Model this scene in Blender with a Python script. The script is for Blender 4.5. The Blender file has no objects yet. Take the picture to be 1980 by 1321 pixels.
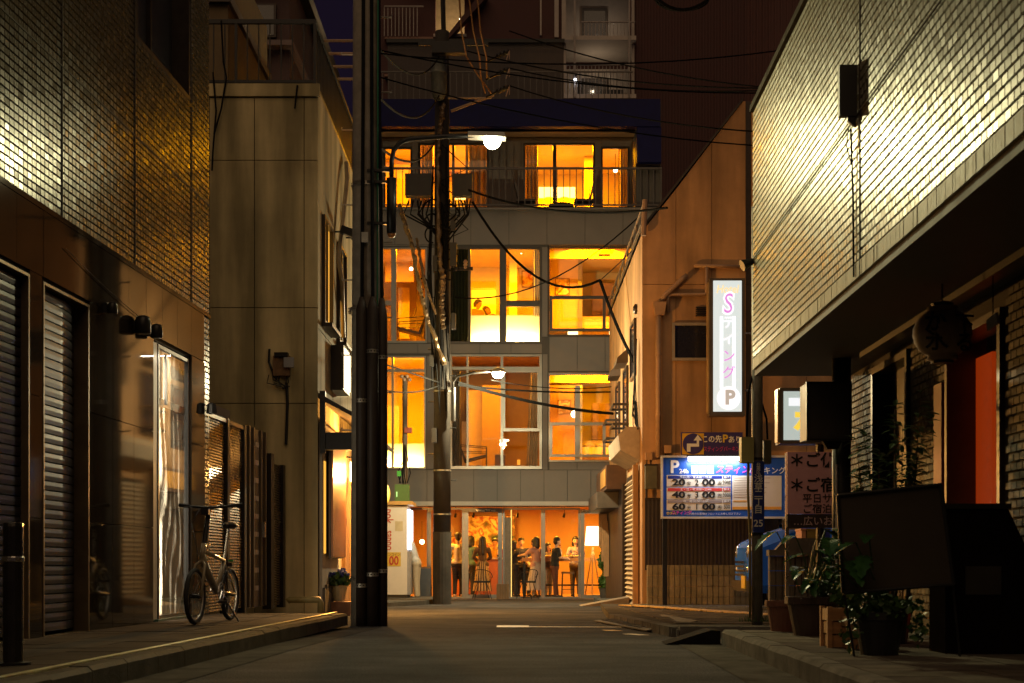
import bpy, math, random
from mathutils import Matrix, Vector, Euler
R = math.radians
random.seed(7)
SC = bpy.context.scene
COL = SC.collection

# ---------------------------------------------------------------- camera, sky, weak sky glow, exposure
F, CX, HY, CZ = 2750.0, 990.0, 1090.0, 0.70      # focal length in picture units, horizon line, eye height
cam_d = bpy.data.cameras.new('camera'); cam = bpy.data.objects.new('camera', cam_d); COL.objects.link(cam)
cam.location = (0, 0, CZ); cam.rotation_euler = (R(90), 0, 0)
cam_d.sensor_width = 36; cam_d.lens = 50; cam_d.shift_y = (HY - 660.5) / 1980
cam_d.clip_start = 0.1; cam_d.clip_end = 500
cam_d.dof.use_dof = True; cam_d.dof.focus_distance = 26.0; cam_d.dof.aperture_fstop = 5.6
SC.camera = cam
W = bpy.data.worlds.new('World'); SC.world = W; W.use_nodes = True
bg = W.node_tree.nodes['Background']
bg.inputs[0].default_value = (0.44, 0.27, 0.66, 1); bg.inputs[1].default_value = 0.016
sun_d = bpy.data.lights.new('sky_glow', 'SUN'); sun = bpy.data.objects.new('sky_glow', sun_d); COL.objects.link(sun)
sun_d.energy = 0.62; sun_d.angle = R(70); sun_d.color = (1.0, 0.66, 0.36)
sun.rotation_euler = (R(40), 0, R(-8))
SC.view_settings.view_transform = 'Standard'; SC.view_settings.look = 'None'
SC.view_settings.exposure = 0.0; SC.view_settings.gamma = 1.0
SC.cycles.max_bounces = 6; SC.cycles.transparent_max_bounces = 16
SC.cycles.sample_clamp_indirect = 4.0; SC.cycles.caustics_reflective = False; SC.cycles.caustics_refractive = False
SC.cycles.use_denoising = True

# ---------------------------------------------------------------- helpers
def X(px, Y): return (px - CX) * Y / F
def Z(py, Y): return CZ + (HY - py) * Y / F
def at(px, py, Y): return (X(px, Y), Y, Z(py, Y))
def gz(Y): return 0.0 if Y < 12 else -(min(Y, 60) - 12) * 0.22 / 25.2     # street falls gently to the hotel

MATS = {}
def mat(name, col=None, rough=0.6, metal=0.0, var=0.18, scale=4.0, bump=0.0, bscale=60.0, emit=None, spec=0.5, stretch=(1, 1, 1), dirt=0.0, sheen=None):
    if name in MATS: return MATS[name]
    m = bpy.data.materials.new(name); m.use_nodes = True; MATS[name] = m
    nt = m.node_tree; p = nt.nodes['Principled BSDF']
    if col is None: col = (.5, .5, .5)
    p.inputs['Base Color'].default_value = (*col, 1); p.inputs['Roughness'].default_value = rough
    p.inputs['Metallic'].default_value = metal; p.inputs['Specular IOR Level'].default_value = spec
    if emit:
        p.inputs['Emission Color'].default_value = (*emit[0], 1); p.inputs['Emission Strength'].default_value = emit[1]
        var = 0
    if var or bump:
        tc = nt.nodes.new('ShaderNodeTexCoord'); mp = nt.nodes.new('ShaderNodeMapping')
        mp.inputs['Scale'].default_value = stretch
        nt.links.new(tc.outputs['Object'], mp.inputs[0])
    if var:
        n = nt.nodes.new('ShaderNodeTexNoise'); n.inputs['Scale'].default_value = scale; n.inputs['Detail'].default_value = 8
        n.inputs['Roughness'].default_value = 0.65
        nt.links.new(mp.outputs[0], n.inputs['Vector'])
        r = nt.nodes.new('ShaderNodeValToRGB')
        r.color_ramp.elements[0].position = 0.3; r.color_ramp.elements[1].position = 0.7
        lo = tuple(c * (1 - var) for c in col); hi = tuple(min(1, c * (1 + var)) for c in col)
        r.color_ramp.elements[0].color = (*lo, 1); r.color_ramp.elements[1].color = (*hi, 1)
        nt.links.new(n.outputs[0], r.inputs[0])
        out = r.outputs[0]
        if dirt:      # vertical rain streaks and blotches
            mp2 = nt.nodes.new('ShaderNodeMapping'); mp2.inputs['Scale'].default_value = (1.3, 1.3, .16)
            nt.links.new(tc.outputs['Object'], mp2.inputs[0])
            n2 = nt.nodes.new('ShaderNodeTexNoise'); n2.inputs['Scale'].default_value = 1.6; n2.inputs['Detail'].default_value = 9
            nt.links.new(mp2.outputs[0], n2.inputs['Vector'])
            r2 = nt.nodes.new('ShaderNodeValToRGB'); r2.color_ramp.elements[0].position = .38; r2.color_ramp.elements[1].position = .62
            r2.color_ramp.elements[0].color = (1 - dirt, 1 - dirt, 1 - dirt * 1.05, 1); r2.color_ramp.elements[1].color = (1, 1, 1, 1)
            nt.links.new(n2.outputs[0], r2.inputs[0])
            mx = nt.nodes.new('ShaderNodeMix'); mx.data_type = 'RGBA'; mx.blend_type = 'MULTIPLY'; mx.inputs[0].default_value = 1
            nt.links.new(out, mx.inputs[6]); nt.links.new(r2.outputs[0], mx.inputs[7]); out = mx.outputs[2]
        nt.links.new(out, p.inputs['Base Color'])
        mr = nt.nodes.new('ShaderNodeMapRange'); mr.inputs[3].default_value = max(.02, rough - .12 * (rough > .15)); mr.inputs[4].default_value = min(1, rough + .12 * (rough > .15))
        nt.links.new(n.outputs[0], mr.inputs[0]); nt.links.new(mr.outputs[0], p.inputs['Roughness'])
    if bump:
        b = nt.nodes.new('ShaderNodeTexNoise'); b.inputs['Scale'].default_value = bscale; b.inputs['Detail'].default_value = 4
        nt.links.new(mp.outputs[0], b.inputs['Vector'])
        bp = nt.nodes.new('ShaderNodeBump'); bp.inputs['Strength'].default_value = bump; bp.inputs['Distance'].default_value = 0.01
        nt.links.new(b.outputs[0], bp.inputs['Height']); nt.links.new(bp.outputs[0], p.inputs['Normal'])
    return m
def glass(name, tint=(1, 1, 1), refl=1.0):
    if name in MATS: return MATS[name]
    m = bpy.data.materials.new(name); m.use_nodes = True; MATS[name] = m
    nt = m.node_tree; nt.nodes.clear()
    o = nt.nodes.new('ShaderNodeOutputMaterial'); t = nt.nodes.new('ShaderNodeBsdfTransparent'); t.inputs[0].default_value = (*tint, 1)
    g = nt.nodes.new('ShaderNodeBsdfGlossy'); g.inputs['Roughness'].default_value = 0.0
    fr = nt.nodes.new('ShaderNodeFresnel'); fr.inputs[0].default_value = 1.5
    mu = nt.nodes.new('ShaderNodeMath'); mu.operation = 'MULTIPLY'; mu.inputs[1].default_value = refl
    mx = nt.nodes.new('ShaderNodeMixShader')
    nt.links.new(fr.outputs[0], mu.inputs[0]); nt.links.new(mu.outputs[0], mx.inputs[0])
    nt.links.new(t.outputs[0], mx.inputs[1]); nt.links.new(g.outputs[0], mx.inputs[2]); nt.links.new(mx.outputs[0], o.inputs[0])
    return m

def vadd(a, b): return (a[0] + b[0], a[1] + b[1], a[2] + b[2])
class MB:
    def __init__(s): s.v = []; s.f = []; s.mi = []
    def add(s, vs, fs, mi=0):
        n = len(s.v); s.v += [tuple(v) for v in vs]
        s.f += [tuple(i + n for i in f) for f in fs]; s.mi += [mi] * len(fs); return s
    def box(s, x0, x1, y0, y1, z0, z1, T=None, mi=0):
        vs = [(x, y, z) for x in (x0, x1) for y in (y0, y1) for z in (z0, z1)]
        if T: vs = [T(*v) for v in vs]
        return s.add(vs, [(0, 1, 3, 2), (4, 6, 7, 5), (0, 4, 5, 1), (2, 3, 7, 6), (0, 2, 6, 4), (1, 5, 7, 3)], mi)
    def obox(s, c, size, rot=(0, 0, 0), mi=0):
        M = Euler(rot).to_matrix(); c = Vector(c)
        vs = [c + M @ Vector((sx * size[0] / 2, sy * size[1] / 2, sz * size[2] / 2)) for sx in (-1, 1) for sy in (-1, 1) for sz in (-1, 1)]
        return s.add(vs, [(0, 1, 3, 2), (4, 6, 7, 5), (0, 4, 5, 1), (2, 3, 7, 6), (0, 2, 6, 4), (1, 5, 7, 3)], mi)
    def poly(s, pts, mi=0): return s.add(pts, [tuple(range(len(pts)))], mi)
    def prism(s, pts, off, mi=0):
        n = len(pts); vs = list(pts) + [vadd(p, off) for p in pts]
        return s.add(vs, [tuple(range(n))[::-1], tuple(range(n, 2 * n))] + [(i, (i + 1) % n, n + (i + 1) % n, n + i) for i in range(n)], mi)
    def tube(s, pts, r, n=8, cap=True, mi=0, closed=False):
        pts = [Vector(p) for p in pts]; m = len(pts); rs = r if isinstance(r, (list, tuple)) else [r] * m
        vs = []; prev = None
        for i, p in enumerate(pts):
            if closed: d = pts[(i + 1) % m] - pts[i - 1]
            else: d = (pts[min(i + 1, m - 1)] - pts[max(i - 1, 0)])
            if d.length < 1e-9: d = Vector((0, 0, 1))
            d.normalize()
            if prev is None:
                u = d.cross(Vector((0, 0, 1)))
                if u.length < 1e-3: u = d.cross(Vector((0, 1, 0)))
            else:
                u = prev - d * prev.dot(d)
            u.normalize(); prev = u; w = d.cross(u)
            vs += [p + (u * math.cos(2 * math.pi * k / n) + w * math.sin(2 * math.pi * k / n)) * rs[i] for k in range(n)]
        fs = [(i * n + k, i * n + (k + 1) % n, (i + 1) % m * n + (k + 1) % n, (i + 1) % m * n + k) for i in range(m if closed else m - 1) for k in range(n)]
        if cap and not closed: fs += [tuple(range(n))[::-1], tuple(range((m - 1) * n, m * n))]
        return s.add(vs, fs, mi)
    def lathe(s, prof, c=(0, 0, 0), n=16, mi=0, sx=1, sy=1):
        vs = [(c[0] + r * sx * math.cos(2 * math.pi * k / n), c[1] + r * sy * math.sin(2 * math.pi * k / n), c[2] + z) for r, z in prof for k in range(n)]
        m = len(prof)
        fs = [(i * n + k, i * n + (k + 1) % n, (i + 1) * n + (k + 1) % n, (i + 1) * n + k) for i in range(m - 1) for k in range(n)]
        if prof[0][0] > 1e-6: fs.append(tuple(range(n))[::-1])
        if prof[-1][0] > 1e-6: fs.append(tuple(range((m - 1) * n, m * n)))
        return s.add(vs, fs, mi)
    def ball(s, c, r, n=12, m=8, rot=None, mi=0):
        r = r if isinstance(r, (list, tuple)) else (r, r, r); M = Euler(rot).to_matrix() if rot else None
        vs = []
        for i in range(m + 1):
            a = math.pi * i / m
            for k in range(n):
                b = 2 * math.pi * k / n
                v = Vector((r[0] * math.sin(a) * math.cos(b), r[1] * math.sin(a) * math.sin(b), -r[2] * math.cos(a)))
                vs.append(Vector(c) + (M @ v if M else v))
        fs = [(i * n + k, i * n + (k + 1) % n, (i + 1) * n + (k + 1) % n, (i + 1) * n + k) for i in range(m) for k in range(n)]
        return s.add(vs, fs, mi)
    def cap(s, a, b, ra, rb, n=10):       # tapered limb with round ends
        a = Vector(a); b = Vector(b); d = (b - a); L = d.length
        if L < 1e-6: return s.ball(a, ra, n, 6)
        d /= L; pts = []; rs = []
        for t in (-90, -55, -20): pts.append(a + d * ra * math.sin(R(t))); rs.append(max(1e-3, ra * math.cos(R(t))))
        for t in (20, 55, 90): pts.append(b + d * rb * math.sin(R(t))); rs.append(max(1e-3, rb * math.cos(R(t))))
        return s.tube(pts, rs, n)
    def build(s, name, m, parent=None, smooth=False, label=None, kind=None):
        me = bpy.data.meshes.new(name); me.from_pydata(s.v, [], s.f)
        ms = m if isinstance(m, (list, tuple)) else [m]
        for k in ms: me.materials.append(k)
        if len(ms) > 1: me.polygons.foreach_set('material_index', s.mi)
        if smooth: me.polygons.foreach_set('use_smooth', [True] * len(s.f))
        me.update()
        return link(bpy.data.objects.new(name, me), parent, label, kind)
def link(o, parent=None, label=None, kind=None):
    COL.objects.link(o)
    if parent is not None: setpar(o, parent)
    if label: o['label'] = label
    if kind: o['kind'] = kind
    return o
def wloc(o):
    M = Matrix.Identity(4)
    while o is not None:
        M = (o.matrix_parent_inverse if o.parent else Matrix.Identity(4)) @ o.matrix_basis @ M if o.parent else o.matrix_basis @ M
        o = o.parent
    return M
def setpar(o, parent):
    o.parent = parent; o.matrix_parent_inverse = wloc(parent).inverted()
def tag(o, label, cat, group=None, kind=None):
    o['label'] = label; o['category'] = cat
    if group: o['group'] = group
    if kind: o['kind'] = kind
    return o
def thing(name, label, cat, loc=(0, 0, 0), group=None):
    o = bpy.data.objects.new(name, None); o.location = loc; o.empty_display_size = .2; COL.objects.link(o)
    return tag(o, label, cat, group)
def struct(o): o['kind'] = 'structure'; return o
def copy_tree(o, parent=None):
    c = o.copy(); COL.objects.link(c)
    if parent is not None: c.parent = parent; c.matrix_parent_inverse = o.matrix_parent_inverse.copy()
    for ch in list(o.children): copy_tree(ch, c)
    return c
def text(s, h, loc, m, parent, rot=(R(90), 0, 0), sx=1.0, bold=0.0, name='lettering', align='CENTER', shear=0.0, ext=0.001, depth=None):
    cu = bpy.data.curves.new(name, 'FONT'); cu.body = s; cu.size = h; cu.align_x = align; cu.align_y = 'CENTER'
    cu.extrude = ext; cu.offset = bold * h; cu.shear = shear; cu.resolution_u = 3
    o = bpy.data.objects.new(name, cu); cu.materials.append(m)
    o.location = loc; o.rotation_euler = rot; o.scale = (sx, 1, 1)
    return link(o, parent)
def light(kind, name, loc, energy, col, parent=None, size=.1, rot=None, spot=None, blend=.5, sy=None):
    d = bpy.data.lights.new(name, kind); d.energy = energy; d.color = col
    if kind == 'AREA':
        d.size = size
        if sy: d.shape = 'RECTANGLE'; d.size_y = sy
    else: d.shadow_soft_size = size
    if kind == 'SPOT': d.spot_size = R(spot); d.spot_blend = blend
    o = bpy.data.objects.new(name, d); o.location = loc
    if rot: o.rotation_euler = rot
    return link(o, parent)
def aim(o, target):
    d = Vector(target) - Vector(o.location); o.rotation_euler = d.to_track_quat('-Z', 'Y').to_euler(); return o
def holey(mb, a0, a1, c0, c1, holes, b0, b1, T=None, mi=0):
    """a slab between b0 and b1 with rectangular openings; a, b, c pass through T"""
    T = T or (lambda a, b, c: (a, b, c))
    As = sorted({a0, a1, *[min(max(h[i], a0), a1) for h in holes for i in (0, 1)]}); Cs = sorted({c0, c1, *[min(max(h[i], c0), c1) for h in holes for i in (2, 3)]})
    def solid(i, j):
        if i < 0 or j < 0 or i >= len(As) - 1 or j >= len(Cs) - 1: return False
        x = (As[i] + As[i + 1]) / 2; z = (Cs[j] + Cs[j + 1]) / 2
        return not any(h[0] < x < h[1] and h[2] < z < h[3] for h in holes)
    q = lambda *p: mb.add([T(*k) for k in p], [(0, 1, 2, 3)], mi)
    for i in range(len(As) - 1):
        for j in range(len(Cs) - 1):
            if not solid(i, j): continue
            a, A, c, C = As[i], As[i + 1], Cs[j], Cs[j + 1]
            q((a, b0, c), (A, b0, c), (A, b0, C), (a, b0, C)); q((a, b1, c), (a, b1, C), (A, b1, C), (A, b1, c))
            if not solid(i - 1, j): q((a, b0, c), (a, b0, C), (a, b1, C), (a, b1, c))
            if not solid(i + 1, j): q((A, b0, c), (A, b1, c), (A, b1, C), (A, b0, C))
            if not solid(i, j - 1): q((a, b0, c), (a, b1, c), (A, b1, c), (A, b0, c))
            if not solid(i, j + 1): q((a, b0, C), (A, b0, C), (A, b1, C), (a, b1, C))
    return mb
def sag(a, b, drop, n=14):
    a = Vector(a); b = Vector(b)
    return [a.lerp(b, t / n) - Vector((0, 0, drop * 4 * (t / n) * (1 - t / n))) for t in range(n + 1)]
def rect_frame(mb, x0, x1, z0, z1, y0, y1, w, T=None):
    mb.box(x0, x0 + w, y0, y1, z0, z1, T); mb.box(x1 - w, x1, y0, y1, z0, z1, T)
    mb.box(x0 + w, x1 - w, y0 + .001, y1 - .001, z0, z0 + w, T); mb.box(x0 + w, x1 - w, y0 + .001, y1 - .001, z1 - w, z1, T)
    return mb
def LP(Y, o, z): return (.0524 * Y - 4.24 + o, Y - .0524 * o, z)         # tiled building on the bicycle side
def RP(Y, o, z): return (.0145 * Y + 2.194 - o, Y + .0145 * o, z)         # tiled building with the overhang
def LY(px): return 11660 / (1134 - px)
def tile_field(T, a0, a1, c0, c1, pa, pc, gap, th, running, skip, mats, parent, near, inframe, wall_kind='tile', tilt=.014):
    """glazed tiles: the 300 that show largest as objects, the rest one mesh"""
    rnd = random.Random(5); cells = []
    na = int((a1 - a0) / pa); nc = int((c1 - c0) / pc)
    for j in range(nc):
        for i in range(-1, na + 1):
            a = a0 + i * pa + (pa / 2 if running and j % 2 else 0); c = c0 + j * pc
            x0, x1 = max(a + gap / 4, a0), min(a + pa - gap / 4, a1)
            if x1 - x0 < .02 or skip(a + pa / 2, c + pc / 2): continue
            cells.append((x0, x1, c + gap / 2, c + pc - gap / 2))
    cells.sort(key=lambda k: near(k))
    big = [k for k in cells if inframe(k) and k[1] - k[0] > pa - gap / 2 - 1e-4][:300]; bs = set(big)
    mb = MB(); me = {}
    for k in cells:
        x0, x1, z0, z1 = k; ta, tc = rnd.gauss(0, tilt), rnd.gauss(0, tilt); mi = rnd.choice((0, 0, 0, 1, 1, 2))
        ha, hc = (x1 - x0) / 2, (z1 - z0) / 2; ca, cc = (x0 + x1) / 2, (z0 + z1) / 2; o = Vector(T(ca, 0, cc))
        e = .004
        def lv(a, b, c): return (a, b, c)
        def P(a, b, c): return T(ca + a, b + (a * ta + c * tc if b > 0 else 0), cc + c)
        vs = [P(-ha, 0, -hc), P(ha, 0, -hc), P(ha, 0, hc), P(-ha, 0, hc), P(-ha + e, th, -hc + e), P(ha - e, th, -hc + e), P(ha - e, th, hc - e), P(-ha + e, th, hc - e)]
        fs = [(4, 5, 6, 7), (0, 1, 5, 4), (1, 2, 6, 5), (2, 3, 7, 6), (3, 0, 4, 7)]
        if k in bs:
            t = MB().add([Vector(v) - o for v in vs], fs)
            key = (mi, rnd.randrange(6))
            if key not in me:
                mm = bpy.data.meshes.new('tile'); mm.from_pydata(t.v, [], t.f); mm.materials.append(mats[mi]); me[key] = mm
            ob = bpy.data.objects.new('tile', me[key]); ob.location = o; link(ob, parent)
        else: mb.add(vs, fs, mi)
    return mb.build('tile_facing', mats, parent, kind='stuff')
# ---------------------------------------------------------------- ground
asphalt = mat('asphalt', (.070, .069, .071), .95, spec=.02, var=.45, scale=.9, bump=.9, bscale=110)
nt = asphalt.node_tree; pb = nt.nodes['Principled BSDF']; src = pb.inputs['Base Color'].links[0].from_socket; tc = nt.nodes.new('ShaderNodeTexCoord')
for sc_v, stre, lo_, hi_ in ((1.0, (.35, 2.2, 1), .84, 1.14), (75.0, (1, 1, 1), .55, 1.5)):      # rolled bands across the lane, then loose aggregate
    mp_ = nt.nodes.new('ShaderNodeMapping'); mp_.inputs['Scale'].default_value = stre; nt.links.new(tc.outputs['Object'], mp_.inputs[0])
    n_ = nt.nodes.new('ShaderNodeTexNoise'); n_.inputs['Scale'].default_value = sc_v; n_.inputs['Detail'].default_value = 5; nt.links.new(mp_.outputs[0], n_.inputs['Vector'])
    r_ = nt.nodes.new('ShaderNodeValToRGB'); r_.color_ramp.elements[0].position = .36; r_.color_ramp.elements[1].position = .64; r_.color_ramp.elements[0].color = (lo_,) * 3 + (1,); r_.color_ramp.elements[1].color = (hi_,) * 3 + (1,); nt.links.new(n_.outputs[0], r_.inputs[0])
    x_ = nt.nodes.new('ShaderNodeMix'); x_.data_type = 'RGBA'; x_.blend_type = 'MULTIPLY'; x_.inputs[0].default_value = 1; nt.links.new(src, x_.inputs[6]); nt.links.new(r_.outputs[0], x_.inputs[7]); src = x_.outputs[2]
nt.links.new(src, pb.inputs['Base Color'])
conc = mat('kerb_concrete', (.17, .155, .135), .8, var=.3, scale=5, bump=.3, bscale=60, spec=.0)
conc_d = mat('gutter_concrete', (.10, .092, .08), .85, var=.35, scale=3, spec=.0, bump=.3, bscale=60)
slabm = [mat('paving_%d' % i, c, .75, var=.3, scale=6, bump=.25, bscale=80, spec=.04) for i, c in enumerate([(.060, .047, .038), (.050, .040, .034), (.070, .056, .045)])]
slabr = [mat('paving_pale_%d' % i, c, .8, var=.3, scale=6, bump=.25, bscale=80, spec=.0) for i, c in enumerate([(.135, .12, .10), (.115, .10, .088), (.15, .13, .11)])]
white = mat('road_paint', (.62, .58, .50), .6, var=.35, scale=14)
ypaint = mat('yellow_paint', (.55, .32, .06), .6, var=.4, scale=14)
def strip(mb, left, right, y0, y1, dz, n=24):
    for i in range(n):
        a = y0 + (y1 - y0) * i / n; b = y0 + (y1 - y0) * (i + 1) / n
        mb.poly([(left(a), a, gz(a) + dz), (right(a), a, gz(a) + dz), (right(b), b, gz(b) + dz), (left(b), b, gz(b) + dz)])
    return mb
KL = lambda Y: .0524 * Y - 2.72       # road edge, bicycle side
KR = lambda Y: .0145 * Y + 1.62       # road edge, planter side
g = MB()
ys = [-12, 0, 6, 12, 16, 20, 25, 30, 36, 45, 60, 110, 300]
for a, b in zip(ys, ys[1:]): g.poly([(-150, a, gz(a)), (150, a, gz(a)), (150, b, gz(b)), (-150, b, gz(b))])
struct(g.build('road', asphalt))
struct(strip(MB(), KL, lambda Y: KL(Y) + .34, 1, 16.2, .004).build('gutter', conc_d))
struct(strip(MB(), lambda Y: KR(Y) - .36, KR, 1, 12.3, .004).build('gutter', conc_d))
# pavement bases
pl = MB(); pl.prism([LP(1, 0, .02), LP(16.3, 0, .02), (KL(16.3) - .14, 16.3, .02), (KL(1) - .14, 1, .02)], (0, 0, .085))
lpav = struct(pl.build('pavement_left', conc_d))
pr = MB(); pr.prism([(KR(1) + .14, 1, .02), (KR(12.25) + .14, 12.25, .02), (9, 12.25, .02), (9, 1, .02)], (0, 0, .085))
rpav = struct(pr.build('pavement_right', conc_d))
# paving slabs, each its own piece
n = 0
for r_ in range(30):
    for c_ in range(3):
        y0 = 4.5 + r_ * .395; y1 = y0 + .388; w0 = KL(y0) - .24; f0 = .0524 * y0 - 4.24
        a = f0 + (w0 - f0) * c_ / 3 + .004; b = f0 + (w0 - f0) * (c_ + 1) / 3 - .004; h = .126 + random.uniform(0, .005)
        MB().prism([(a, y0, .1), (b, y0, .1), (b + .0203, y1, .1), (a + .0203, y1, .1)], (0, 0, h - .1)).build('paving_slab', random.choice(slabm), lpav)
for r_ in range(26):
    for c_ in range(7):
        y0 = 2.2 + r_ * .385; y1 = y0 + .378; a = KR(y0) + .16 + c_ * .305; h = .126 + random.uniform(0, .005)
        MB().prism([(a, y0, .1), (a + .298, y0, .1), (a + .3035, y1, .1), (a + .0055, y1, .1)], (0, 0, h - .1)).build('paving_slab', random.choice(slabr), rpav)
# kerb stones
def kerb(name, K, sgn, y0, y1, mt):
    root = struct(MB().box(K(y0) if sgn > 0 else K(y0) - .10, K(y0) + .10 if sgn > 0 else K(y0), y0, y0 + .02, .0, .05).build(name, mt))
    y = y0 + .03
    while y < y1:
        e = min(y + .6, y1); a, b = y + .004, e - .004; h = .135 + random.uniform(-.004, .004)
        o0, o1 = (0, .13) if sgn > 0 else (-.13, 0)
        m = MB(); bev = .025
        prof = [(o0, 0), (o1, 0), (o1, h), (o0 + bev, h), (o0, h - bev)] if sgn > 0 else [(o0, 0), (o1, 0), (o1, h - bev), (o1 - bev, h), (o0, h)]
        va = [(K(a) + p, a, z) for p, z in prof]; vb = [(K(b) + p, b, z) for p, z in prof]
        nn = 5; m.add(va + vb, [tuple(range(nn)), tuple(range(nn, 2 * nn))[::-1]] + [(i, i + nn, (i + 1) % nn + nn, (i + 1) % nn) for i in range(nn)])
        m.build('kerb_stone', mt, root); y = e
kerb('kerb_left', KL, -1, 3.0, 16.2, mat('kerb_old', (.085, .073, .056), .75, var=.35, scale=5, bump=.3, spec=.05))
kerb('kerb_right', KR, 1, 2.0, 12.2, conc)
# gold metal strip added to imitate the glint along the kerb edge
edge = MB(); K2 = lambda Y: KL(Y) - .20
for i in range(12):
    a, b = 4.4 + i, 5.392 + i
    edge.prism([(K2(a), a, .12), (K2(a) + .05, a, .12), (K2(b) + .05, b, .12), (K2(b), b, .12)], (0, 0, .022))
tag(edge.build('kerb_glint_strip', mat('glint_gold', (1.0, .80, .45), .42, 1.0, var=.3, scale=9)), 'thin gold strip imitating the light glint along the pavement edge past the bicycle', 'edging')
# second pavement beyond the side lane
fp = MB(); P = [(1.56, 13.9), (1.28, 18.6), (1.62, 25.9), (9, 25.9), (9, 13.9)]
fp.add([(x, y, gz(y) + .0) for x, y in P] + [(x, y, gz(y) + .09) for x, y in P], [(5, 6, 7, 8, 9), (0, 1, 6, 5), (1, 2, 7, 6), (4, 0, 5, 9), (0, 4, 3, 2, 1)])
fpav = struct(fp.build('pavement_far', conc_d))
for r_ in range(22):
    for c_ in range(9):
        y0 = 15.0 + r_ * .40; a = 1.72 + c_ * .405
        if y0 < 18.6 and a < 1.60 or y0 > 23.6: continue
        h = gz(y0) + .092 + random.uniform(0, .006)
        MB().prism([(a, y0, h - .03), (a + .396, y0, h - .03), (a + .396, y0 + .392, h - .034), (a, y0 + .392, h - .034)], (0, 0, .034)).build('paving_slab', random.choice(slabr), fpav)
kf = struct(MB().box(1.60, 1.62, 13.78, 13.9, -.02, .06).build('kerb_far', conc))
for i in range(12):
    MB().box(1.625 + i * .6, 2.217 + i * .6, 13.77, 13.93, -.02, .095 + random.uniform(-.005, .005)).build('kerb_stone', conc, kf)
for i in range(8):
    a = i / 8; b = (i + 1) / 8 - .01
    p0 = (1.56 - .28 * a, 13.95 + 4.65 * a); p1 = (1.56 - .28 * b, 13.95 + 4.65 * b)
    MB().prism([(p0[0] - .02, p0[1], gz(p0[1]) - .02), (p0[0] + .13, p0[1], gz(p0[1]) - .02), (p1[0] + .13, p1[1], gz(p1[1]) - .02), (p1[0] - .02, p1[1], gz(p1[1]) - .02)], (0, 0, .118)).build('kerb_stone', conc, kf)
# chequered steel ramp plate at the corner and yellow tactile strip
tp = MB().prism([(1.05, 18.35, gz(18.3) + .012), (1.42, 15.0, gz(15) + .012), (2.0, 15.3, .075), (1.95, 18.3, .035)], (0, 0, .012))
for i in range(9):
    for j in range(30):
        y = 15.35 + j * .095; x = 1.42 - (y - 15) * .09 + i * .06
        tp.obox((x, y, gz(y) + .03 + i * .005 + .012), (.045, .012, .006), (0, -.1, R(45 if (i + j) % 2 else -45)))
tag(tp.build('ramp_plate', mat('chequer_plate', (.16, .145, .125), .8, .0, spec=.05, var=.3, scale=9)), 'chequered pale ramp plate laid against the corner kerb', 'ramp')
tac = MB()
for i in range(10): tac.obox((1.95 + i * .19, 22.8 - i * .62, gz(22) + .118 + i * .0018), (.30, .56, .012), (0, 0, R(17)))
tag(tac.build('tactile_strip', ypaint), 'worn yellow guide strip crossing the pavement by the block wall', 'tactile strip')
# painted markings
struct(MB().poly([(-.18, 16.45, gz(16.5) + .005), (.20, 16.45, gz(16.5) + .005), (.20, 17.0, gz(17) + .005), (-.18, 17.0, gz(17) + .005)]).build('road_marking', white))
struct(MB().poly([(.20, 16.50, gz(16.5) + .0052), (1.60, 16.35, gz(16.3) + .0052), (1.60, 16.48, gz(16.4) + .0052), (.20, 16.63, gz(16.6) + .0052)]).build('road_marking', white))
struct(MB().poly([(1.12, 14.5, gz(14.5) + .005), (1.27, 14.2, gz(14.2) + .005), (1.38, 14.25, gz(14.2) + .005), (1.22, 14.6, gz(14.6) + .005)]).build('road_marking', white))
struct(MB().poly([(.98, 15.6, gz(15.6) + .005), (1.02, 15.3, gz(15.3) + .005), (1.20, 15.3, gz(15.3) + .005), (1.12, 15.6, gz(15.6) + .005)]).build('road_marking', ypaint))
# rubber kerb ramp
rr = MB().prism([(1.33, 12.28, .004), (1.80, 12.28, .004), (1.80, 12.28, .12), (1.72, 12.28, .125)], (0, .42, 0))
tag(rr.build('kerb_ramp', mat('black_rubber', (.012, .011, .011), .9, spec=.02, var=.3, bump=.3)), 'black rubber wedge ramp at the end of the kerb', 'ramp')

# ---------------------------------------------------------------- tiled building beside the bicycle
tl = [mat('tile_khaki_%d' % i, c, r, var=.12, scale=25, spec=.38) for i, (c, r) in enumerate([((.105, .084, .046), .26), ((.088, .071, .040), .31), ((.125, .10, .055), .23)])]
stone = [mat('granite_%d' % i, c, .055, var=.30, scale=30, spec=.20) for i, c in enumerate([(.026, .018, .012), (.022, .016, .011), (.032, .022, .015)])]
dark = mat('mortar_dark', (.055, .043, .03), .8, var=.3, scale=8)
blackm = mat('black_metal', (.018, .017, .017), .42, .3, var=.3, scale=9)
dkbrown = mat('dark_brown_metal', (.045, .033, .027), .38, .35, var=.25, scale=9)
steel = mat('steel', (.55, .53, .50), .28, .9, var=.15, scale=12)
LB = thing('tiled_building', 'dark khaki tiled building with granite base, roller shutters and mirror door', 'building', LP(16, 0, 0))
WIN = (LY(265), LY(370), 5.66, 9.2)
DOOR = (LY(297), LY(367), .13, 2.90)
SH1 = (8.6, LY(52), .13, 2.89); SH2 = (LY(80), LY(168), .13, 2.89)
core = holey(MB(), 4.0, 16.0, .05, 8.6, [WIN, DOOR, SH1, SH2], -.30, -.016, LP)
core.box(4.0, 16.0, -6, -.62, .05, 8.6, LP)
wallL = core.build('wall', dark, LB)
joints = [LY(120), LY(261), LY(370)]
def skipL(a, c):
    if WIN[0] - .1 < a < WIN[1] + .02 and c > WIN[2] - .02: return True
    return False
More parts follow.
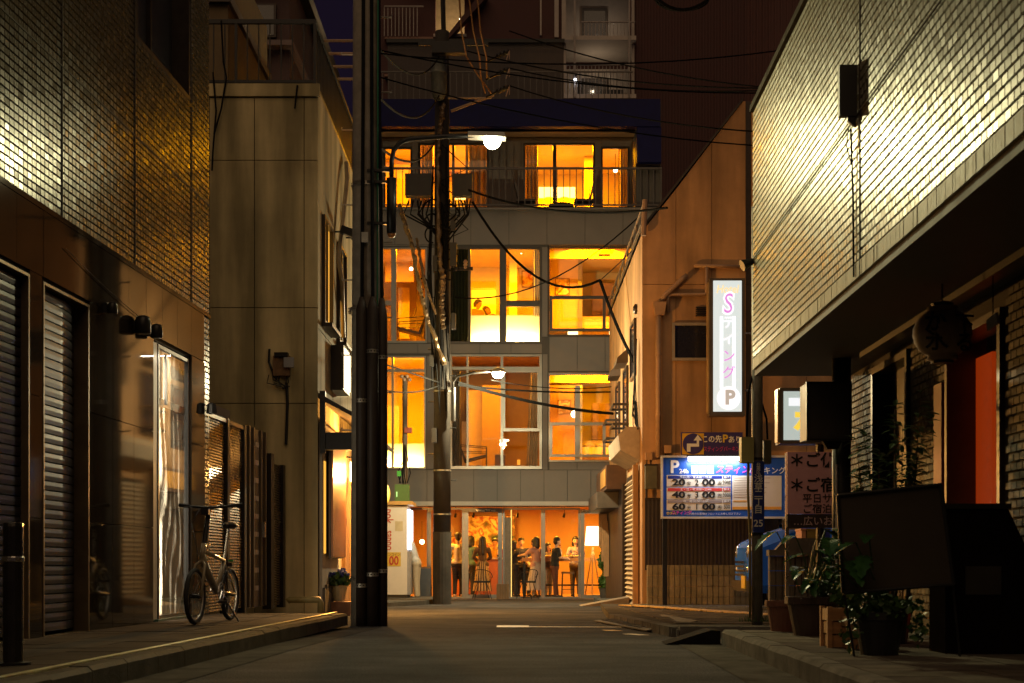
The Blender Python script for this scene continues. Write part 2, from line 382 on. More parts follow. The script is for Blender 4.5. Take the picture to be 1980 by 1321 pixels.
tile_field(lambda a, b, c: LP(a, b - .015, c), 9.6, 15.99, 3.50, 8.3, .0852, .0612, .010, .014, False, skipL, tl, wallL,
           lambda k: k[0], lambda k: k[0] > 10.35 and k[2] < 4.85)
tile_field(lambda a, b, c: LP(a, b - .015, c), LY(394), 15.99, .14, 3.50, .0852, .0612, .010, .014, False, lambda a, c: False, tl, wallL,
           lambda k: k[0], lambda k: False)
for j_ in joints: MB().box(j_ - .007, j_ + .007, -.012, .006, 3.5, 5.6 if j_ > 14 else 8.2, LP).build('expansion_joint', dark, wallL)
MB().box(9.6, 15.99, -.012, .006, 4.715, 4.728, LP).build('expansion_joint', dark, wallL)
m = MB(); m.box(9.4, 16.0, -.014, .012, 3.455, 3.498, LP); m.build('stone_ledge', stone[2], LB)
# granite slabs
def slabs(y0, y1, zs, n, o=.014):
    for j in range(len(zs) - 1):
        for i in range(n):
            a = y0 + (y1 - y0) * i / n + .003; b = y0 + (y1 - y0) * (i + 1) / n - .003
            MB().box(a, b, -.015, o + random.uniform(-.002, .002), zs[j] + .003, zs[j + 1] - .003, LP).build('granite_slab', random.choice(stone), wallL)
slabs(9.0, 15.72, [2.93, 3.45], 13)
slabs(SH1[1] + .02, SH2[0] - .02, [.13, 1.05, 1.99, 2.93], 1)
slabs(SH2[1] + .02, DOOR[0] - .05, [.13, 1.05, 1.99, 2.93], 3)
slabs(DOOR[1] + .03, LY(394), [.13, 1.05, 1.99, 2.93], 1)
# shutters: every slat one piece
slm = mat('shutter_bronze', (.034, .034, .046), .36, .6, var=.2, scale=7)
def shutter(y0, y1, z0, z1, curved, lab):
    root = MB(); root.box(y0, y1, -.29, -.27, z0, z1, LP)
    ro = root.build('roller_shutter', blackm, LB, label=lab)
    pitch = .075; k = 0; z = z0 + .03
    while z + pitch < z1:
        m = MB(); N = 10 if curved else 1; path = []
        for i in range(N + 1):
            t = i / N; y = y0 + .01 + (y1 - y0 - .02) * t
            o = -.05 - (.07 * max(0, (t - .5) / .5) ** 2 if curved else 0); path.append((y, o))
        pr_ = [(0, 0), (.010, .004), (.013, .036), (.010, .066), (0, pitch - .004)]
        vs = [LP(y, o + d, z + h) for y, o in path for d, h in pr_]; q = len(pr_)
        fs = [(i * q + j, (i + 1) * q + j, (i + 1) * q + j + 1, i * q + j + 1) for i in range(N) for j in range(q - 1)]
        m.add(vs, fs); m.build('shutter_slat', slm, ro); z += pitch
    rect_frame(MB(), y0 - .005, y1 + .005, z0 - .02, z1 + .005, -.2, .02, .022, LP).build('shutter_frame', mat('bronze_trim', (.20, .15, .09), .35, .6, var=.2), ro)
shutter(*SH1, False, 'flat dark roller shutter'); shutter(*SH2, True, 'roller shutter that curves inwards at one end')
# mirror door
jamb = mat('cream_jamb', (.72, .64, .50), .5, var=.1)
D0, D1 = DOOR[0], DOOR[1]
door = rect_frame(MB(), D0 + .17, D1 - .01, .15, 2.88, -.055, -.005, .035, LP).build('door', blackm, LB, label='glazed door with a wavy pale curtain lit from inside')
MB().box(D0 + .205, D1 - .045, -.032, -.026, .185, 2.845, LP).build('pane', glass('door_glass', refl=.4), door)
cv = MB(); nu, nv = 90, 26
for j in range(nv + 1):
    z_ = .17 + 2.70 * j / nv
    for i in range(nu + 1):
        t = i / nu; ph = 6.283 * (7.5 * t + .55 * math.sin(2.1 * z_ + 3 * t) + .25 * math.sin(5.3 * z_ + 9 * t)); cv.v.append(LP(D0 + .16 + (D1 - D0 - .02) * t, -.092 + .030 * math.sin(ph) + .008 * math.sin(2.3 * ph + 1), z_))
for j in range(nv):
    for i in range(nu): k = j * (nu + 1) + i; cv.f.append((k, k + 1, k + nu + 2, k + nu + 1)); cv.mi.append(0)
cv.build('curtain', mat('door_curtain', (.78, .72, .60), .55, var=.05), door, smooth=True)
MB().box(D0 + .205, D1 - .045, -.050, -.036, 2.28, 2.36, LP).build('door_rail', dkbrown, door)
MB().box(D0 + .36, D0 + .40, -.004, .02, 2.30, 2.80, LP).build('door_handle', blackm, door)
MB().box(D0 + .005, D0 + .15, -.07, -.01, .14, 2.88, LP).build('door_jamb', jamb, LB)
dl_ = light('AREA', 'doorway_light', LP(D0 + .215, -.045, 1.5), 42, (1.0, .86, .62), LB, size=2.5, sy=.04)
dl_.rotation_euler = Vector((-.14, .98, 0)).to_track_quat('-Z', 'Y').to_euler(); dl_.data.size = .02; dl_.data.size_y = 2.5
l3 = light('AREA', 'curtain_fill_light', LP((D0 + D1) / 2, -.045, 2.83), 16, (1.0, .84, .58), LB, size=.8, sy=.03)  # unseen fill light added to brighten the door curtain from above
m = MB(); m.box(DOOR[0] + .05, DOOR[1], -.25, .03, .125, .15, LP); m.build('door_sill', mat('green_sill', (.05, .14, .11), .35, var=.3), LB)
# high window
fr = rect_frame(MB(), WIN[0], WIN[1], WIN[2], WIN[3], -.25, -.012, .05, LP); fr.box((WIN[0] + WIN[1]) / 2 - .02, (WIN[0] + WIN[1]) / 2 + .02, -.24, -.15, WIN[2] + .05, WIN[3], LP)
wf = fr.build('window', dkbrown, LB)
m = MB(); m.box(WIN[0] + .05, WIN[1] - .05, -.205, -.195, WIN[2] + .05, WIN[3] - .05, LP); m.build('pane', mat('frosted_pane', (.03, .03, .032), .32, var=.2, spec=.9, bump=.6, bscale=90), wf)
# wall lamps (unlit) and their wire
for i, (px, py, r_) in enumerate([(198, 597, .045), (258, 630, .075), (285, 642, .06)]):
    Y = LY(px); s = 2750 / Y; z = CZ + (HY - py) / s; b = LP(Y, .09, z)
    t = thing('wall_lamp', ['small round unlit spot on the granite above the shutter', 'larger domed unlit wall lamp above the granite joint', 'smaller domed unlit wall lamp beside the larger one'][i], 'wall lamp', LP(Y, 0, z))
    m = MB(); m.lathe([(r_ * .2, r_ * 1.3), (r_ * .8, r_ * 1.1), (r_, r_ * .6), (r_, -r_ * .9), (r_ * .9, -r_)], b, 14); m.build('lamp_shade', mat('lamp_black', (.03, .027, .024), .35, .2), t, smooth=True)
    m = MB(); m.box(Y - .03, Y + .03, -.0, .05, z - .04, z + .05, LP); m.build('bracket', blackm, t)
m = MB().tube(sag(LP(LY(120), .03, 3.25), LP(LY(300), .03, 2.98), .03), .004, 5); tag(m.build('lamp_wire', blackm), 'thin black wire strung along the granite between wall lamps', 'wire')
t = thing('door_lamp', 'small dark wall light on the tile corner by the mirror door', 'wall lamp', LP(LY(397), 0, 2.4))
m = MB(); m.lathe([(.02, .07), (.05, .05), (.06, -.05), (.0, -.06)], LP(LY(397), .07, 2.42), 10); m.build('lamp_shade', blackm, t)
# bollard
t = thing('bollard', 'dark steel bollard standing on the pavement before the roller shutter', 'bollard', (-2.82, 8.04, .13))
m = MB(); m.lathe([(.056, 0), (.056, .78), (.052, .80), (.0, .805)], (-2.82, 8.04, .13), 18); m.build('post', mat('bollard_steel', (.05, .045, .042), .28, .7, var=.2), t, smooth=False)
m = MB(); m.lathe([(.059, .58), (.062, .585), (.062, .605), (.059, .61)], (-2.82, 8.04, .13), 18); m.build('ring', steel, t)
m = MB(); m.lathe([(.10, 0), (.10, .012), (.058, .016)], (-2.82, 8.04, .13), 18); m.build('base_plate', blackm, t)

# ---------------------------------------------------------------- bicycle
def wheel(root, c, ax, r, spin=0):
    """c centre, ax axle direction"""
    ax = Vector(ax).normalized(); up = Vector((0, 0, 1)); f = ax.cross(up).normalized()
    ring = lambda rad, n=28, off=0: [Vector(c) + ax * off + (f * math.cos(2 * math.pi * k / n) + up * math.sin(2 * math.pi * k / n)) * rad for k in range(n)]
    w = MB().tube(ring(r - .022), .022, 8, closed=True).build('wheel', mat('tyre', (.018, .017, .016), .7, var=.2), root, smooth=True, label=None)
    MB().tube(ring(r - .046), .010, 6, closed=True).build('rim', mat('rim_alloy', (.62, .58, .50), .3, .8, var=.1), w, smooth=True)
    sp = MB()
    for k in range(16):
        a = 2 * math.pi * k / 16; e = Vector(c) + (f * math.cos(a) + up * math.sin(a)) * (r - .048)
        sp.tube([Vector(c) + ax * (.022 if k % 2 else -.022), e], .0013, 3)
    sp.build('spoke', steel, w); MB().tube([Vector(c) - ax * .05, Vector(c) + ax * .05], .02, 8).build('hub', blackm, w)
    return w
def bicycle():
    c0 = Vector((-2.97, 13.25, .13)); ang = R(7)
    t = thing('bicycle', 'cream small-wheeled bicycle on its kickstand in front of the slatted fence', 'bicycle', c0)
    back = Vector((math.sin(ang), math.cos(ang), 0)); side = Vector((math.cos(ang), -math.sin(ang), 0)); lean = Vector((.10, 0, 0))
    P = lambda b, s, h: c0 + back * b + side * s + Vector((0, 0, h)) + lean * h * .6
    cream = mat('bicycle_paint', (.36, .30, .20), .3, .1, var=.08)
    r = .265
    wheel(t, P(0, 0, r), side + Vector((0, 0, -.06)), r); wheel(t, P(1.02, 0, r), side + Vector((0, 0, -.06)), r)
    bb = P(.60, 0, .30); head0 = P(.13, 0, .62); head1 = P(.17, 0, .76); seat = P(.78, 0, .60)
    m = MB().tube([head1, head0], .026, 10); m.tube([head0 + Vector((0, 0, .02)), P(.36, 0, .45), bb], [.034, .036, .034], 10); m.tube([seat, bb], .022, 8)
    m.tube([P(.22, 0, .68), seat], .02, 8); 
    m.build('frame', cream, t, smooth=True)
    for s_ in (-1, 1):
        m = MB().tube([head0 - Vector((0, 0, .02)), P(.09, s_ * .045, .56), P(0, s_ * .06, r)], .014, 8); m.build('fork', cream, t, smooth=True)
        m = MB().tube([bb, P(1.02, s_ * .06, r)], .012, 6); m.tube([seat, P(1.02, s_ * .06, r)], .010, 6); m.build('stay', cream, t, smooth=True)
        m = MB().tube([P(.60, s_ * .06, .30), P(.60 - s_ * .12, s_ * .075, .30 - s_ * .10)], .009, 6); m.build('crank', steel, t)
        m = MB(); q = P(.60 - s_ * .12, s_ * .12, .30 - s_ * .10); m.obox(q, (.09, .07, .022), (0, 0, -ang)); m.build('pedal', blackm, t)
    m = MB().tube([head1, P(.24, 0, 1.08)], [.026, .022], 10); m.build('stem', blackm, t)
    bar = [P(.30, -.31, 1.13), P(.24, -.16, 1.11), P(.22, 0, 1.10), P(.24, .16, 1.11), P(.30, .31, 1.13)]
    hb = MB().tube(bar, .013, 8).build('handlebar', blackm, t, smooth=True)
    for s_ in (0, 4): MB().tube([bar[s_], Vector(bar[s_]).lerp(bar[1 if s_ == 0 else 3], .75)], .019, 8).build('grip', mat('grip_rubber', (.015, .015, .015), .7), hb)
    for s_ in (1, 3): MB().tube([Vector(bar[s_]) + Vector((0, -.02, 0)), Vector(bar[s_]).lerp(bar[0 if s_ == 1 else 4], .6) + Vector((0, -.06, -.02))], .006, 5).build('brake_lever', blackm, hb)
    m = MB(); m.obox(P(.15, 0, 1.06), (.07, .08, .06)); m.build('head_lamp', blackm, t)
    m = MB().tube([seat - Vector((0, 0, .02)), P(.86, 0, .92)], .014, 8); m.build('seat_post', steel, t)
    sd = MB(); sd.ball(P(.88, 0, .95), (.075, .13, .035), 12, 8, rot=(0, 0, -ang)); sd.ball(P(.76, 0, .95), (.03, .09, .025), 10, 6, rot=(0, 0, -ang)); sd.build('saddle', mat('saddle', (.015, .014, .014), .5), t, smooth=True)
    rg = []; 
    for k in range(20): a = 2 * math.pi * k / 20; rg.append(P(.60, .05, .30) + back * math.cos(a) * .085 + Vector((0, 0, math.sin(a) * .085)))
    MB().tube(rg, .006, 5, closed=True).build('chain_ring', steel, t)
    MB().tube([P(.72, .05, .24), P(.74, .20, 0.0)], .009, 6).build('kickstand', blackm, t)
    m = MB(); m.obox(P(.97, 0, .56), (.06, .10, .04)); m.build('rear_rack', blackm, t)
    m = MB(); m.obox(P(.93, .02, .60), (.05, .03, .016)); m.build('reflector', mat('green_reflector', (.02, .35, .08), .2), t)
    m = MB().tube([P(.30, -.10, 1.11), P(.12, -.12, .95), P(.10, -.04, .70), P(.10, -.03, .58)], .005, 5); m.build('brake_cable', blackm, t)
bicycle()
# ---------------------------------------------------------------- slatted fence and gate beyond the bicycle
fencem = mat('fence_bronze', (.030, .024, .020), .40, .4, var=.2); louvm = mat('louvre_bronze', (.15, .10, .06), .26, .65, var=.2)
FN = thing('slatted_fence', 'dark bronze louvred fence behind the bicycle', 'fence', LP(16.1, -.1, 0))
for px in (412, 452, 484):
    MB().box(LY(px) - .05, LY(px) + .05, -.16, -.06, .08, 2.44, LP).build('post', fencem, FN)
def louvre(y0, y1, z0, z1, parent, o=-.11, pitch=.034):
    m = MB(); z = z0
    while z < z1:
        m.add([LP(y0, o, z), LP(y1, o, z), LP(y1, o + .022, z + .008), LP(y0, o + .022, z + .008), LP(y1, o + .016, z + pitch * .8), LP(y0, o + .016, z + pitch * .8)], [(0, 1, 2, 3), (3, 2, 4, 5)]); z += pitch
    return m.build('slat_panel', louvm, parent, kind='stuff')
louvre(LY(412) + .05, LY(452) - .05, .14, 2.38, FN); louvre(LY(452) + .05, LY(484) - .05, .14, 2.38, FN)
for a, b in ((412, 452), (452, 484)): MB().box(LY(a) + .05, LY(b) - .05, -.15, -.07, 2.385, 2.43, LP).build('top_rail', fencem, FN)
GT = thing('gate', 'tall grey metal gate with pale square inserts between dark posts', 'gate', LP(LY(505), -.1, 0))
ga, gb = LY(490) , LY(524)
MB().box(ga, gb, -.14, -.09, .13, 2.46, LP).build('gate_leaf', mat('gate_grey', (.21, .18, .15), .4, .3, var=.2), GT)
for i in range(9):
    z = .35 + i * .235
    MB().box(ga + (gb - ga) * .42, ga + (gb - ga) * .62, -.09, -.075, z, z + .06, LP).build('insert', mat('gate_insert', (.55, .52, .48), .35, var=.1), GT)
    MB().box(ga + (gb - ga) * .42, ga + (gb - ga) * .62, -.089, -.082, z + .065, z + .228, LP).build('dark_insert', blackm, GT)
for f in (.05, .28, .70, .95): MB().box(ga + (gb - ga) * f - .02, ga + (gb - ga) * f + .02, -.089, -.055, .14, 2.46, LP).build('stile', mat('gate_bronze', (.16, .115, .075), .35, .5, var=.2), GT)
MB().box(ga + (gb - ga) * .72, ga + (gb - ga) * .78, -.055, -.02, 1.05, 1.25, LP).build('handle', steel, GT)
PT = thing('gate_portal', 'pale plastered frame rising over the grey gate', 'portal', LP(LY(470), -.5, 0))
m = MB(); m.box(LY(452), LY(532), -.75, -.62, 2.50, 2.78, LP); m.box(LY(452), LY(458), -.74, -.63, .1, 2.5, LP); m.box(LY(526), LY(532), -.74, -.63, .1, 2.5, LP); m.build('frame', mat('portal_plaster', (.36, .31, .25), .7, var=.15), PT)
F2 = thing('fence_return', 'short dark louvred fence section past the gate', 'fence', LP(LY(545), -.1, 0))
MB().box(LY(530), LY(536), -.16, -.04, .08, 2.20, LP).build('post', fencem, F2); MB().box(LY(556), LY(560), -.16, -.06, .08, 2.10, LP).build('post', fencem, F2)
louvre(LY(536) + .02, LY(556) - .02, .12, 2.06, F2)

# ---------------------------------------------------------------- yellow plastered building
YB = 20.5; XB = -2.8
plast = [mat('plaster_yellow_%d' % i, c, .8, var=.16, scale=1.5, bump=.25, bscale=70, dirt=.6) for i, c in enumerate([(.68, .55, .29), (.64, .52, .275), (.71, .575, .30)])]
YL = thing('plastered_building', 'plain yellowish plastered building with roof railing behind the fence', 'building', (XB, YB, 0))
core = MB(); core.box(-9, XB - .03, YB + .03, 31.0, -.3, Z(163, YB)); wy = core.build('wall', mat('plaster_joint', (.12, .095, .055), .85), YL)
zs = [-.2, Z(780, YB), Z(595, YB), Z(310, YB), Z(189, YB)]; xs = [-7.6, X(405, YB), X(492, YB), X(588, YB), XB]
for i in range(4):
    for j in range(4):
        MB().box(xs[i] + .006, xs[i + 1] - (.006 if i < 3 else .0), YB, YB + .03, zs[j] + .006, zs[j + 1] - .006).build('plaster_panel', random.choice(plast), wy)
MB().box(-7.6, XB + .03, YB - .035, YB + .03, Z(187, YB), Z(163, YB)).build('cornice', plast[0], YL)
ys_ = [20.53, 23.2, 26.0, 31.0]
SH_ = (XB, 20.9, 27, -.1, 2.45)
LW = [(20.95, 21.95), (22.75, 23.75)]
for i in range(3):
    for j in range(2):
        a, b = ys_[i], ys_[i + 1]; z0, z1 = ((2.75, 4.1), (4.1, Z(168, YB)))[j]
        holes = [(w[0], w[1], 4.25, 5.85) for w in LW if j == 1 and a - .2 < w[0] < b]
        holey(MB(), a + .004, b - .004, z0 + .006, z1 - .006, holes, XB - .029, XB, lambda p, q, r: (q, p, r)).build('plaster_panel', plast[1], wy)
# lit windows on the street side
litw = mat('lit_window', emit=((1.0, .47, .05), 1.15))
for k, w in enumerate(LW):
    f = rect_frame(MB(), w[0], w[1], 4.25, 5.85, XB - .025, XB + .05, .05, lambda p, q, r: (q, p, r)); f.box(XB - .02, XB + .03, (w[0] + w[1]) / 2 - .02, (w[0] + w[1]) / 2 + .02, 4.3, 5.8)
    fo = f.build('window', dkbrown, YL); MB().box(XB - .022, XB - .012, w[0] + .05, w[1] - .05, 4.30, 5.80).build('pane', litw, fo)
    MB().box(XB, XB + .16, w[0] - .05, w[1] + .05, 4.19, 4.245).build('window_sill', dkbrown, fo)
# railing on the roof
RA = thing('roof_railing', 'black metal railing on top of the yellow plastered building', 'railing', (XB, YB, Z(163, YB)))
zt, zb = Z(33, YB), Z(156, YB)
MB().box(-7.5, XB - .03, YB + .08, YB + .13, zt - .06, zt).build('top_rail', blackm, RA); MB().box(-7.5, XB - .03, YB + .09, YB + .12, zb, zb + .04).build('bottom_rail', blackm, RA)
MB().box(XB - .08, XB - .03, YB + .131, 31, zt - .06, zt - .001).build('top_rail', blackm, RA); MB().box(XB - .07, XB - .04, YB + .131, 31, zb, zb + .04).build('bottom_rail', blackm, RA)
mb_ = MB().box(-.009, .009, -.009, .009, zb + .04 , zt - .06).build('baluster', blackm, RA); mb_.location = (XB - .055, YB + .105, 0)
for i in range(1, 26): o = mb_.copy(); o.location = (XB - .055 - i * .163, YB + .105, 0); link(o, RA)
for i in range(1, 60): o = mb_.copy(); o.location = (XB - .055, YB + .105 + i * .16, 0); link(o, RA)
for i in (0, 7, 14, 21): MB().box(XB - .075 - i * .163, XB - .035 - i * .163, YB + .085, YB + .125, zb - .12, zt - .06).build('post', blackm, RA)
# roof huts
RH = thing('roof_hut', 'cream stair hut standing on the plastered roof', 'roof hut', (X(430, 23), 23, 7.6))
MB().box(-6.6, X(455, 23), 22.4, 26, Z(163, YB) + .02, 10.5).build('wall', mat('hut_plaster', (.17, .12, .06), .8, var=.2), RH); MB().box(-6.7, X(462, 23), 22.3, 26.1, Z(20, 22.4) + .1, Z(20, 22.4) + .25).build('eave', dkbrown, RH)
NB = thing('neighbour_house', 'dim brown house rising behind the roof railing', 'house', (-8, 32.5, 0))
MB().box(-13, X(560, 32.5), 32.5, 40, 0, 14.2).build('wall', mat('brown_siding', (.10, .06, .055), .8, var=.2, stretch=(12, 1, 1)), NB)
MB().box(-13.2, X(566, 32.2), 32.2, 40.2, Z(90, 32.3), Z(80, 32.3)).build('string_course', mat('pale_trim', (.2, .15, .14), .7), NB)
MB().box(-13.3, X(572, 32), 31.9, 40.2, 14.2, 14.5).build('roof', blackm, NB)
w_ = MB().box(X(480, 32.5), X(535, 32.5), 32.40, 32.49, Z(75, 32.5), Z(10, 32.5)).build('window', dkbrown, NB); MB().box(X(484, 32.5), X(531, 32.5), 32.385, 32.395, Z(71, 32.5), Z(14, 32.5)).build('pane', mat('dark_glass', (.02, .02, .03), .12, spec=.8, var=.1), w_)
LDR = thing('roof_frame', 'tall steel ladder frame of pale rungs against the night sky', 'frame', (X(650, 34), 34, 6))
for i, py in enumerate((79, 104, 129, 153)):
    MB().tube([at(620 + i * 8, py, 34), at(700, py, 34)], .035, 6).build('rung', mat('rung_paint', (.38, .24, .14), .5, var=.2), LDR)
MB().box(X(700, 34) - .05, X(700, 34) + .05, 33.95, 34.05, 2, 14).build('post', blackm, LDR)
# meter box, conduit, bottom pipe
t = thing('meter_box', 'rusty electricity meter with tangled cables on the yellow wall', 'meter', at(548, 710, YB))
MB().box(X(530, YB), X(562, YB), YB - .10, YB - .005, Z(728, YB), Z(690, YB)).build('box', mat('rust_box', (.20, .11, .05), .6, var=.4, scale=12), t)
MB().box(X(533, YB), X(559, YB), YB - .14, YB - .02, Z(692, YB), Z(684, YB)).build('hood', blackm, t)
MB().box(X(552, YB), X(571, YB), YB - .16, YB - .105, Z(713, YB), Z(694, YB)).build('meter', mat('meter_grey', (.36, .36, .38), .35), t)
for k in range(7):
    a = at(520 + k * 6, 725 - (k % 3) * 6, YB - .04); b = at(552 + random.uniform(-6, 6), 752, YB - .03)
    MB().tube([a, vadd(a, (random.uniform(-.1, .05), -.02, -.12)), vadd(b, (random.uniform(-.08, .08), -.03, .03)), b], .008, 5).build('cable', blackm, t)
MB().tube([at(521, 675, YB - .05), at(520, 700, YB - .05), at(530, 726, YB - .06)], .018, 6).build('cable', blackm, t)
MB().tube([at(554, 740, YB - .03), at(556, 780, YB - .03), at(553, 860, YB - .03)], .022, 8).build('conduit', blackm, t)
m = MB().tube([at(556, 1163, 20.0), at(560, 1160, 20.0), at(618, 1160, 20.0), at(620, 1166, 20.0), at(620, 1185, 20.0)], .045, 10); tag(m.build('drain_pipe', mat('yellow_pvc', (.34, .27, .10), .5, var=.3), smooth=True), 'low yellowish drain pipe lying along the foot of the wall', 'pipe')
# external flue on the street side
m = MB().tube([(XB + .05, 23.6, 7.35), (XB + .10, 23.3, 7.0), (XB + .08, 22.7, 6.0), (XB + .06, 22.4, 5.5), (XB + .10, 22.6, 5.2), (XB + .05, 23.2, 4.4)], .035, 8)
tag(m.build('flue_pipe', mat('flue_cream', (.4, .31, .2), .5, var=.2), smooth=True), 'bent cream conduit running down the side of the yellow building', 'pipe')
for k, (yy, zz) in enumerate(((22.5, 5.95), (24.0, 6.2))):
    t = thing('side_floodlight', ['lower' , 'upper'][k] + ' dark floodlight bracketed to the yellow side wall', 'floodlight', (XB, yy, zz)); MB().obox((XB + .2, yy, zz), (.22, .12, .12), (0, R(20), 0)).build('lamp_head', blackm, t); MB().tube([(XB, yy, zz), (XB + .15, yy, zz)], .015, 6).build('bracket', blackm, t)

# ---------------------------------------------------------------- little shop front on the street side of the yellow building
SF = thing('small_shop', 'white plastered shop front with wooden screen under a small eave', 'shop front', (XB, 21.5, 0))
MB().box(XB + .0, XB + .05, 20.62, 27.5, -.12, 2.74).build('wall', mat('white_plaster', (.52, .46, .38), .75, var=.15, scale=2, dirt=.2), SF)
MB().add([(XB - .02, 20.55, 3.18), (XB + .55, 20.55, 2.86), (XB + .55, 20.55, 2.80), (XB - .02, 20.55, 3.10), (XB - .02, 27, 3.18), (XB + .55, 27, 2.86), (XB + .55, 27, 2.80), (XB - .02, 27, 3.10)], [(0, 1, 2, 3), (4, 7, 6, 5), (0, 4, 5, 1), (3, 2, 6, 7), (1, 5, 6, 2), (0, 3, 7, 4)]).build('eave', dkbrown, SF)
MB().box(XB + .051, XB + .5, 20.6, 20.72, 2.35, 2.60).build('bracket', blackm, SF); MB().box(XB + .02, XB + .10, 20.56, 20.615, 2.3, 3.2).build('corner_board', blackm, SF)
copper = mat('copper_screen', (.22, .09, .035), .33, .6, var=.35, scale=6, stretch=(1, 8, .3))
sc_ = MB().box(XB + .10, XB + .13, 20.95, 22.6, .78, 2.55).build('screen_backing', dkbrown, SF)
for i in range(16): MB().box(XB + .13, XB + .165, 20.97 + i * .102, 21.05 + i * .102, .80, 2.53).build('screen_slat', copper, sc_)
MB().box(XB + .052, XB + .062, 20.76, 20.93, .85, 2.2).build('side_window', litw, SF)
for i in range(22): MB().box(XB + .055, XB + .09, 20.64 + i * .085, 20.715 + i * .085, -.12, .32 + random.uniform(-.06, .08)).build('wainscot_board', mat('old_board', (.12, .10, .08), .8, var=.4, scale=8), SF)
for i in range(3): MB().box(XB + .052, XB + .11, 22.95 + i * .75, 23.6 + i * .75, -.1, 2.1).build('door_panel', mat('shop_wood', (.34, .19, .08), .5, var=.3, stretch=(1, 1, .2), scale=6), SF)
LA = thing('shop_lantern', 'glowing warm rectangular lantern beside the wooden screen', 'lantern', (XB + .2, 22.9, 2.1))
lc = (XB + .27, 22.95)
MB().box(lc[0] - .075, lc[0] + .075, lc[1] - .075, lc[1] + .075, 2.02, 2.34).build('shade', mat('lantern_glow', emit=((1.0, .50, .12), 7.0)), LA)
MB().box(lc[0] - .09, lc[0] + .09, lc[1] - .09, lc[1] + .09, 2.345, 2.38).build('cap', dkbrown, LA); MB().box(lc[0] - .035, lc[0] + .035, lc[1] - .03, lc[1] + .03, 1.72, 2.0).build('pendant', mat('lantern_drop', emit=((1.0, .45, .10), 3.0)), LA)
MB().tube([(XB + .05, 22.95, 2.42), (lc[0], 22.95, 2.42), (lc[0], 22.95, 2.38)], .012, 6).build('arm', blackm, LA)
light('POINT', 'lantern_light', (lc[0] + .14, lc[1] - .12, 2.15), 950, (1.0, .46, .10), LA, size=.10)
SG = thing('wall_sign', 'dark box sign with one glowing side on the yellow building', 'sign', (XB, 22, 3.4))
bz0, bz1 = Z(755, 22), Z(668, 22)
MB().box(X(629, 22), X(665, 22), 21.95, 22.75, bz0, bz1).build('box', mat('sign_box_dark', (.045, .035, .03), .5), SG)
MB().box(X(665, 22) + .001, X(665, 22) + .02, 22.0, 22.7, bz0 + .05, bz1 - .05).build('lit_face', mat('sign_glow_warm', emit=((1.0, .78, .5), 3.0)), SG)
# hydrangea pot
def blob_leaves(mb, c, r, n, size, rnd, squash=1.0, up=.3):
    for _ in range(n):
        while True:
            v = Vector((rnd.uniform(-1, 1), rnd.uniform(-1, 1), rnd.uniform(-1, 1)))
            if v.length < 1: break
        p = Vector(c) + Vector((v.x * r[0], v.y * r[1], v.z * r[2]))
        d = Vector((rnd.gauss(0, 1), rnd.gauss(0, 1), rnd.gauss(up, 1))).normalized(); u = d.orthogonal().normalized(); w = d.cross(u); a = rnd.uniform(0, 6.28)
        e1 = (u * math.cos(a) + w * math.sin(a)) * size * rnd.uniform(.6, 1.3); e2 = d.cross(e1) * squash * .45
        mb.add([p - e1 * .5, p - e1 * .1 + e2, p + e1 * .5 - d * size * .2, p - e1 * .1 - e2], [(0, 1, 2), (0, 2, 3)])
leafm = mat('leaf_green', (.05, .11, .025), .45, var=.4, scale=20); leafd = mat('leaf_dark', (.03, .075, .02), .38, var=.4, scale=20)
rnd = random.Random(3)
HP = thing('flower_pot', 'blue hydrangea in a pale pot beside the utility pole', 'potted plant', (X(655, 21.5), 21.5, -.08))
hx = X(655, 21.5); MB().lathe([(.09, 0), (.13, .22), (.14, .24), (.12, .24)], (hx, 21.5, .13), 14).build('pot', mat('pot_cream', (.42, .36, .22), .5, var=.2), HP)
MB().box(hx - .25, hx + .2, 21.3, 21.7, -.1, .125).build('stand', mat('stand_wood', (.22, .10, .05), .6, var=.3), HP)
m = MB(); blob_leaves(m, (hx, 21.5, .46), (.18, .18, .12), 160, .09, rnd); m.build('foliage', leafm, HP)
m = MB()
for k in range(5):
    blob_leaves(m, (hx + rnd.uniform(-.12, .12), 21.45 + rnd.uniform(-.1, .1), .57 + rnd.uniform(-.05, .05)), (.07, .07, .06), 90, .035, rnd, 1.6)
m.build('blossom', mat('hydrangea_blue', (.10, .12, .42), .6, var=.3, scale=30), HP)

# ---------------------------------------------------------------- big utility pole with guard pipes and street lamp
PY, PX_ = 17.0, -1.72
concp = mat('pole_concrete', (.30, .26, .21), .75, var=.3, scale=6, bump=.2, bscale=50, dirt=.3)
P1 = thing('utility_pole', 'thick utility pole with dark cable guards near the hydrangea pot', 'utility pole', (PX_, PY, gz(PY)))
MB().tube([(PX_ - .02, PY + .05, -.2), (PX_ - .02, PY + .05, 11.5)], [.195, .15], 20).build('shaft', concp, P1, smooth=True)
gtop = Z(600, PY)
for k, (dx, dy) in enumerate(((-.055, -.20), (.075, -.215), (.175, -.13))):
    MB().tube([(PX_ + dx, PY + dy, gz(PY) - .02), (PX_ + dx, PY + dy, gtop - .02 - .1 * (k == 2)), (PX_ + dx, PY + dy + .02, gtop + .12)], [.068, .068, .03], 12).build('cable_guard', mat('guard_brown', (.032, .022, .017), .55, 0, spec=.3, var=.25), P1, smooth=True)
    MB().tube([(PX_ + dx, PY + dy + .03, gtop + .1), (PX_ + dx * .8, PY + dy + .06, 6.2), (PX_ + dx * .7, PY + dy + .08, 9.5)], .022, 7).build('cable', mat('cable_black', (.007, .007, .008), .8, spec=.15), P1)
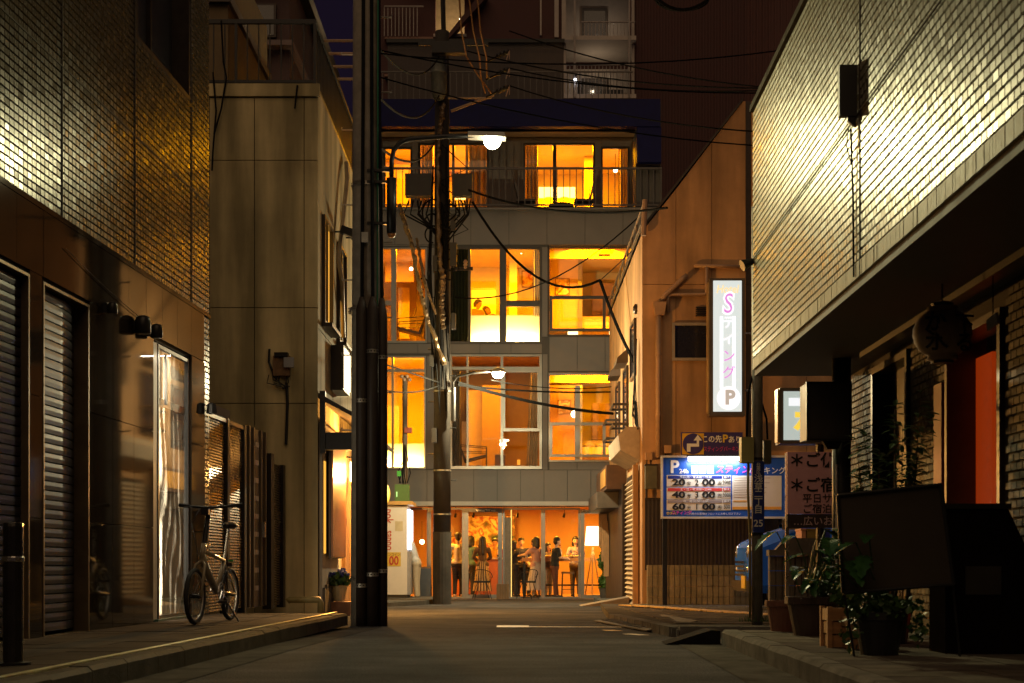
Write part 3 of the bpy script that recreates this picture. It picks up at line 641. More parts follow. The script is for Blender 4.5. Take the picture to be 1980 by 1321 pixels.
MB().tube([(PX_ + .12, PY - .12, gtop - .5), (PX_ + .13, PY - .08, 9.5)], .010, 6).build('ground_wire', mat('green_wire', (.02, .16, .09), .5), P1)
bandm = mat('band_steel', (.45, .42, .36), .35, .8, var=.2)
def band(parent, x, y, z, r, h=.045):
    n = 24; pts = [(x + r * math.cos(2 * math.pi * k / n), y + r * math.sin(2 * math.pi * k / n), z) for k in range(n)]
    m = MB()
    for k in range(n):
        a, b = pts[k], pts[(k + 1) % n]; m.poly([a, b, (b[0], b[1], z + h * (.3 if k % 2 else 1)), (a[0], a[1], z + h * (.3 if k % 2 else 1))]); m.poly([(a[0], a[1], z + h * .7), (b[0], b[1], z + h * .7), (b[0], b[1], z + h), (a[0], a[1], z + h)])
    return m.build('steel_band', bandm, parent)
for zz in (gtop - .03,): band(P1, PX_ - .01, PY + .03, zz, .235)
for k, (dx, dy, zz) in enumerate(((-.055, -.20, .42), (.075, -.215, .55), (.175, -.13, .59), (.075, -.215, 3.18), (.175, -.13, 3.12), (-.055, -.2, 2.6))): band(P1, PX_ + dx, PY + dy, zz, .072)
band(P1, PX_ - .02, PY + .05, .5, .2); band(P1, PX_ - .02, PY + .05, 5.2, .19)
MB().box(PX_ - .06, PX_ + .02, PY - .19, PY - .15, 4.5, 4.62).build('tag_plate', mat('tag_grey', (.45, .43, .38), .5), P1)
for k in range(16):
    zz = 2.3 + k * .45; s_ = 1 if k % 2 else -1
    MB().tube([(PX_ - .02 + s_ * .12, PY + .05, zz), (PX_ - .02 + s_ * .30, PY + .05, zz), (PX_ - .02 + s_ * .30, PY + .05, zz + .03)], .009, 5).build('step_bolt', bandm, P1)
# street lamp bracketed to the pole
SL = thing('street_lamp', 'lit street lamp on a curved black arm bracketed to the thick pole', 'street lamp', at(760, 450, PY - .1))
ly = PY - .12; lampx, lampz = X(952, ly), Z(268, ly)
arm = [at(757, 345, ly), at(757, 312, ly), at(761, 292, ly), at(772, 277, ly), at(790, 269, ly), at(860, 264, ly), at(925, 262, ly)]
MB().tube(arm, .028, 10).build('arm', blackm, SL, smooth=True)
MB().tube([at(757, 452, ly), at(757, 345, ly)], .058, 14).build('ballast_case', blackm, SL, smooth=True); MB().ball(at(757, 454, ly), (.05, .05, .035), 12, 6).build('ballast_cap', mat('amber_cap', (.4, .16, .04), .3), SL, smooth=True)
for py in (330, 352, 432): MB().box(PX_, X(757, ly), ly - .02, ly + .02, Z(py, ly) - .015, Z(py, ly) + .015).build('bracket', blackm, SL)
MB().prism([vadd(at(905, 258, ly), (0, -.09, 0)), vadd(at(975, 258, ly), (0, -.09, -.01)), vadd(at(978, 268, ly), (0, -.11, -.01)), vadd(at(905, 266, ly), (0, -.1, 0))], (0, .2, 0)).build('lamp_hood', mat('hood_grey', (.25, .25, .23), .4, .4), SL)
MB().ball((lampx, ly - .02, lampz - .035), (.10, .09, .095), 18, 12).build('lamp_globe', mat('lamp_white', emit=((1.0, .93, .60), 70.0)), SL, smooth=True)
l1 = light('SPOT', 'street_lamp_light', (lampx, ly - .06, lampz - .17), 1150, (1.0, .91, .47), SL, size=.14, spot=108, blend=1.0); aim(l1, (1.7, 7.6, 2.2))

for k, pts in enumerate(([(412, 140), (418, 215), (412, 290), (410, 330)], [(428, 40), (432, 120), (438, 150), (428, 210), (414, 260)], [(575, 165), (572, 190), (570, 210)])):
    tag(MB().tube([at(a, b, YB - .05) for a, b in pts], .014, 5).build('hanging_cable', mat('cable_black')), ['slack cable hanging at the tile corner of the yellow wall', 'thin cable dangling from the roof railing over the yellow wall', 'short cable end hanging from the cornice'][k], 'cable')
# ---------------------------------------------------------------- second pole with transformer and lamp
QY, QX = 29.9, -1.47
P2 = thing('transformer_pole', 'slimmer utility pole with transformer, cross arms and cable bundles before the hotel', 'utility pole', (QX, QY, gz(QY)))
MB().tube([(QX, QY, -.4), (QX, QY, Z(62, QY))], [.19, .145], 18).build('shaft', mat('pole_dark', (.030, .023, .018), .8, var=.4, scale=5, bump=.2, dirt=.35), P2, smooth=True)
MB().lathe([(.197, 0), (.195, 1.5), (.197, 1.52)], (QX, QY, gz(QY)), 18).build('base_wrap', mat('wrap_grey', (.07, .062, .055), .8, var=.3), P2)
for zz in (1.72, 2.64, 4.3): band(P2, QX, QY, zz, .195, .03)
tm = mat('transformer_grey', (.14, .15, .13), .5, .2, var=.3, scale=8)
MB().lathe([(.0, 0), (.10, .01), (.14, .10), (.16, .16), (.16, .52), (.17, .53), (.17, .57), (.16, .58), (.16, .92), (.12, 1.0), (.0, 1.02)], (QX - .05, QY - .33, Z(203, QY)), 18).build('transformer', tm, P2, smooth=True)
MB().box(X(838, QY), X(905, QY), QY - .62, QY - .42, Z(122, QY), Z(100, QY)).build('cross_arm', blackm, P2); MB().box(X(812, QY), X(945, QY), QY - .55, QY - .5, Z(106, QY), Z(100, QY)).build('cross_arm', blackm, P2)
MB().tube([at(872, 215, QY - .2), at(955, 184, QY - .2)], .03, 6).build('brace', mat('galv_rust', (.30, .22, .15), .5, .5), P2); MB().tube([at(866, 190, QY - .2), at(950, 190, QY - .2)], .022, 6).build('brace', mat('galv_rust'), P2)
ins = mat('porcelain', (.35, .24, .17), .3)
for k, (px, py) in enumerate(((985, 98), (985, 132), (985, 166))):
    a, b = at(px - 45, py + 22, QY - .25), at(px, py, QY - .6)
    MB().tube([a, b], .022, 6).build('insulator_arm', blackm, P2)
    for q in (.55, .7, .85): MB().ball(Vector(a).lerp(b, q), (.065, .065, .05), 10, 6).build('insulator', blackm, P2)
    MB().tube([b, vadd(b, (-.07, 0, -.22))], .012, 5).build('tail', ins, P2); MB().tube([b, vadd(b, (-.0, 0, -.18))], .01, 5).build('tail', ins, P2)
MB().tube([at(858, 70, QY), at(855, -60, QY)], .05, 8).build('riser', blackm, P2)
for k, (px0, px1, py0, py1) in enumerate(((786, 836, 346, 388), (876, 914, 346, 388))):
    MB().box(X(px0, QY), X(px1, QY), QY - .42, QY - .2, Z(py1, QY), Z(py0, QY)).build('junction_box', mat('jbox', (.04, .038, .036), .5, var=.2), P2)
    for q in range(6): 
        a = at(px0 + 5 + q * (px1 - px0 - 10) / 5, py1, QY - .3); MB().tube([a, vadd(a, (random.uniform(-.15, .1), -.05, -.3)), at(850 + random.uniform(-6, 12), py1 + 60 + q * 7, QY - .15)], .018, 5).build('cable', mat('cable_black'), P2)
for k in range(7):   # loops of slack cable
    c = Vector(at(random.uniform(815, 880), random.uniform(385, 560), QY - .25)); r_ = random.uniform(.10, .30)
    pts = [c + Vector((math.cos(a) * r_ * .8, math.sin(a) * .06, math.sin(a) * r_)) for a in [2 * math.pi * i / 18 for i in range(15)]]
    MB().tube(pts, .017, 6).build('cable_loop', mat('cable_black'), P2, smooth=True)
wrap = mat('foil_wrap', (.16, .11, .065), .35, .6, var=.4, scale=30, bump=.9, bscale=28)
def bundle(path, r, name='cable_bundle'):
    pts = []; rs = []
    for a, b in zip(path, path[1:]):
        for i in range(14):
            q = Vector(a).lerp(b, i / 14); pts.append(q + Vector((random.gauss(0, r * .18), random.gauss(0, r * .18), 0))); rs.append(r * random.uniform(.75, 1.25))
    return MB().tube(pts, rs, 7).build(name, wrap, P2)
bundle([at(856, 200, QY - .22), at(850, 260, QY - .24), at(846, 330, QY - .26), at(848, 460, QY - .28), at(856, 540, QY - .28), at(853, 590, QY - .26), at(857, 640, QY - .24)], .055)
bundle([at(772, 395, QY - .8), at(798, 480, QY - .7), at(812, 560, QY - .6), at(828, 620, QY - .45), at(862, 712, QY - .25)], .045)
bundle([at(805, 460, QY - .6), at(822, 550, QY - .5), at(845, 612, QY - .3)], .03)
for k in range(16):     # cables clipped along and slung off the pole
    a_ = random.uniform(-.22, .22); z0_ = random.uniform(3.5, 6.5); z1_ = z0_ + random.uniform(1.5, 4.5)
    MB().tube([(QX + a_, QY - .2, z0_), (QX + a_ + random.uniform(-.12, .12), QY - .26, z0_ * .6 + z1_ * .4), (QX + a_ + random.uniform(-.08, .08), QY - .22, z1_)], random.uniform(.010, .022), 5).build('cable', mat('cable_black'), P2)
for (px_, py_0, py_1, w_) in ((838, 500, 530, 9), (874, 610, 640, 8), (832, 690, 712, 8), (872, 420, 452, 10), (836, 830, 858, 9)): MB().box(X(px_, QY), X(px_ + w_, QY), QY - .3, QY - .1, Z(py_1, QY), Z(py_0, QY)).build('small_box', mat('jbox'), P2)
for k in range(5):
    c = Vector(at(random.choice((800, 815, 905, 920, 890)), random.uniform(300, 440), QY - .2)); MB().tube([Vector((QX, QY - .2, c.z + .25)), c + Vector((0, 0, -.25)), Vector((QX, QY - .2, c.z - .5))], .012, 5).build('cable_loop', mat('cable_black'), P2)
MB().box(X(871, QY), X(884, QY), QY - .3, QY - .1, Z(520, QY), Z(475, QY)).build('relay_box', mat('jbox'), P2)
MB().box(X(880, QY), X(915, QY), QY - .25, QY - .2, Z(527, QY), Z(521, QY)).build('side_arm', blackm, P2); MB().lathe([(.03, 0), (.05, .03), (.03, .06), (.05, .09), (.03, .12), (.05, .15), (.02, .2)], at(900, 521, QY - .22), 10).build('insulator', ins, P2)
MB().tube([at(877, 750, QY - .25), at(877, 815, QY - .25)], .05, 10).build('meter_tube', blackm, P2)
for k in range(12): 
    zz = 1.9 + k * .55; s_ = 1 if k % 2 else -1; MB().tube([(QX + s_ * .15, QY, zz), (QX + s_ * .30, QY, zz)], .012, 5).build('step_bolt', blackm, P2)
S2 = thing('pole_lamp', 'smaller lit lamp on a short arm of the transformer pole', 'street lamp', at(880, 760, QY))
MB().tube([at(876, 800, QY - .2), at(876, 740, QY - .2), at(884, 728, QY - .25), at(915, 721, QY - .35), at(950, 718, QY - .5)], .028, 8).build('arm', blackm, S2, smooth=True)
MB().lathe([(.02, .10), (.10, .07), (.17, .0), (.16, -.01)], at(963, 720, QY - .5), 16).build('lamp_hood', mat('hood_grey'), S2, smooth=True)
MB().ball(at(963, 724, QY - .5), (.12, .12, .085), 14, 10).build('lamp_globe', mat('lamp_white2', emit=((1.0, .93, .66), 22.0)), S2, smooth=True)
light('POINT', 'pole_lamp_light', vadd(at(963, 724, QY - .5), (0, -.05, -.14)), 1150, (1.0, .86, .50), S2, size=.1)
# small steel post with green box
P3 = thing('steel_post', 'slim steel post carrying a green box above the vending machine', 'post', (X(783, 33), 33, -.2))
MB().tube([(X(783, 33), 33, -.3), (X(783, 33), 33, Z(728, 33))], .06, 10).build('shaft', mat('post_rust', (.10, .075, .05), .6, var=.35), P3)
MB().box(X(765, 33), X(793, 33), 32.75, 32.93, Z(975, 33), Z(938, 33)).build('green_box', mat('box_green', (.06, .14, .035), .45, var=.2), P3); MB().box(X(769, 33), X(777, 33), 32.78, 32.9, Z(922, 33), Z(912, 33)).build('green_fuse', mat('fuse_green', (.03, .35, .06), .3), P3)
MB().box(X(768, 33), X(770, 33), 32.74, 32.749, Z(962, 33), Z(952, 33)).build('pilot_lamp', mat('pilot_glow', emit=((.2, 1, .2), .8)), P3)
for k in range(6): MB().tube([at(772 + k * 3, 935, 32.85), at(770 + k * 4 + random.uniform(-6, 6), 915, 32.8), at(783, 890 - k * 6, 32.9)], .014, 5).build('cable', mat('cable_black'), P3)
for k in range(4): MB().ball(at(777 + k * 5, 728 + (k % 2) * 6, 32.9), .045, 8, 6).build('insulator', ins, P3)
MB().box(X(783, 33), X(797, 33), 32.85, 32.95, Z(838, 33), Z(828, 33)).build('clamp', mat('clamp_red', (.25, .05, .03), .5), P3)
# overhead wires: each one a thing
wm = mat('wire_black', (.005, .005, .005), .9, var=0, spec=.1); wc = mat('wire_copper', (.30, .16, .07), .45, .3, var=0)
def wire(a, b, drop, r, lab, m_=wm, grp=None): tag(MB().tube(sag(a, b, drop), r, 5).build('overhead_wire', m_), lab, 'wire', grp)
wire(at(900, 365, QY - .3), at(1290, 402, 24.0), .25, .022, 'heavy black wire sagging past the lit top floor to the beige building')
wire(at(913, 390, QY - .3), at(1160, 542, 30), .75, .028, 'thick black cable dipping from the junction box in front of the lit rooms')
wire(at(1160, 542, 30), at(1226, 700, 27.5), .10, .035, 'thick cable dropping to the side wall of the beige building')
wire(at(880, 575, QY - .2), at(1240, 415, 27), .5, .014, 'thin wire rising to the roof edge of the beige building')
wire(at(1163, 540, 30), at(1262, 445, 27), .02, .010, 'thin stay from the cable joint up to the roof edge')
wire(at(885, 740, QY - .2), at(1185, 800, 33), .10, .035, 'lower bundle of cable in front of the second floor rooms')
wire(at(885, 745, QY - .2), at(1180, 758, 33), .06, .02, 'upper of two cables across the second floor rooms')
wire(at(950, 735, QY - .3), at(1182, 748, 33), .10, .010, 'thin drop wire beside the lower street lamp')
wire(at(700, 690, 20), at(850, 740, QY), .0, .014, 'wire from the thick pole to the transformer pole')
wire(at(743, 755, 22), at(850, 745, QY), .08, .012, 'lowest wire between the two poles')
for k, (x0, x1) in enumerate(((905, 938), (922, 945), (888, 950))):
    pts = [at(x0 - 2, -40, 27), at(x0 + 10 - 3 * k, 60, 27.5), at(x0 + 22 - 4 * k, 110, 28), at((x0 + x1) / 2 + 8, 150, 29), at(x1, 180 - 30 * (k == 1), 29.5)]
    q = []
    for a, b in zip(pts, pts[1:]): q += [Vector(a).lerp(b, i / 5) for i in range(5)]
    tag(MB().tube(q + [Vector(pts[-1])], .018, 6).build('copper_cable', wc, smooth=True), 'tan jumper cable hanging down to the cross arm of the transformer pole', 'cable', 'jumper cables at the cross arm')
for k, (y0, y1) in enumerate(((30, 140), (105, 128), (185, 235), (160, 160))):
    wire(at(985 if k != 0 else 900, (98, 132, 166, 60)[k], QY - .5), at(1760, y1 + 20, 22 + k * .4), .35, .014, 'thin line running from the insulators across the dark tower', grp='lines from the insulators')
for k, (y0, y1) in enumerate(((-20, 60), (-30, 175), (20, 300))):
    wire(at(700, y0 + 120, PY), at(1800, y1 - 20, 20.5 + k * .3), .35, .010, 'thin line running from the thick pole across the dark tower', grp='lines from the thick pole')
for k in range(3): wire(at(735, 95 + k * 95, PY), at(850, 108 + k * 75, QY - .2), .35, .016, 'slack black wire linking the two poles', grp='slack wires linking the poles')
cr = thing('wire_coil', 'loop of spare cable hanging from wires above the street', 'cable', at(1320, 5, 24))
MB().tube([Vector(at(1320, -8, 24)) + Vector((.45 * math.cos(a), .05 * math.sin(3 * a), .22 * math.sin(a))) for a in [2 * math.pi * i / 24 for i in range(24)]], .03, 6, closed=True).build('coil', wm, cr)
for k in range(5): MB().tube([Vector(at(1320, -8, 24)) + Vector((.45 * math.cos(a + k) , .05 + .02 * k, .20 * math.sin(a + k))) for a in [2 * math.pi * i / 24 for i in range(10)]], .022, 5).build('strand', wm, cr)

# ---------------------------------------------------------------- vending machine
VY = 31.5
VM = thing('vending_machine', 'white drinks vending machine seen from its lettered side near the hotel', 'vending machine', (X(768, VY), VY, -.2))
x0, x1 = X(735, VY), X(787, VY); z0, z1 = Z(1150, VY), Z(978, VY)
white_p = mat('machine_white', (.55, .51, .47), .4, var=.06)
MB().box(x0, x1, VY, VY + 1.1, z0, z1).build('cabinet', white_p, VM)
MB().box(x0 + .02, x1, VY + .02, VY + 1.05, gz(VY), z0).build('plinth', blackm, VM)
MB().box(x1 + .001, x1 + .06, VY + .05, VY + 1.05, Z(1062, VY), z1 - .08).build('lit_front', mat('vend_glow', emit=((.75, .85, 1.0), 3.2)), VM)
MB().box(x1 + .001, x1 + .07, VY + .05, VY + 1.05, z0, Z(1066, VY)).build('lower_front', mat('vend_grey', (.2, .2, .22), .4), VM)
MB().box(X(745, VY), X(775, VY), VY - .006, VY - .002, Z(1095, VY), Z(1068, VY)).build('price_panel', mat('price_yellow', (.55, .36, .05), .5, var=.1), VM)
redm = mat('letter_red', (.38, .03, .02), .5, var=0)
text('pok', .26, (X(752, VY), VY - .004, Z(998, VY)), redm, VM, (R(90), R(90), 0), sx=.8, bold=.01)
text('sappo', .26, (X(753, VY), VY - .004, Z(1045, VY)), redm, VM, (R(90), R(90), 0), sx=.72, bold=.01)
text('100', .27, (X(757, VY), VY - .012, Z(1085, VY)), redm, VM, sx=.8, bold=.02)
text('ワンコイン!', .09, (X(760, VY), VY - .012, Z(1073, VY)), mat('letter_dark', (.05, .05, .05), .5, var=0), VM, sx=.75)
MB().box(X(764, VY), X(779, VY), VY - .005, VY - .002, Z(1027, VY), Z(1008, VY)).build('notice', mat('notice_cream', (.45, .38, .25), .5), VM)
# kerb island in front
isl = MB(); pts = [(-2.4, 27.6), (-2.1, 28.5), (-1.8, 29.3), (-1.62, 30.6), (-1.6, 33), (-3.2, 33), (-3.2, 27.6)]
isl.prism([(x, y, gz(28) - .08) for x, y in pts], (0, 0, .16)); struct(isl.build('pavement_island', conc_d))
t = thing('round_shop_lantern', 'small round amber lantern glowing behind the thick pole', 'lantern', at(742, 955, 24)); MB().ball(at(741, 955, 24), (.12, .12, .20), 14, 10).build('paper', mat('amber_glow', emit=((1.0, .52, .03), 1.4)), t, smooth=True); MB().lathe([(.05, .2), (.05, .23)], at(741, 955, 24), 10).build('cap', blackm, t); MB().tube([vadd(at(741, 955, 24), (0, 0, .22)), vadd(at(741, 955, 24), (-.45, 0, .35))], .008, 5).build('hook', blackm, t)
MB().box(x0 - .1, x1 + .12, VY - .05, VY + 1.2, z1 + .02, z1 + .10).build('canopy', mat('canopy_amber', (.5, .27, .08), .5, var=.3), VM)
# ---------------------------------------------------------------- hotel
HB = 37.2
def hx(px): return X(px, HB)
def hz(py): return Z(py, HB)
HT = thing('hotel_building', 'grey panelled hotel with glowing amber rooms closing the street', 'building', (hx(990), HB, gz(HB)))
fac = mat('hotel_panel', (.17, .155, .142), .6, .1, var=.10, scale=1.2); facd = mat('hotel_joint', (.07, .065, .06), .7)
alu = mat('aluminium', (.33, .32, .30), .35, .5, var=.08); alud = mat('dark_aluminium', (.10, .09, .085), .4, .5, var=.1)
gl = glass('window_glass'); glb = glass('tinted_glass', (.55, .62, .58))
holes_px = [(788, 1262, 980, 1160), (728, 824, 688, 907), (870, 1048, 685, 907), (1060, 1230, 720, 893), (728, 826, 478, 663), (868, 1047, 478, 664), (1060, 1220, 475, 650), (728, 1229, 250, 405)]
H = [(hx(a), hx(b), hz(d), hz(c)) for a, b, c, d in holes_px]
wh = holey(MB(), hx(690), hx(1278), gz(HB) - .1, hz(197), H, HB, HB + .22).build('wall', facd, HT)
def hbox(px0, px1, py0, py1, y0, y1, name, m, parent=HT, **k): return MB().box(hx(px0), hx(px1), HB + y0, HB + y1, hz(py1), hz(py0)).build(name, m, parent, **k)
# cladding panels, one by one
def panels(px0, px1, py0, py1, n):
    for i in range(n):
        a = px0 + (px1 - px0) * i / n; b = px0 + (px1 - px0) * (i + 1) / n
        MB().box(hx(a) + .006, hx(b) - .006, HB - .03, HB - .001, hz(py1) + .006, hz(py0) - .006).build('facade_panel', fac, wh)
panels(690, 1278, 909, 971, 13); panels(690, 1278, 407, 474, 8); panels(690, 867, 665, 684, 3); panels(1062, 1278, 652, 718, 4)
panels(690, 867, 0 + 474, 477, 1); panels(826.5, 867, 479, 663, 1); panels(825, 869, 689, 907, 1); panels(1049, 1059, 685, 909, 1); panels(1048, 1059, 478, 652, 1); panels(1231, 1278, 719, 894, 1); panels(1221, 1278, 476, 651, 1)
panels(868, 1048, 665.5, 684, 3); panels(1062, 1278, 894, 909, 4)
hbox(690, 1278, 971.5, 979.5, -.55, -.0, 'canopy', mat('canopy_grey', (.45, .43, .39), .5, var=.1))
# navy roof fascia
navy = mat('navy_fascia', (.006, .007, .06), .6, var=.2, spec=.2)
hbox(690, 1275, 197.5, 250, -.25, .23, 'roof_fascia', navy); hbox(1230, 1277, 250.5, 318, -.22, .2, 'roof_fascia', navy)
# rooms
def room(px0, px1, py0, py1, depth, m, energy, col, y0=.22, lit=True, lx=None, ceil=None, n=1):
    x0, x1, z0, z1 = hx(px0), hx(px1), hz(py1), hz(py0) ; a, b = HB + y0, HB + y0 + depth
    r = MB().poly([(x0, b, z0), (x1, b, z0), (x1, b, z1), (x0, b, z1)])
    r.poly([(x0, a, z0), (x0, b, z0), (x0, b, z1), (x0, a, z1)]); r.poly([(x1, a, z0), (x1, a, z1), (x1, b, z1), (x1, b, z0)])
    r.poly([(x0, a, z1), (x0, b, z1), (x1, b, z1), (x1, a, z1)], 0); r.poly([(x0, a, z0), (x1, a, z0), (x1, b, z0), (x0, b, z0)], 1)
    ro = r.build('room', [m, mat('room_floor', (.35, .22, .12), .5, var=.2)], HT)
    if energy: 
        for k in range(n): light('AREA', 'room_light', (x0 + (x1 - x0) * (k + .5) / n, a + .55, z1 - .05), energy / n, col, HT, size=(x1 - x0) / n * .5, sy=.5)
    return ro
warm = (1.0, .36, .0); warm2 = (1.0, .375, .0)
rw = mat('room_wall', (.74, .60, .28), .8, var=.04); rwb = mat('room_wall_brown', (.40, .25, .12), .8, var=.08); rwo = mat('room_wall_ochre', (.60, .44, .25), .8, var=.05)
room(700, 850, 682, 909, 4.0, rw, 540, warm2); room(868, 1052, 674, 909, 4.0, rwb, 240, warm); room(1056, 1240, 700, 897, 4.0, rw, 500, warm2)
room(700, 850, 470, 666, 4.0, rwo, 330, warm); room(866, 1052, 466, 667, 3.2, rw, 500, warm2); room(1056, 1240, 464, 654, 4.0, rw, 540, warm2)
# interior partitions and back-wall details
def inner(px0, px1, py0, py1, d0, d1, name, m, **k):
    """box inside the building whose outline is given where it would cross the facade plane"""
    Y = HB + d0; return MB().box(X(px0, Y), X(px1, Y), Y, HB + d1, Z(py1, Y), Z(py0, Y)).build(name, m, HT, **k)
woodd = mat('dark_wood', (.16, .085, .04), .5, var=.25, stretch=(1, 1, .2), scale=8); woodm = mat('mid_wood', (.40, .24, .11), .5, var=.2)
doorw = mat('door_cream', (.74, .60, .36), .6)
inner(805, 822, 545, 660, 3.6, 3.9, 'wardrobe', woodd); inner(745, 800, 478, 545, 2.4, 2.55, 'bulkhead', rwb); inner(770, 792, 556, 655, 3.55, 3.6, 'room_door', doorw); inner(800, 803, 595, 610, 3.5, 3.55, 'intercom', woodd)
inner(748, 772, 785, 880, 3.6, 3.7, 'room_door', doorw)
inner(893, 905, 815, 900, 3.6, 3.7, 'room_door', mat('lit_door', (.85, .70, .40), .6)); inner(905, 932, 755, 900, 2.6, 3.9, 'closet', rwo); inner(932, 968, 745, 902, 2.2, 3.9, 'partition', rwb)
inner(1060, 1225, 482, 500, 1.0, 1.1, 'air_duct', mat('duct_wood', (.46, .32, .18), .6)); inner(1063, 1118, 500, 640, 2.0, 2.1, 'partition', rwo); inner(1145, 1185, 548, 625, 3.6, 3.75, 'headboard', woodm)
inner(1118, 1126, 500, 648, 1.9, 2.1, 'inner_mullion', alu); inner(1157, 1180, 490, 494, .6, .75, 'air_grille', woodd)
inner(1060, 1225, 722, 740, 1.0, 1.1, 'air_duct', mat('duct_wood')); inner(1063, 1118, 745, 890, 2.0, 2.1, 'partition', mat('room_wall_rust', (.42, .24, .10), .8)); inner(1118, 1126, 745, 890, 1.9, 2.1, 'inner_mullion', alu); inner(1145, 1180, 780, 850, 3.6, 3.75, 'headboard', woodm)
inner(985, 1000, 500, 612, 2.4, 2.5, 'pilaster', rw)
inner(1098, 1190, 612, 622, 2.6, 3.4, 'cove_shelf', rw); inner(1098, 1190, 852, 862, 2.6, 3.4, 'cove_shelf', rw)
# glowing low ledges behind the glass
glowm = mat('ledge_white', (.86, .78, .52), .6, var=0)
def ledge(px0, px1, py0, py1, e, lab):
    y = HB + .52; x0, x1 = X(px0, y), X(px1, y); z1 = Z(py0, y); z0 = hz(py1) - .05
    MB().box(x0, x1, y, y + .9, z0, z1).build('ledge', glowm, HT, label=lab)
    MB().box(x0 + .03, x1 - .03, HB + .245, HB + .275, z0 + .03, z0 + .05).build('strip_lamp', mat('strip_glow', emit=((1.0, .80, .42), 6.0)), HT)
    l = light('AREA', 'strip_light', ((x0 + x1) / 2, HB + .30, z0 + .07), e * 1.0, (1.0, .68, .20), HT, size=x1 - x0 - .1, sy=.06); l.rotation_euler = (R(112), 0, 0)
ledge(909, 1047, 610, 664, 130, 'white bed ledge lit from below behind the glass'); ledge(735, 824, 858, 907, 95, 'white bed ledge lit from below on the second floor')
for px0, px1, py in ((1098, 1190, 640), (1098, 1190, 884)):
    y = HB + 2.5; MB().box(X(px0, y), X(px1, y), y, y + .05, Z(py + 9, y), Z(py, y)).build('strip_lamp', mat('strip_glow2', emit=((1.0, .78, .38), 3.0)), HT)
# roll-down screen showing a picture of two people
SCN = thing('projection_screen', 'roll-down screen showing two people leaning together in the third floor room', 'screen', at(935, 612, HB + 2.4)); ys3 = HB + 2.4
cx = lambda a, b, k=0: at(890 + a / 9.435, 540 + b / 9.435, ys3 - .004 * k)
MB().prism([cx(205, 680), cx(650, 680), cx(650, 190), cx(205, 190)], (0, .01, 0)).build('screen_sheet', mat('screen_gold', (.74, .56, .24), .8, var=.03), SCN)
MB().prism([cx(205, 195), cx(655, 195), cx(655, 160), cx(205, 160)], (0, .05, 0)).build('roller_case', woodm, SCN); MB().prism([cx(648, 680), cx(655, 680), cx(655, 195), cx(648, 195)], (0, .012, 0)).build('edge', woodm, SCN)
hr = mat('print_hair', (.02, .006, .004), .8); skp = mat('print_skin', (.34, .085, .02), .8); shp = mat('print_shirt', (.15, .075, .05), .8)
for nm, m_, pts in (('picture_shirt', shp, [(210, 678), (212, 540), (260, 535), (330, 565), (400, 560), (430, 600), (448, 678)]), ('picture_face', skp, [(290, 545), (295, 450), (345, 425), (395, 425), (388, 480), (362, 515), (335, 555)]), ('picture_hair', hr, [(262, 515), (243, 480), (240, 440), (270, 385), (320, 360), (370, 375), (405, 412), (345, 428), (325, 455), (300, 462), (290, 500)]), ('picture_hair', hr, [(400, 540), (420, 500), (460, 485), (510, 500), (545, 550), (565, 615), (520, 645), (480, 665), (455, 675), (440, 610)]), ('picture_face', skp, [(452, 555), (490, 525), (528, 545), (542, 600), (518, 635), (490, 620)]), ('picture_arm', skp, [(490, 678), (540, 640), (600, 628), (645, 655), (645, 678)])):
    MB().prism([cx(a, b, 1 + (nm != 'picture_shirt') + (nm == 'picture_face') * (pts[0][0] > 400)) for a, b in pts], (0, .002, 0)).build(nm, m_, SCN)
# curtains
def curtain(px0, px1, py0, py1, d, m, lean=0, waves=6):
    y = HB + d; x0, x1 = X(px0, y), X(px1, y); z0, z1 = Z(py1, y), Z(py0, y); mb = MB(); n = waves * 6
    for i in range(n + 1):
        t = i / n; yy = y + .05 * math.sin(t * waves * 6.283); mb.v += [(x0 + (x1 - x0) * t + lean, yy, z0), (x0 + (x1 - x0) * t, yy, z1)]
    for i in range(n): mb.f.append((2 * i, 2 * i + 2, 2 * i + 3, 2 * i + 1)); mb.mi.append(0)
    return mb.build('curtain', m, HT, smooth=True)
cu = mat('curtain_cream', (.66, .52, .32), .8, var=.1); cud = mat('curtain_dark', (.13, .115, .09), .85, var=.15)
curtain(1030, 1047, 478, 612, .45, cu, .02, 4); curtain(1025, 1047, 720, 905, .45, mat('curtain_tan', (.42, .30, .17), .8), -.1, 4); curtain(869, 906, 478, 664, .35, cud, 0, 6); curtain(872, 890, 712, 905, .40, cud, 0, 4)
# glazing frames of floors two and three
def bars(lst, m, y0=.02, y1=.14, name='window_frame'):
    for a, b, c, d in lst: hbox(a, b, c, d, y0, y1, name, m)
W2 = [(870, 1048, 685, 689), (870, 1048, 901, 907), (870, 874, 689.2, 900.8), (1043, 1048, 689.2, 900.8), (874.2, 1042.8, 709, 715), (902, 906, 715.2, 900.8), (968, 973, 689.2, 708.8), (968, 973, 715.2, 900.8), (902, 906, 689.2, 708.8), (973.2, 1042.8, 828, 834), (973.2, 977, 715.2, 827.8), (1039, 1042.8, 715.2, 827.8), (977.2, 1038.8, 715.2, 720)]
bars(W2, alu)
W3 = [(868, 1047, 478, 481), (868, 1047, 660, 664), (868, 871, 481.2, 659.8), (905, 910, 481.2, 659.8), (966, 979, 481.2, 659.8), (1043, 1047, 481.2, 659.8), (979.2, 1042.8, 581, 592)]
bars(W3, alud)
bars([(728, 826, 478, 481), (728, 826, 659, 663), (756, 766, 481.2, 658.8), (822, 826, 481.2, 658.8), (728, 755.8, 581, 590)], alu)
bars([(728, 824, 688, 691), (728, 824, 903, 907), (820, 824, 691.2, 902.8), (728, 819.8, 714, 719), (757, 761, 719.2, 902.8)], alu)
bars([(757, 761, 691.2, 713.8)], alu)
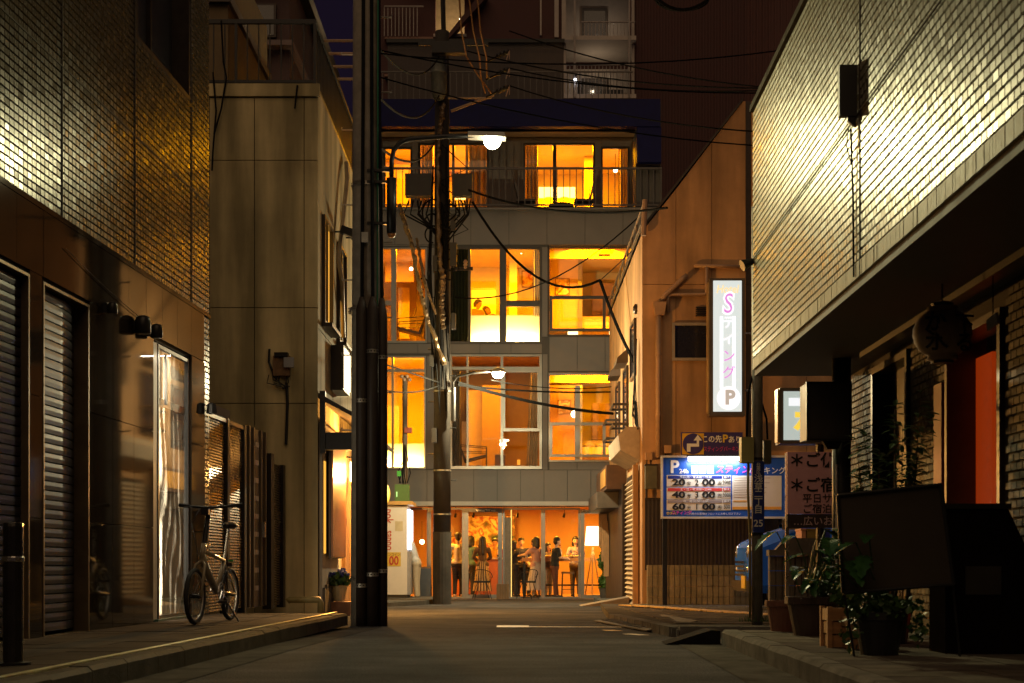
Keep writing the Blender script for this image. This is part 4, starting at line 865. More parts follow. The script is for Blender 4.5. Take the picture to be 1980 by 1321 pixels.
bars([(1060, 1230, 720, 724), (1060, 1230, 889, 893), (1060, 1063, 724.2, 888.8), (1112, 1122, 745, 888.8)], alu, .10, .2)
bars([(1060, 1220, 475, 478), (1060, 1220, 646, 650), (1060, 1063, 478.2, 645.8)], alud, .10, .2)
for (py0, py1, m_) in ((573, 641, alud), (817, 884, alu)):
    bars([(1063, 1226, py0, py0 + 6), (1063, 1226, py1 - 5, py1), (1063, 1068, py0 + 6.2, py1 - 5.2), (1165, 1171, py0 + 6.2, py1 - 5.2)], m_, -.06, .0, 'balcony_rail')
    hbox(1068.2, 1164.8, py0 + 6.5, py1 - 5.5, -.035, -.027, 'pane', gl)
# panes
for a, b, c, d in ((874, 902, 715, 901), (906, 968, 715, 901), (977, 1039, 720, 828), (973, 1043, 834, 901), (874, 902, 689, 709), (906, 968, 689, 709), (973, 1043, 689, 709)): hbox(a, b, c, d, .07, .078, 'pane', gl)
for a, b, c, d in ((910, 966, 481, 660), (979, 1043, 481, 581), (979, 1043, 592, 660)): hbox(a, b, c, d, .07, .078, 'pane', gl)
hbox(871, 905, 481, 660, .07, .078, 'pane', glb)
for a, b, c, d in ((766, 822, 481, 659), (728, 756, 481, 581), (728, 756, 590, 659), (761, 820, 719, 903), (728, 757, 719, 903), (761, 820, 691, 714), (728, 757, 691, 714)): hbox(a, b, c, d, .07, .078, 'pane', gl)
# ceiling lamps seen through the glass
def glow_ball(px, py, d, r, lab, s=14):
    y = HB + d; t = thing('room_lamp', lab, 'lamp', at(px, py, y)); MB().ball(at(px, py, y), r, 12, 8).build('globe', mat('globe_%d' % s, emit=((1.0, .80, .45), s)), t, smooth=True)
    MB().tube([vadd(at(px, py, y), (0, 0, r)), vadd(at(px, py, y), (0, 0, r + .5))], .008, 5).build('cord', blackm, t)
glow_ball(1111, 577, 2.4, .07, 'small globe lamp hanging in the third floor balcony room'); glow_ball(1111, 801, 1.6, .10, 'globe lamp hanging in the second floor balcony room', 9)
glow_ball(1008, 487, 1.5, .05, 'tiny ceiling spot above the reading couple')
# ---- fourth floor behind its balcony
back = 1.3
B4 = HB + back
holes4 = [(X(a, B4), X(b, B4), Z(d, B4), Z(c, B4)) for a, b, c, d in ((742, 797, 285, 404), (809, 945, 277, 404), (1012, 1150, 277, 404), (1162, 1217, 284, 404))]
w4 = holey(MB(), hx(720), hx(1240), hz(410), hz(238), holes4, HB + back, HB + back + .15).build('balcony_wall', mat('balcony_wall', (.24, .20, .17), .7, var=.1), HT)
hbox(720, 1240, 405, 409, .225, 1.6, 'balcony_floor', facd); hbox(720, 1240, 232, 236, .235, 1.6, 'balcony_ceiling', rwb)
hbox(722, 727, 249.6, 405, .23, 1.29, 'balcony_side', fac); hbox(1230, 1234, 249.6, 405, .23, 1.29, 'balcony_side', fac)
room(716, 965, 240, 405, 3.4, rw, 540, warm2, y0=back + .15); room(982, 1243, 240, 405, 3.4, rw, 540, warm2, y0=back + .15)
def b4(px0, px1, py0, py1, y0, y1, name, m): q = HB + y0; return MB().box(X(px0, q), X(px1, q), q, HB + y1, Z(py1, q), Z(py0, q)).build(name, m, HT)
for a, b, c, d in holes4 and ((742, 797, 285, 404), (809, 945, 277, 404), (1012, 1150, 277, 404), (1162, 1217, 284, 404)):
    rect_frame(MB(), X(a, B4), X(b, B4), Z(d, B4), Z(c, B4), HB + back - .02, HB + back + .05, .05).build('window_frame', alud, HT); b4(a + 3, b - 3, c + 3, d - 3, back + .02, back + .028, 'pane', gl)
b4(874, 879, 281, 400, back + .03, back + .09, 'mullion', alud); b4(1069, 1076, 281, 400, back + .03, back + .09, 'mullion', alud)
for a, b in ((900, 943), (1013, 1040), (810, 838), (1196, 1216)): curtain(a, b, 281, 402, back + .4, mat('curtain_amber', (.60, .42, .20), .8), 0, 4)
b4(1165, 1190, 286, 312, back + 2.2, back + 2.4, 'bulkhead', rwb); b4(1130, 1148, 300, 404, back + 1.6, back + 1.8, 'partition', rwo); b4(744, 796, 318, 404, back + 1.8, back + 2.0, 'partition', rwb)
for a, b in ((1042, 1112), (880, 945)):
    y = HB + back + 2.0; MB().box(X(a, y), X(b, y), y, y + .06, Z(385, y), Z(362, y)).build('lit_headboard', mat('headboard_glow', emit=((1.0, .74, .28), 2.2)), HT)
RL = thing('balcony_railing', 'dark vertical bar railing along the lit top floor balcony', 'railing', (hx(1000), HB - .1, hz(405)))
hbox(735, 1279, 326, 330, -.13, -.08, 'top_rail', alud, RL); hbox(735, 1279, 397, 400, -.12, -.09, 'bottom_rail', alud, RL)
bl = hbox(-.8 + 990, .8 + 990, 330, 397, -.115, -.095, 'baluster', alud, RL)
for i in range(-20, 23):
    o = bl.copy(); o.location = (i * 12.4 * HB / F, 0, 0); link(o, RL)
hbox(1276, 1279, 330.2, 404, -.12, -.09, 'post', alud, RL)
hbox(690, 1278, 404.5, 408, -.16, -.001, 'balcony_nosing', fac)
def lounge(px, y, z, s, lab):
    t = thing('balcony_chair', lab, 'chair', (X(px, y), y, z)); x = X(px, y)
    MB().obox((x, y, z + .38), (.5, .5, .06)).build('seat', alud, t); MB().obox((x - s * .22, y, z + .62), (.05, .48, .5), (0, R(-14 * s), 0)).build('backrest', alud, t)
    for a in (-.2, .2):
        for b in (-.2, .2): MB().tube([(x + a, y + b, z), (x + a, y + b, z + .36)], .014, 6).build('leg', alud, t)
lounge(1016, HB + .75, hz(405), 1, 'dark balcony chair facing the round table by the wall'); lounge(1128, HB + .75, hz(405), -1, 'dark balcony chair near the narrow lit window')
t = thing('balcony_table', 'low round table between the balcony chairs', 'table', (X(1085, HB + .8), HB + .8, hz(405))); c = (X(1085, HB + .8), HB + .8, hz(405)); MB().lathe([(.34, .28), (.34, .31), (0, .31)], c, 18).build('table_top', woodd, t); MB().lathe([(.04, .012), (.03, .28)], c, 8).build('leg', alud, t); MB().lathe([(.16, 0), (.16, .012)], c, 12).build('base', alud, t)
# window chairs on floors two and three
def sling(px, py, d, sc, flip, lab):
    y = HB + d; b = Vector(at(px, py, y)); t = thing('sling_chair', lab, 'chair', b); f = -1 if flip else 1
    q = lambda u, v, w: b + Vector((f * u, v, w)) * sc
    MB().prism([q(-.42, -.25, .34), q(.15, -.25, .20), q(.36, -.25, .72), q(.40, -.25, .70), q(.20, -.25, .12), q(-.42, -.25, .28)], (0, .5 * sc, 0)).build('seat', mat('sling_leather', (.05, .035, .025), .5), t)
    for v in (-.28, .28):
        MB().tube([q(-.42, v, 0), q(-.42, v, .55), q(.30, v, .60), q(.30, v, 0)], .014, 6).build('leg_frame', blackm, t); MB().tube([q(-.42, v, .40), q(.30, v, .42)], .010, 6).build('armrest', blackm, t)
sling(800, 659, .8, 1.0, False, 'black leather sling chair in the third floor window'); sling(912, 903, 1.0, .95, True, 'black leather sling chair in the dim second floor room')
t = thing('side_stool', 'small brown cube table standing in the dim second floor room', 'stool', at(966, 902, HB + .9)); y = HB + .9
MB().box(X(957, y), X(977, y), y, y + .3, Z(905, y), Z(880, y)).build('body', woodd, t); MB().box(X(956, y), X(978, y), y - .01, y + .31, Z(880, y) + .001, Z(878, y)).build('top', woodm, t)
t = thing('socket_plate', 'white wall plate on the dim room partition', 'socket', at(1003, 895, HB + 2.0)); MB().box(X(1000, HB + 2), X(1006, HB + 2), HB + 2, HB + 2.02, Z(899, HB + 2), Z(889, HB + 2)).build('plate', glowm, t)

# ---------------------------------------------------------------- lobby
LBF = gz(HB) + .02
rg = MB(); x0, x1 = hx(770), hx(1275); a, b = HB + .22, HB + 6.2; z0, z1 = LBF, hz(966)
rg.poly([(x0, b, z0), (x1, b, z0), (x1, b, z1), (x0, b, z1)]); rg.poly([(x0, a, z0), (x0, b, z0), (x0, b, z1), (x0, a, z1)]); rg.poly([(x1, a, z0), (x1, a, z1), (x1, b, z1), (x1, b, z0)]); rg.poly([(x0, a, z1), (x0, b, z1), (x1, b, z1), (x1, a, z1)]); rg.poly([(x0, a, z0), (x1, a, z0), (x1, b, z0), (x0, b, z0)], 1)
rg.build('lobby', [mat('lobby_wall', (.56, .34, .16), .75, var=.08, scale=1.0), mat('lobby_floor', (.42, .24, .12), .45, var=.2)], HT)
for k, px in enumerate((850, 960, 1070, 1180)): light('AREA', 'lobby_light', (X(px, HB + 2), HB + (1.6, 4.4)[k % 2], z1 - .04), 130, (1.0, .43, .035), HT, size=.7, sy=.5)
MB().box(hx(690), hx(1278), HB - 1.0, HB + .2, gz(HB) - .05, gz(HB) + .015).build('entrance_step', mat('entrance_paving', (.26, .16, .10), .6, var=.2, scale=5), HT)
# shop front frames and doors
def glazing(px0, px1, py0, py1, w, name, m=alu, door=False, d=.02):
    f = rect_frame(MB(), hx(px0), hx(px1), hz(py1), hz(py0), HB + d, HB + d + .07, w).build(name, m, HT)
    MB().box(hx(px0) + w, hx(px1) - w, HB + d + .03, HB + d + .038, hz(py1) + w, hz(py0) - w).build('pane', gl, f)
    return f
glazing(790, 829, 982, 1158, .05, 'shop_window'); glazing(829.5, 897, 982, 1158, .05, 'shop_window')
dl = glazing(897.5, 971, 982, 1158, .11, 'door', d=.0); MB().box(hx(960), hx(967), HB - .06, HB - .0, hz(1080), hz(1078)).build('handle', steel, dl); MB().box(hx(961), hx(964), HB - .03, HB, hz(1076), hz(1073)).build('lock', blackm, dl); MB().box(hx(920), hx(958), HB - .06, HB - .005, hz(989), hz(985)).build('closer', steel, dl)
glazing(972, 1050, 982, 1158, .05, 'shop_window'); glazing(1050.5, 1122, 982, 1158, .05, 'shop_window'); dl2 = glazing(1122.5, 1178, 986, 1158, .10, 'door', d=.0); glazing(1178.5, 1262, 982, 1158, .05, 'shop_window')
MB().box(hx(1126), hx(1150), HB - .06, HB - .005, hz(990), hz(986.5)).build('closer', steel, dl2)
hbox(973, 988, 1000, 1158, .25, .75, 'pillar', mat('lobby_pillar', (.34, .27, .20), .6)); hbox(987.5, 989.5, 984, 1158, .26, .7, 'pillar_lamp', mat('pillar_glow', emit=((1, .6, .12), 1.6)))
# bar counter
def lob(px, py, d): return at(px, py, HB + d)
t = thing('bar_counter', 'rust-red bar counter inside the lobby behind the women', 'counter', (X(950, HB + 3), HB + 3, LBF)); y = HB + 3.0
MB().box(X(868, y), X(1003, y), y, y + .6, LBF, LBF + 1.02).build('front', mat('counter_rust', (.45, .13, .035), .5, var=.15), t); MB().box(X(864, y), X(1006, y), y - .06, y + .66, LBF + 1.021, LBF + 1.07).build('counter_top', mat('counter_top', (.66, .45, .22), .4), t)
t = thing('high_table', 'long orange high table with steel legs in the lobby', 'table', (X(1100, HB + .9), HB + .9, LBF)); y = HB + .9; tz = Z(1079, y)
MB().box(X(1010, y), X(1175, y), y, y + .75, tz - .09, tz).build('table_top', mat('table_orange', (.46, .20, .06), .4, var=.15), t)
for px in (1014, 1170):
    for dy in (.06, .66): MB().box(X(px, y) - .03, X(px, y) + .03, y + dy, y + dy + .05, LBF, tz - .091).build('leg', blackm, t)
MB().box(X(1017, y), X(1167, y), y + .33, y + .37, LBF + .3, LBF + .34).build('stretcher', blackm, t)
for k, (px, col) in enumerate(((1083, (.7, .62, .45)), (1060, (.75, .6, .3)), (1098, (.75, .6, .3)), (1115, (.75, .6, .3)))):
    if k == 0:
        t = thing('bottle', 'white squat bottle standing on the high table', 'bottle', lob(px, 1079, 1.1)); MB().lathe([(.05, 0), (.055, .12), (.05, .2), (.02, .26), (.02, .32)], (X(px, HB + 1.1), HB + 1.1, tz + .001), 12).build('body', mat('bottle_white', col, .3), t, smooth=True); MB().lathe([(.024, .321), (.024, .35), (0, .35)], (X(px, HB + 1.1), HB + 1.1, tz), 10).build('cap', redm, t)
    else:
        t = thing('food_tray', ['', 'flat tray of food at the shaded end of the high table', 'tray of food beside the white bottle', 'tray of food before the woman in lavender'][k], 'tray', (X(px, HB + 1.2), HB + 1.2, tz)); xx = X(px, HB + 1.2)
        MB().box(xx - .14, xx + .14, HB + 1.05, HB + 1.3, tz + .001, tz + .03).build('tray', woodd, t)
        for q in range(4): MB().ball((xx - .09 + q * .06, HB + 1.15 + .03 * (q % 2), tz + .055), (.035, .04, .028), 8, 6).build('food', mat('food_gold', (.75, .52, .16), .5), t)
# floor lamp
t = thing('floor_lamp', 'tall floor lamp with glowing white drum shade inside the glass door', 'floor lamp', (X(1146, HB + .55), HB + .55, LBF)); y = HB + .55; c = (X(1146, y), y, 0)
MB().lathe([(.21, Z(1055, y)), (.165, Z(1018, y))], c, 24).build('lamp_shade', mat('shade_glow', emit=((1.0, .82, .45), 3.2)), t, smooth=True)
for k in range(3): a_ = k * 2.1 + .4; MB().tube([(c[0], y, Z(1058, y)), (c[0] + .25 * math.cos(a_), y + .2 * math.sin(a_), LBF)], .014, 6).build('leg', woodm, t)
light('POINT', 'floor_lamp_light', (c[0], y, Z(1066, y)), 22, (1.0, .62, .22), t, size=.12)
glow_ball(816, 1048, 1.6, .065, 'round pendant globe glowing by the lobby corner', 12)
light('POINT', 'pendant_light', vadd(lob(816, 1048, 1.6), (0, -.12, 0)), 8, (1, .6, .2), HT, size=.07)
# abstract painting: generic patches of colour
pm = bpy.data.materials.new('abstract_canvas'); pm.use_nodes = True; nt = pm.node_tree; p = nt.nodes['Principled BSDF']; p.inputs['Roughness'].default_value = .7
tc = nt.nodes.new('ShaderNodeTexCoord'); nz = nt.nodes.new('ShaderNodeTexNoise'); nz.inputs['Scale'].default_value = 2.3; nz.inputs['Detail'].default_value = 4; nz.inputs['Distortion'].default_value = .3
rp = nt.nodes.new('ShaderNodeValToRGB'); cr_ = rp.color_ramp; cr_.elements[0].position = .32; cr_.elements[0].color = (.03, .07, .03, 1); cr_.elements[1].position = .72; cr_.elements[1].color = (.8, .62, .22, 1)
for ps, c_ in ((.42, (.30, .16, .05, 1)), (.5, (.85, .62, .25, 1)), (.58, (.40, .05, .03, 1)), (.64, (.9, .75, .45, 1))): e = cr_.elements.new(ps); e.color = c_
nt.links.new(tc.outputs['Object'], nz.inputs['Vector']); nt.links.new(nz.outputs[0], rp.inputs[0]); nt.links.new(rp.outputs[0], p.inputs['Base Color'])
y = HB + 5.9
for (a_, b_, c_, d_, lab) in ((900, 995, 998, 1094, 'large abstract painting in amber and red on the lobby wall'), (862, 893, 1038, 1095, 'small abstract canvas beside the large lobby painting')):
    t = thing('wall_painting', lab, 'painting', at((a_ + b_) / 2, d_, y)); MB().box(X(a_, y), X(b_, y), y, y + .03, Z(d_, y), Z(c_, y)).build('canvas', pm, t); rect_frame(MB(), X(a_, y) - .02, X(b_, y) + .02, Z(d_, y) - .02, Z(c_, y) + .02, y - .015, y + .029, .02).build('frame', woodd, t)
# terrace chairs, stump table, shrub
def wire_chair(px, y, rot, lab):
    b = Vector((X(px, y), y, gz(y) + .005)); t = thing('wire_chair', lab, 'chair', b); cr2, sr = math.cos(rot), math.sin(rot)
    q = lambda u, v, w: b + Vector((u * cr2 - v * sr, u * sr + v * cr2, w))
    m = MB(); n = 20; ring = [q(.22 * math.cos(2 * math.pi * k / n), .20 * math.sin(2 * math.pi * k / n), 0) for k in range(n)]
    m.prism([r_ + Vector((0, 0, .42)) for r_ in ring], (0, 0, .045)); m.build('seat', mat('seat_pad', (.03, .025, .022), .7), t)
    for a_ in (45, 135, 225, 315): MB().tube([q(.15 * math.cos(R(a_)), .14 * math.sin(R(a_)), .42), q(.31 * math.cos(R(a_)), .28 * math.sin(R(a_)), 0)], .009, 6).build('leg', blackm, t)
    arc = [q(.27 * math.cos(R(a_)), .25 * math.sin(R(a_)), .60 + .16 * math.sin(R(a_))) for a_ in range(-15, 196, 15)]
    bk = MB().tube(arc, .010, 6).build('backrest', blackm, t)
    for a_ in range(0, 181, 20): MB().tube([q(.20 * math.cos(R(a_)), .19 * math.sin(R(a_)), .44), q(.27 * math.cos(R(a_)), .25 * math.sin(R(a_)), .60 + .16 * math.sin(R(a_)))], .005, 5).build('back_wire', blackm, bk)
wire_chair(932, HB - .75, R(10), 'black wire terrace chair in front of the striped dress woman'); wire_chair(1020, HB - .75, R(-28), 'black wire terrace chair turned towards the wooden stump')
t = thing('stump_table', 'square wooden block stool between the two wire chairs', 'stool', (X(971, HB - .8), HB - .8, gz(HB))); y = HB - .8
for i in range(5): MB().box(X(960 + i * 4.8, y) + .002, X(964.8 + i * 4.8, y) - .002, y - .15, y + .15, gz(HB) + .016, gz(HB) + .40).build('plank', mat('block_wood', (.24, .13, .05), .55, var=.35, stretch=(1, 1, .2), scale=9), t)
SB = thing('door_shrub', 'bushy green potted shrub beside the glass door', 'shrub', (X(1170, HB - .9), HB - .9, gz(HB)))
m = MB(); rnd = random.Random(9)
for k in range(9): blob_leaves(m, (X(1169, HB - .9) + rnd.uniform(-.08, .12), HB - .9 + rnd.uniform(-.1, .1), gz(HB) + .35 + k * .135), (.17, .17, .13), 110, .085, rnd)
m.build('foliage', mat('shrub_leaf', (.08, .17, .035), .45, var=.4, scale=20), SB); MB().tube([(X(1170, HB - .9), HB - .9, gz(HB)), (X(1169, HB - .9), HB - .9, gz(HB) + 1.4)], .02, 6).build('stem', woodd, SB); MB().lathe([(.13, 0), (.17, .28), (.15, .28)], (X(1171, HB - .9), HB - .9, gz(HB) + .016), 14).build('pot', conc_d, SB)
# roof terrace on the hotel
PH = thing('roof_penthouse', 'dark box-like plant room on the hotel roof', 'roof hut', (hx(920), HB + 1.5, hz(197)))
MB().box(hx(740), X(1090, HB + 1.5), HB + 1.5, HB + 5, hz(197), Z(82, HB + 1.5)).build('wall', mat('penthouse', (.085, .07, .065), .75, var=.15, stretch=(8, 1, 1)), PH); MB().box(hx(738), X(1092, HB + 1.4), HB + 1.4, HB + 5.1, Z(82, HB + 1.4), Z(75, HB + 1.4)).build('roof', blackm, PH)
R2 = thing('roof_terrace_railing', 'thin grey railing along the hotel roof terrace', 'railing', (hx(1000), HB + .2, hz(197)))
hbox(700, 1226, 131, 133.5, .25, .29, 'top_rail', alud, R2); bl = hbox(989.3, 990.7, 133.5, 197, .26, .28, 'baluster', alud, R2)
for i in range(-24, 20): o = bl.copy(); o.location = (i * 12 * HB / F, 0, 0); link(o, R2)

# more furnishing in the lit rooms
def bed(px0, px1, py, d, lab):
    y = HB + d; t = thing('bed', lab, 'bed', at((px0 + px1) / 2, py, y)); x0, x1, z = X(px0, y), X(px1, y), Z(py, y)
    MB().box(x0, x1, y, y + 1.2, z, z + .25).build('mattress', mat('bed_sheet', (.8, .68, .42), .8, var=.05), t); MB().box(x0, x1, y + .02, y + 1.22, z - .2, z - .001).build('base', woodd, t)
    for k in range(2): MB().ball((x0 + (x1 - x0) * (.3 + .4 * k), y + .5, z + .32), (.22, .16, .09), 12, 8).build('pillow', mat('bed_sheet'), t, smooth=True)
bed(1125, 1178, 640, 2.2, 'bed in the third floor balcony room'); bed(1125, 1178, 882, 2.2, 'bed in the second floor balcony room'); bed(1040, 1115, 400, 2.9, 'bed under the glowing headboard on the top floor')
def art(px0, px1, py0, py1, d, lab):
    y = HB + d; t = thing('wall_picture', lab, 'picture', at(px0, py1, y)); MB().box(X(px0, y), X(px1, y), y, y + .02, Z(py1, y), Z(py0, y)).build('print', pm, t); rect_frame(MB(), X(px0, y) - .02, X(px1, y) + .02, Z(py1, y) - .02, Z(py0, y) + .02, y - .01, y + .019, .02).build('frame', woodd, t)
art(1075, 1100, 540, 570, 1.97, 'small framed print on the third floor partition'); art(1080, 1102, 775, 800, 1.97, 'small framed print on the second floor partition'); art(1010, 1030, 525, 555, 3.3, 'small framed print in the room with the roll-down screen')
inner(745, 760, 620, 660, 1.2, 1.6, 'bedside_box', woodd); inner(728, 756, 800, 850, 3.7, 3.8, 'headboard', woodm); inner(860, 885, 330, 345, back + 3.2, back + 3.3, 'headboard', woodm)
glow_ball(850, 325, back + 1.4, .07, 'globe lamp hanging in the curtained top floor room', 12); glow_ball(1190, 330, back + 1.4, .06, 'globe lamp hanging behind the narrow top floor window', 12); glow_ball(795, 520, 2.0, .05, 'tiny globe lamp above the third floor sling chair', 12)

def stool(px, d, lab):
    y = HB + d; b = Vector((X(px, y), y, LBF)); t = thing('bar_stool', lab, 'stool', b); MB().obox(b + Vector((0, 0, .66)), (.34, .34, .05)).build('seat', woodd, t)
    for a in (-.14, .14):
        for c in (-.14, .14): MB().tube([b + Vector((a, c, .64)), b + Vector((a * 1.15, c * 1.15, 0))], .013, 6).build('leg', blackm, t)
    MB().tube([b + Vector((-.15, -.15, .22)), b + Vector((.15, -.15, .22))], .010, 6).build('foot_rest', blackm, t)
stool(1098, .55, 'bar stool standing free before the high table'); stool(1024, 1.9, 'bar stool across the table behind the pink top woman'); stool(900, 2.5, 'bar stool tucked at the counter near the man in cream')
for k, px in enumerate((872, 880, 925, 948, 962, 970, 980)):
    y = HB + 3.2; t = thing('counter_bottle', 'bottle standing on the rust-red bar counter', 'bottle', (X(px, y), y, LBF + 1.07), 'bottles on the bar counter'); h_ = .22 + .06 * (k % 3)
    MB().lathe([(.035, 0), (.038, h_ * .6), (.014, h_ * .75), (.014, h_)], (X(px, y), y, LBF + 1.071), 10).build('body', mat('bottle_%d' % (k % 3), ((.05, .14, .04), (.5, .3, .08), (.3, .05, .03))[k % 3], .15), t, smooth=True); MB().lathe([(.016, h_), (.016, h_ + .02), (0, h_ + .02)], (X(px, y), y, LBF + 1.072), 8).build('cap', blackm, t)
for k, px in enumerate((880, 915, 1000, 1090)):
    y = HB + 3.3; t = thing('ceiling_spot', 'black spotlight hanging from the lobby ceiling', 'spotlight', at(px, 996, y), 'spotlights on the lobby ceiling'); c = at(px, 1000, y); MB().tube([c, vadd(c, (.02, -.05, .10))], [.04, .03], 10).build('lamp_head', blackm, t); MB().tube([vadd(c, (.02, -.05, .10)), vadd(c, (.02, -.05, .35))], .008, 5).build('stem', blackm, t)
# ---------------------------------------------------------------- dark tower block behind the hotel
TB = 45.0
TW = thing('tower_block', 'dark maroon apartment tower with lit stair landing and balconies behind the hotel', 'building', (X(1150, TB), TB, 0))
maroon = mat('maroon_siding', (.085, .032, .030), .75, var=.12, scale=2)
def tb(px0, px1, py0, py1, y0, y1, name, m, par=TW): return MB().box(X(px0, TB), X(px1, TB), TB + y0, TB + y1, Z(py1, TB), Z(py0, TB)).build(name, m, par)
hl = [(X(842, TB), X(898, TB), Z(66, TB), Z(-40, TB)), (X(1092, TB), X(1224, TB), Z(200, TB), Z(-60, TB)), (X(1046, TB), X(1078, TB), Z(68, TB), Z(-60, TB))]
wt = holey(MB(), X(690, TB), X(1900, TB), 0, 22, hl, TB, TB + .3).build('wall', maroon, TW)
ribm = MB()
for i in range(60): x = X(1230, TB) + i * .19; ribm.box(x, x + .06, TB - .05, TB - .001, 0, 21.9)
ribm.build('wall_rib', maroon, TW, kind='stuff')
palew = mat('pale_landing', (.55, .48, .42), .8, var=.08)
MB().box(X(690, TB), X(1900, TB), TB + 6, TB + 6.2, 0, 22).build('rear_wall', maroon, TW)
# stair landing with its lamp
tb(830, 910, -60, 70, 1.5, 1.6, 'landing_wall', mat('landing_cream', (.62, .50, .34), .8)); tb(838, 902, 66.5, 72, -.05, 1.5, 'landing_floor', palew)
MB().prism([at(780, -40, TB - .4), at(945, -10, TB - .4), at(870, 72, TB - .4), at(862, 72, TB - .4), at(925, -8, TB - .4), at(780, -55, TB - .4)], (0, .35, 0)).build('stair_flight', maroon, TW)
LL = thing('landing_lamp', 'small white tube lamp glowing on the tower stair landing', 'lamp', at(892, 42, TB + .4)); MB().tube([at(892, 36, TB + .4), at(892, 48, TB + .4)], .06, 8).build('tube', mat('landing_glow', emit=((1, .9, .7), 9)), LL); MB().box(X(889, TB), X(896, TB), TB + .47, TB + .5, Z(50, TB + .4), Z(34, TB + .4)).build('base', blackm, LL)
light('POINT', 'landing_light', at(884, 40, TB + .2), 30, (1, .66, .30), LL, size=.05)
# recessed balconies
for (py0, py1) in ((-40, 78), (100, 190)):
    tb(1090, 1226, py0, py1, 1.6, 1.7, 'balcony_back_wall', palew); tb(1088, 1228, py1, py1 + 8, -.4, 1.6, 'balcony_slab', palew)
    w_ = tb(1130, 1180, py0 + 20, py1 - 4, 1.5, 1.58, 'window', alud); tb(1134, 1176, py0 + 26, py1 - 8, 1.48, 1.495, 'pane', mat('dark_glass'), w_)
rail = mat('tower_rail', (.32, .28, .26), .5, .3)
for py0, py1, x0, x1 in ((50, 80, 1122, 1226), (132, 192, 1094, 1226), (20, 78, 745, 820)):
    tb(x0, x1, py0, py0 + 2, -.38, -.32, 'balcony_rail', rail); 
    bl = MB().box(-.012, .012, TB - .36, TB - .33, Z(py1, TB), Z(py0 + 2, TB)).build('baluster', rail, TW); bl.location.x = X(x0, TB)
    for i in range(1, int((x1 - x0) / 7)): o = bl.copy(); o.location.x = X(x0 + i * 7, TB); link(o, TW)
tb(1044, 1047, -60, 70, -.08, -.001, 'column', palew); tb(1072, 1080, -60, 74, -.1, -.001, 'column', palew); tb(1086, 1094, -60, 200, -.12, -.001, 'column', palew); tb(1221, 1226, -60, 198, -.12, -.001, 'column', palew); tb(1108, 1112, -60, 198, -.46, -.41, 'drain_pipe', rail); tb(1213, 1216, -60, 198, -.46, -.41, 'drain_pipe', rail)
for py in (78, 150): tb(745, 838, py, py + 4, -.3, -.001, 'slab_edge', mat('slab_edge', (.30, .17, .12), .7))
BL = thing('balcony_lamp', 'cool white point lamp on the tower balcony wall', 'lamp', at(1112, 155, TB - .45)); MB().ball(at(1112, 155, TB - .55), .05, 10, 6).build('globe', mat('cool_glow', emit=((.85, .9, 1), 10)), BL); MB().box(X(1110, TB), X(1114, TB), TB - .5, TB - .46, Z(158, TB), Z(152, TB)).build('base', blackm, BL)
light('POINT', 'balcony_light', at(1150, 150, TB + .8), 6, (1, .78, .52), BL, size=.04); light('POINT', 'balcony_light', at(1160, 45, TB + .8), 4, (1, .82, .6), BL, size=.04)
tb(1118, 1128, 150, 192, .4, .9, 'locker', blackm); tb(1165, 1212, 145, 188, 1.40, 1.49, 'vent_screen', blackm)
# ---------------------------------------------------------------- beige building with slanted roof line
BY, BX = 26.0, 2.41
BB = thing('beige_building', 'salmon beige plastered building with slanted roof line behind the parking sign', 'building', (BX, BY, gz(BY)))
salm = [mat('plaster_salmon_%d' % i, c, .8, var=.16, scale=1.6, bump=.25, bscale=60, dirt=.45) for i, c in enumerate([(.56, .31, .14), (.53, .29, .135), (.58, .32, .145)])]
zA, zB, xT = Z(448, BY), Z(196, BY), X(1436, BY)
prof = [(BX + .03, -.3), (9, -.3), (9, zB - .03), (xT, zB - .03), (BX + .03, zA - .03)]
wb = MB().prism([(x, BY + .03, z) for x, z in prof], (0, 8.8, 0)).build('wall', mat('salmon_joint', (.10, .06, .035), .85), BB)
def topz(x): return zA + (zB - zA) * min(1, max(0, (x - BX) / (xT - BX)))
xs = [BX, X(1307, BY), X(1376, BY), X(1442, BY), X(1452, BY), X(1560, BY), 9]; zr = Z(550, BY)
for i in range(len(xs) - 1):
    a, b = xs[i] + (.004 if i else -.03), xs[i + 1] - .004
    MB().prism([(a, BY, -.25), (b, BY, -.25), (b, BY, zr - .005), (a, BY, zr - .005)], (0, .03, 0)).build('plaster_panel', salm[i % 3] if i != 3 else dkbrown, wb)
    pts = [(a, BY, zr + .005), (b, BY, zr + .005), (b, BY, topz(b))] + ([(xT, BY, zB)] if a < xT < b else []) + [(a, BY, topz(a))]
    MB().prism(pts, (0, .03, 0)).build('plaster_panel', salm[(i + 1) % 3] if i != 3 else dkbrown, wb)
for i in range(3):
    MB().prism([(BX - .03 + .001, BY + .035 + i * 2.9, -.3), (BX - .03 + .001, BY + 2.92 + i * 2.9, -.3), (BX - .03 + .001, BY + 2.92 + i * 2.9, zA - .02), (BX - .03 + .001, BY + .035 + i * 2.9, zA - .02)], (.058, 0, 0)).build('plaster_panel', salm[0], wb)
MB().add([(BX - .06, BY - .03, zA + .0), (xT, BY - .03, zB + .0), (xT, BY - .03, zB + .06), (BX - .06, BY - .03, zA + .06), (BX - .06, BY + 8.9, zA), (xT, BY + 8.9, zB), (xT, BY + 8.9, zB + .06), (BX - .06, BY + 8.9, zA + .06)], [(0, 1, 2, 3), (4, 7, 6, 5), (3, 2, 6, 7), (0, 3, 7, 4), (0, 4, 5, 1)]).build('roof', mat('roof_dark', (.05, .04, .035), .7), BB)
RB = thing('roof_edge_railing', 'thin rusty railing along the street edge of the beige roof', 'railing', (BX, BY + 3, zA))
pipe_r = mat('rail_rust', (.22, .15, .10), .5, .4, var=.3)
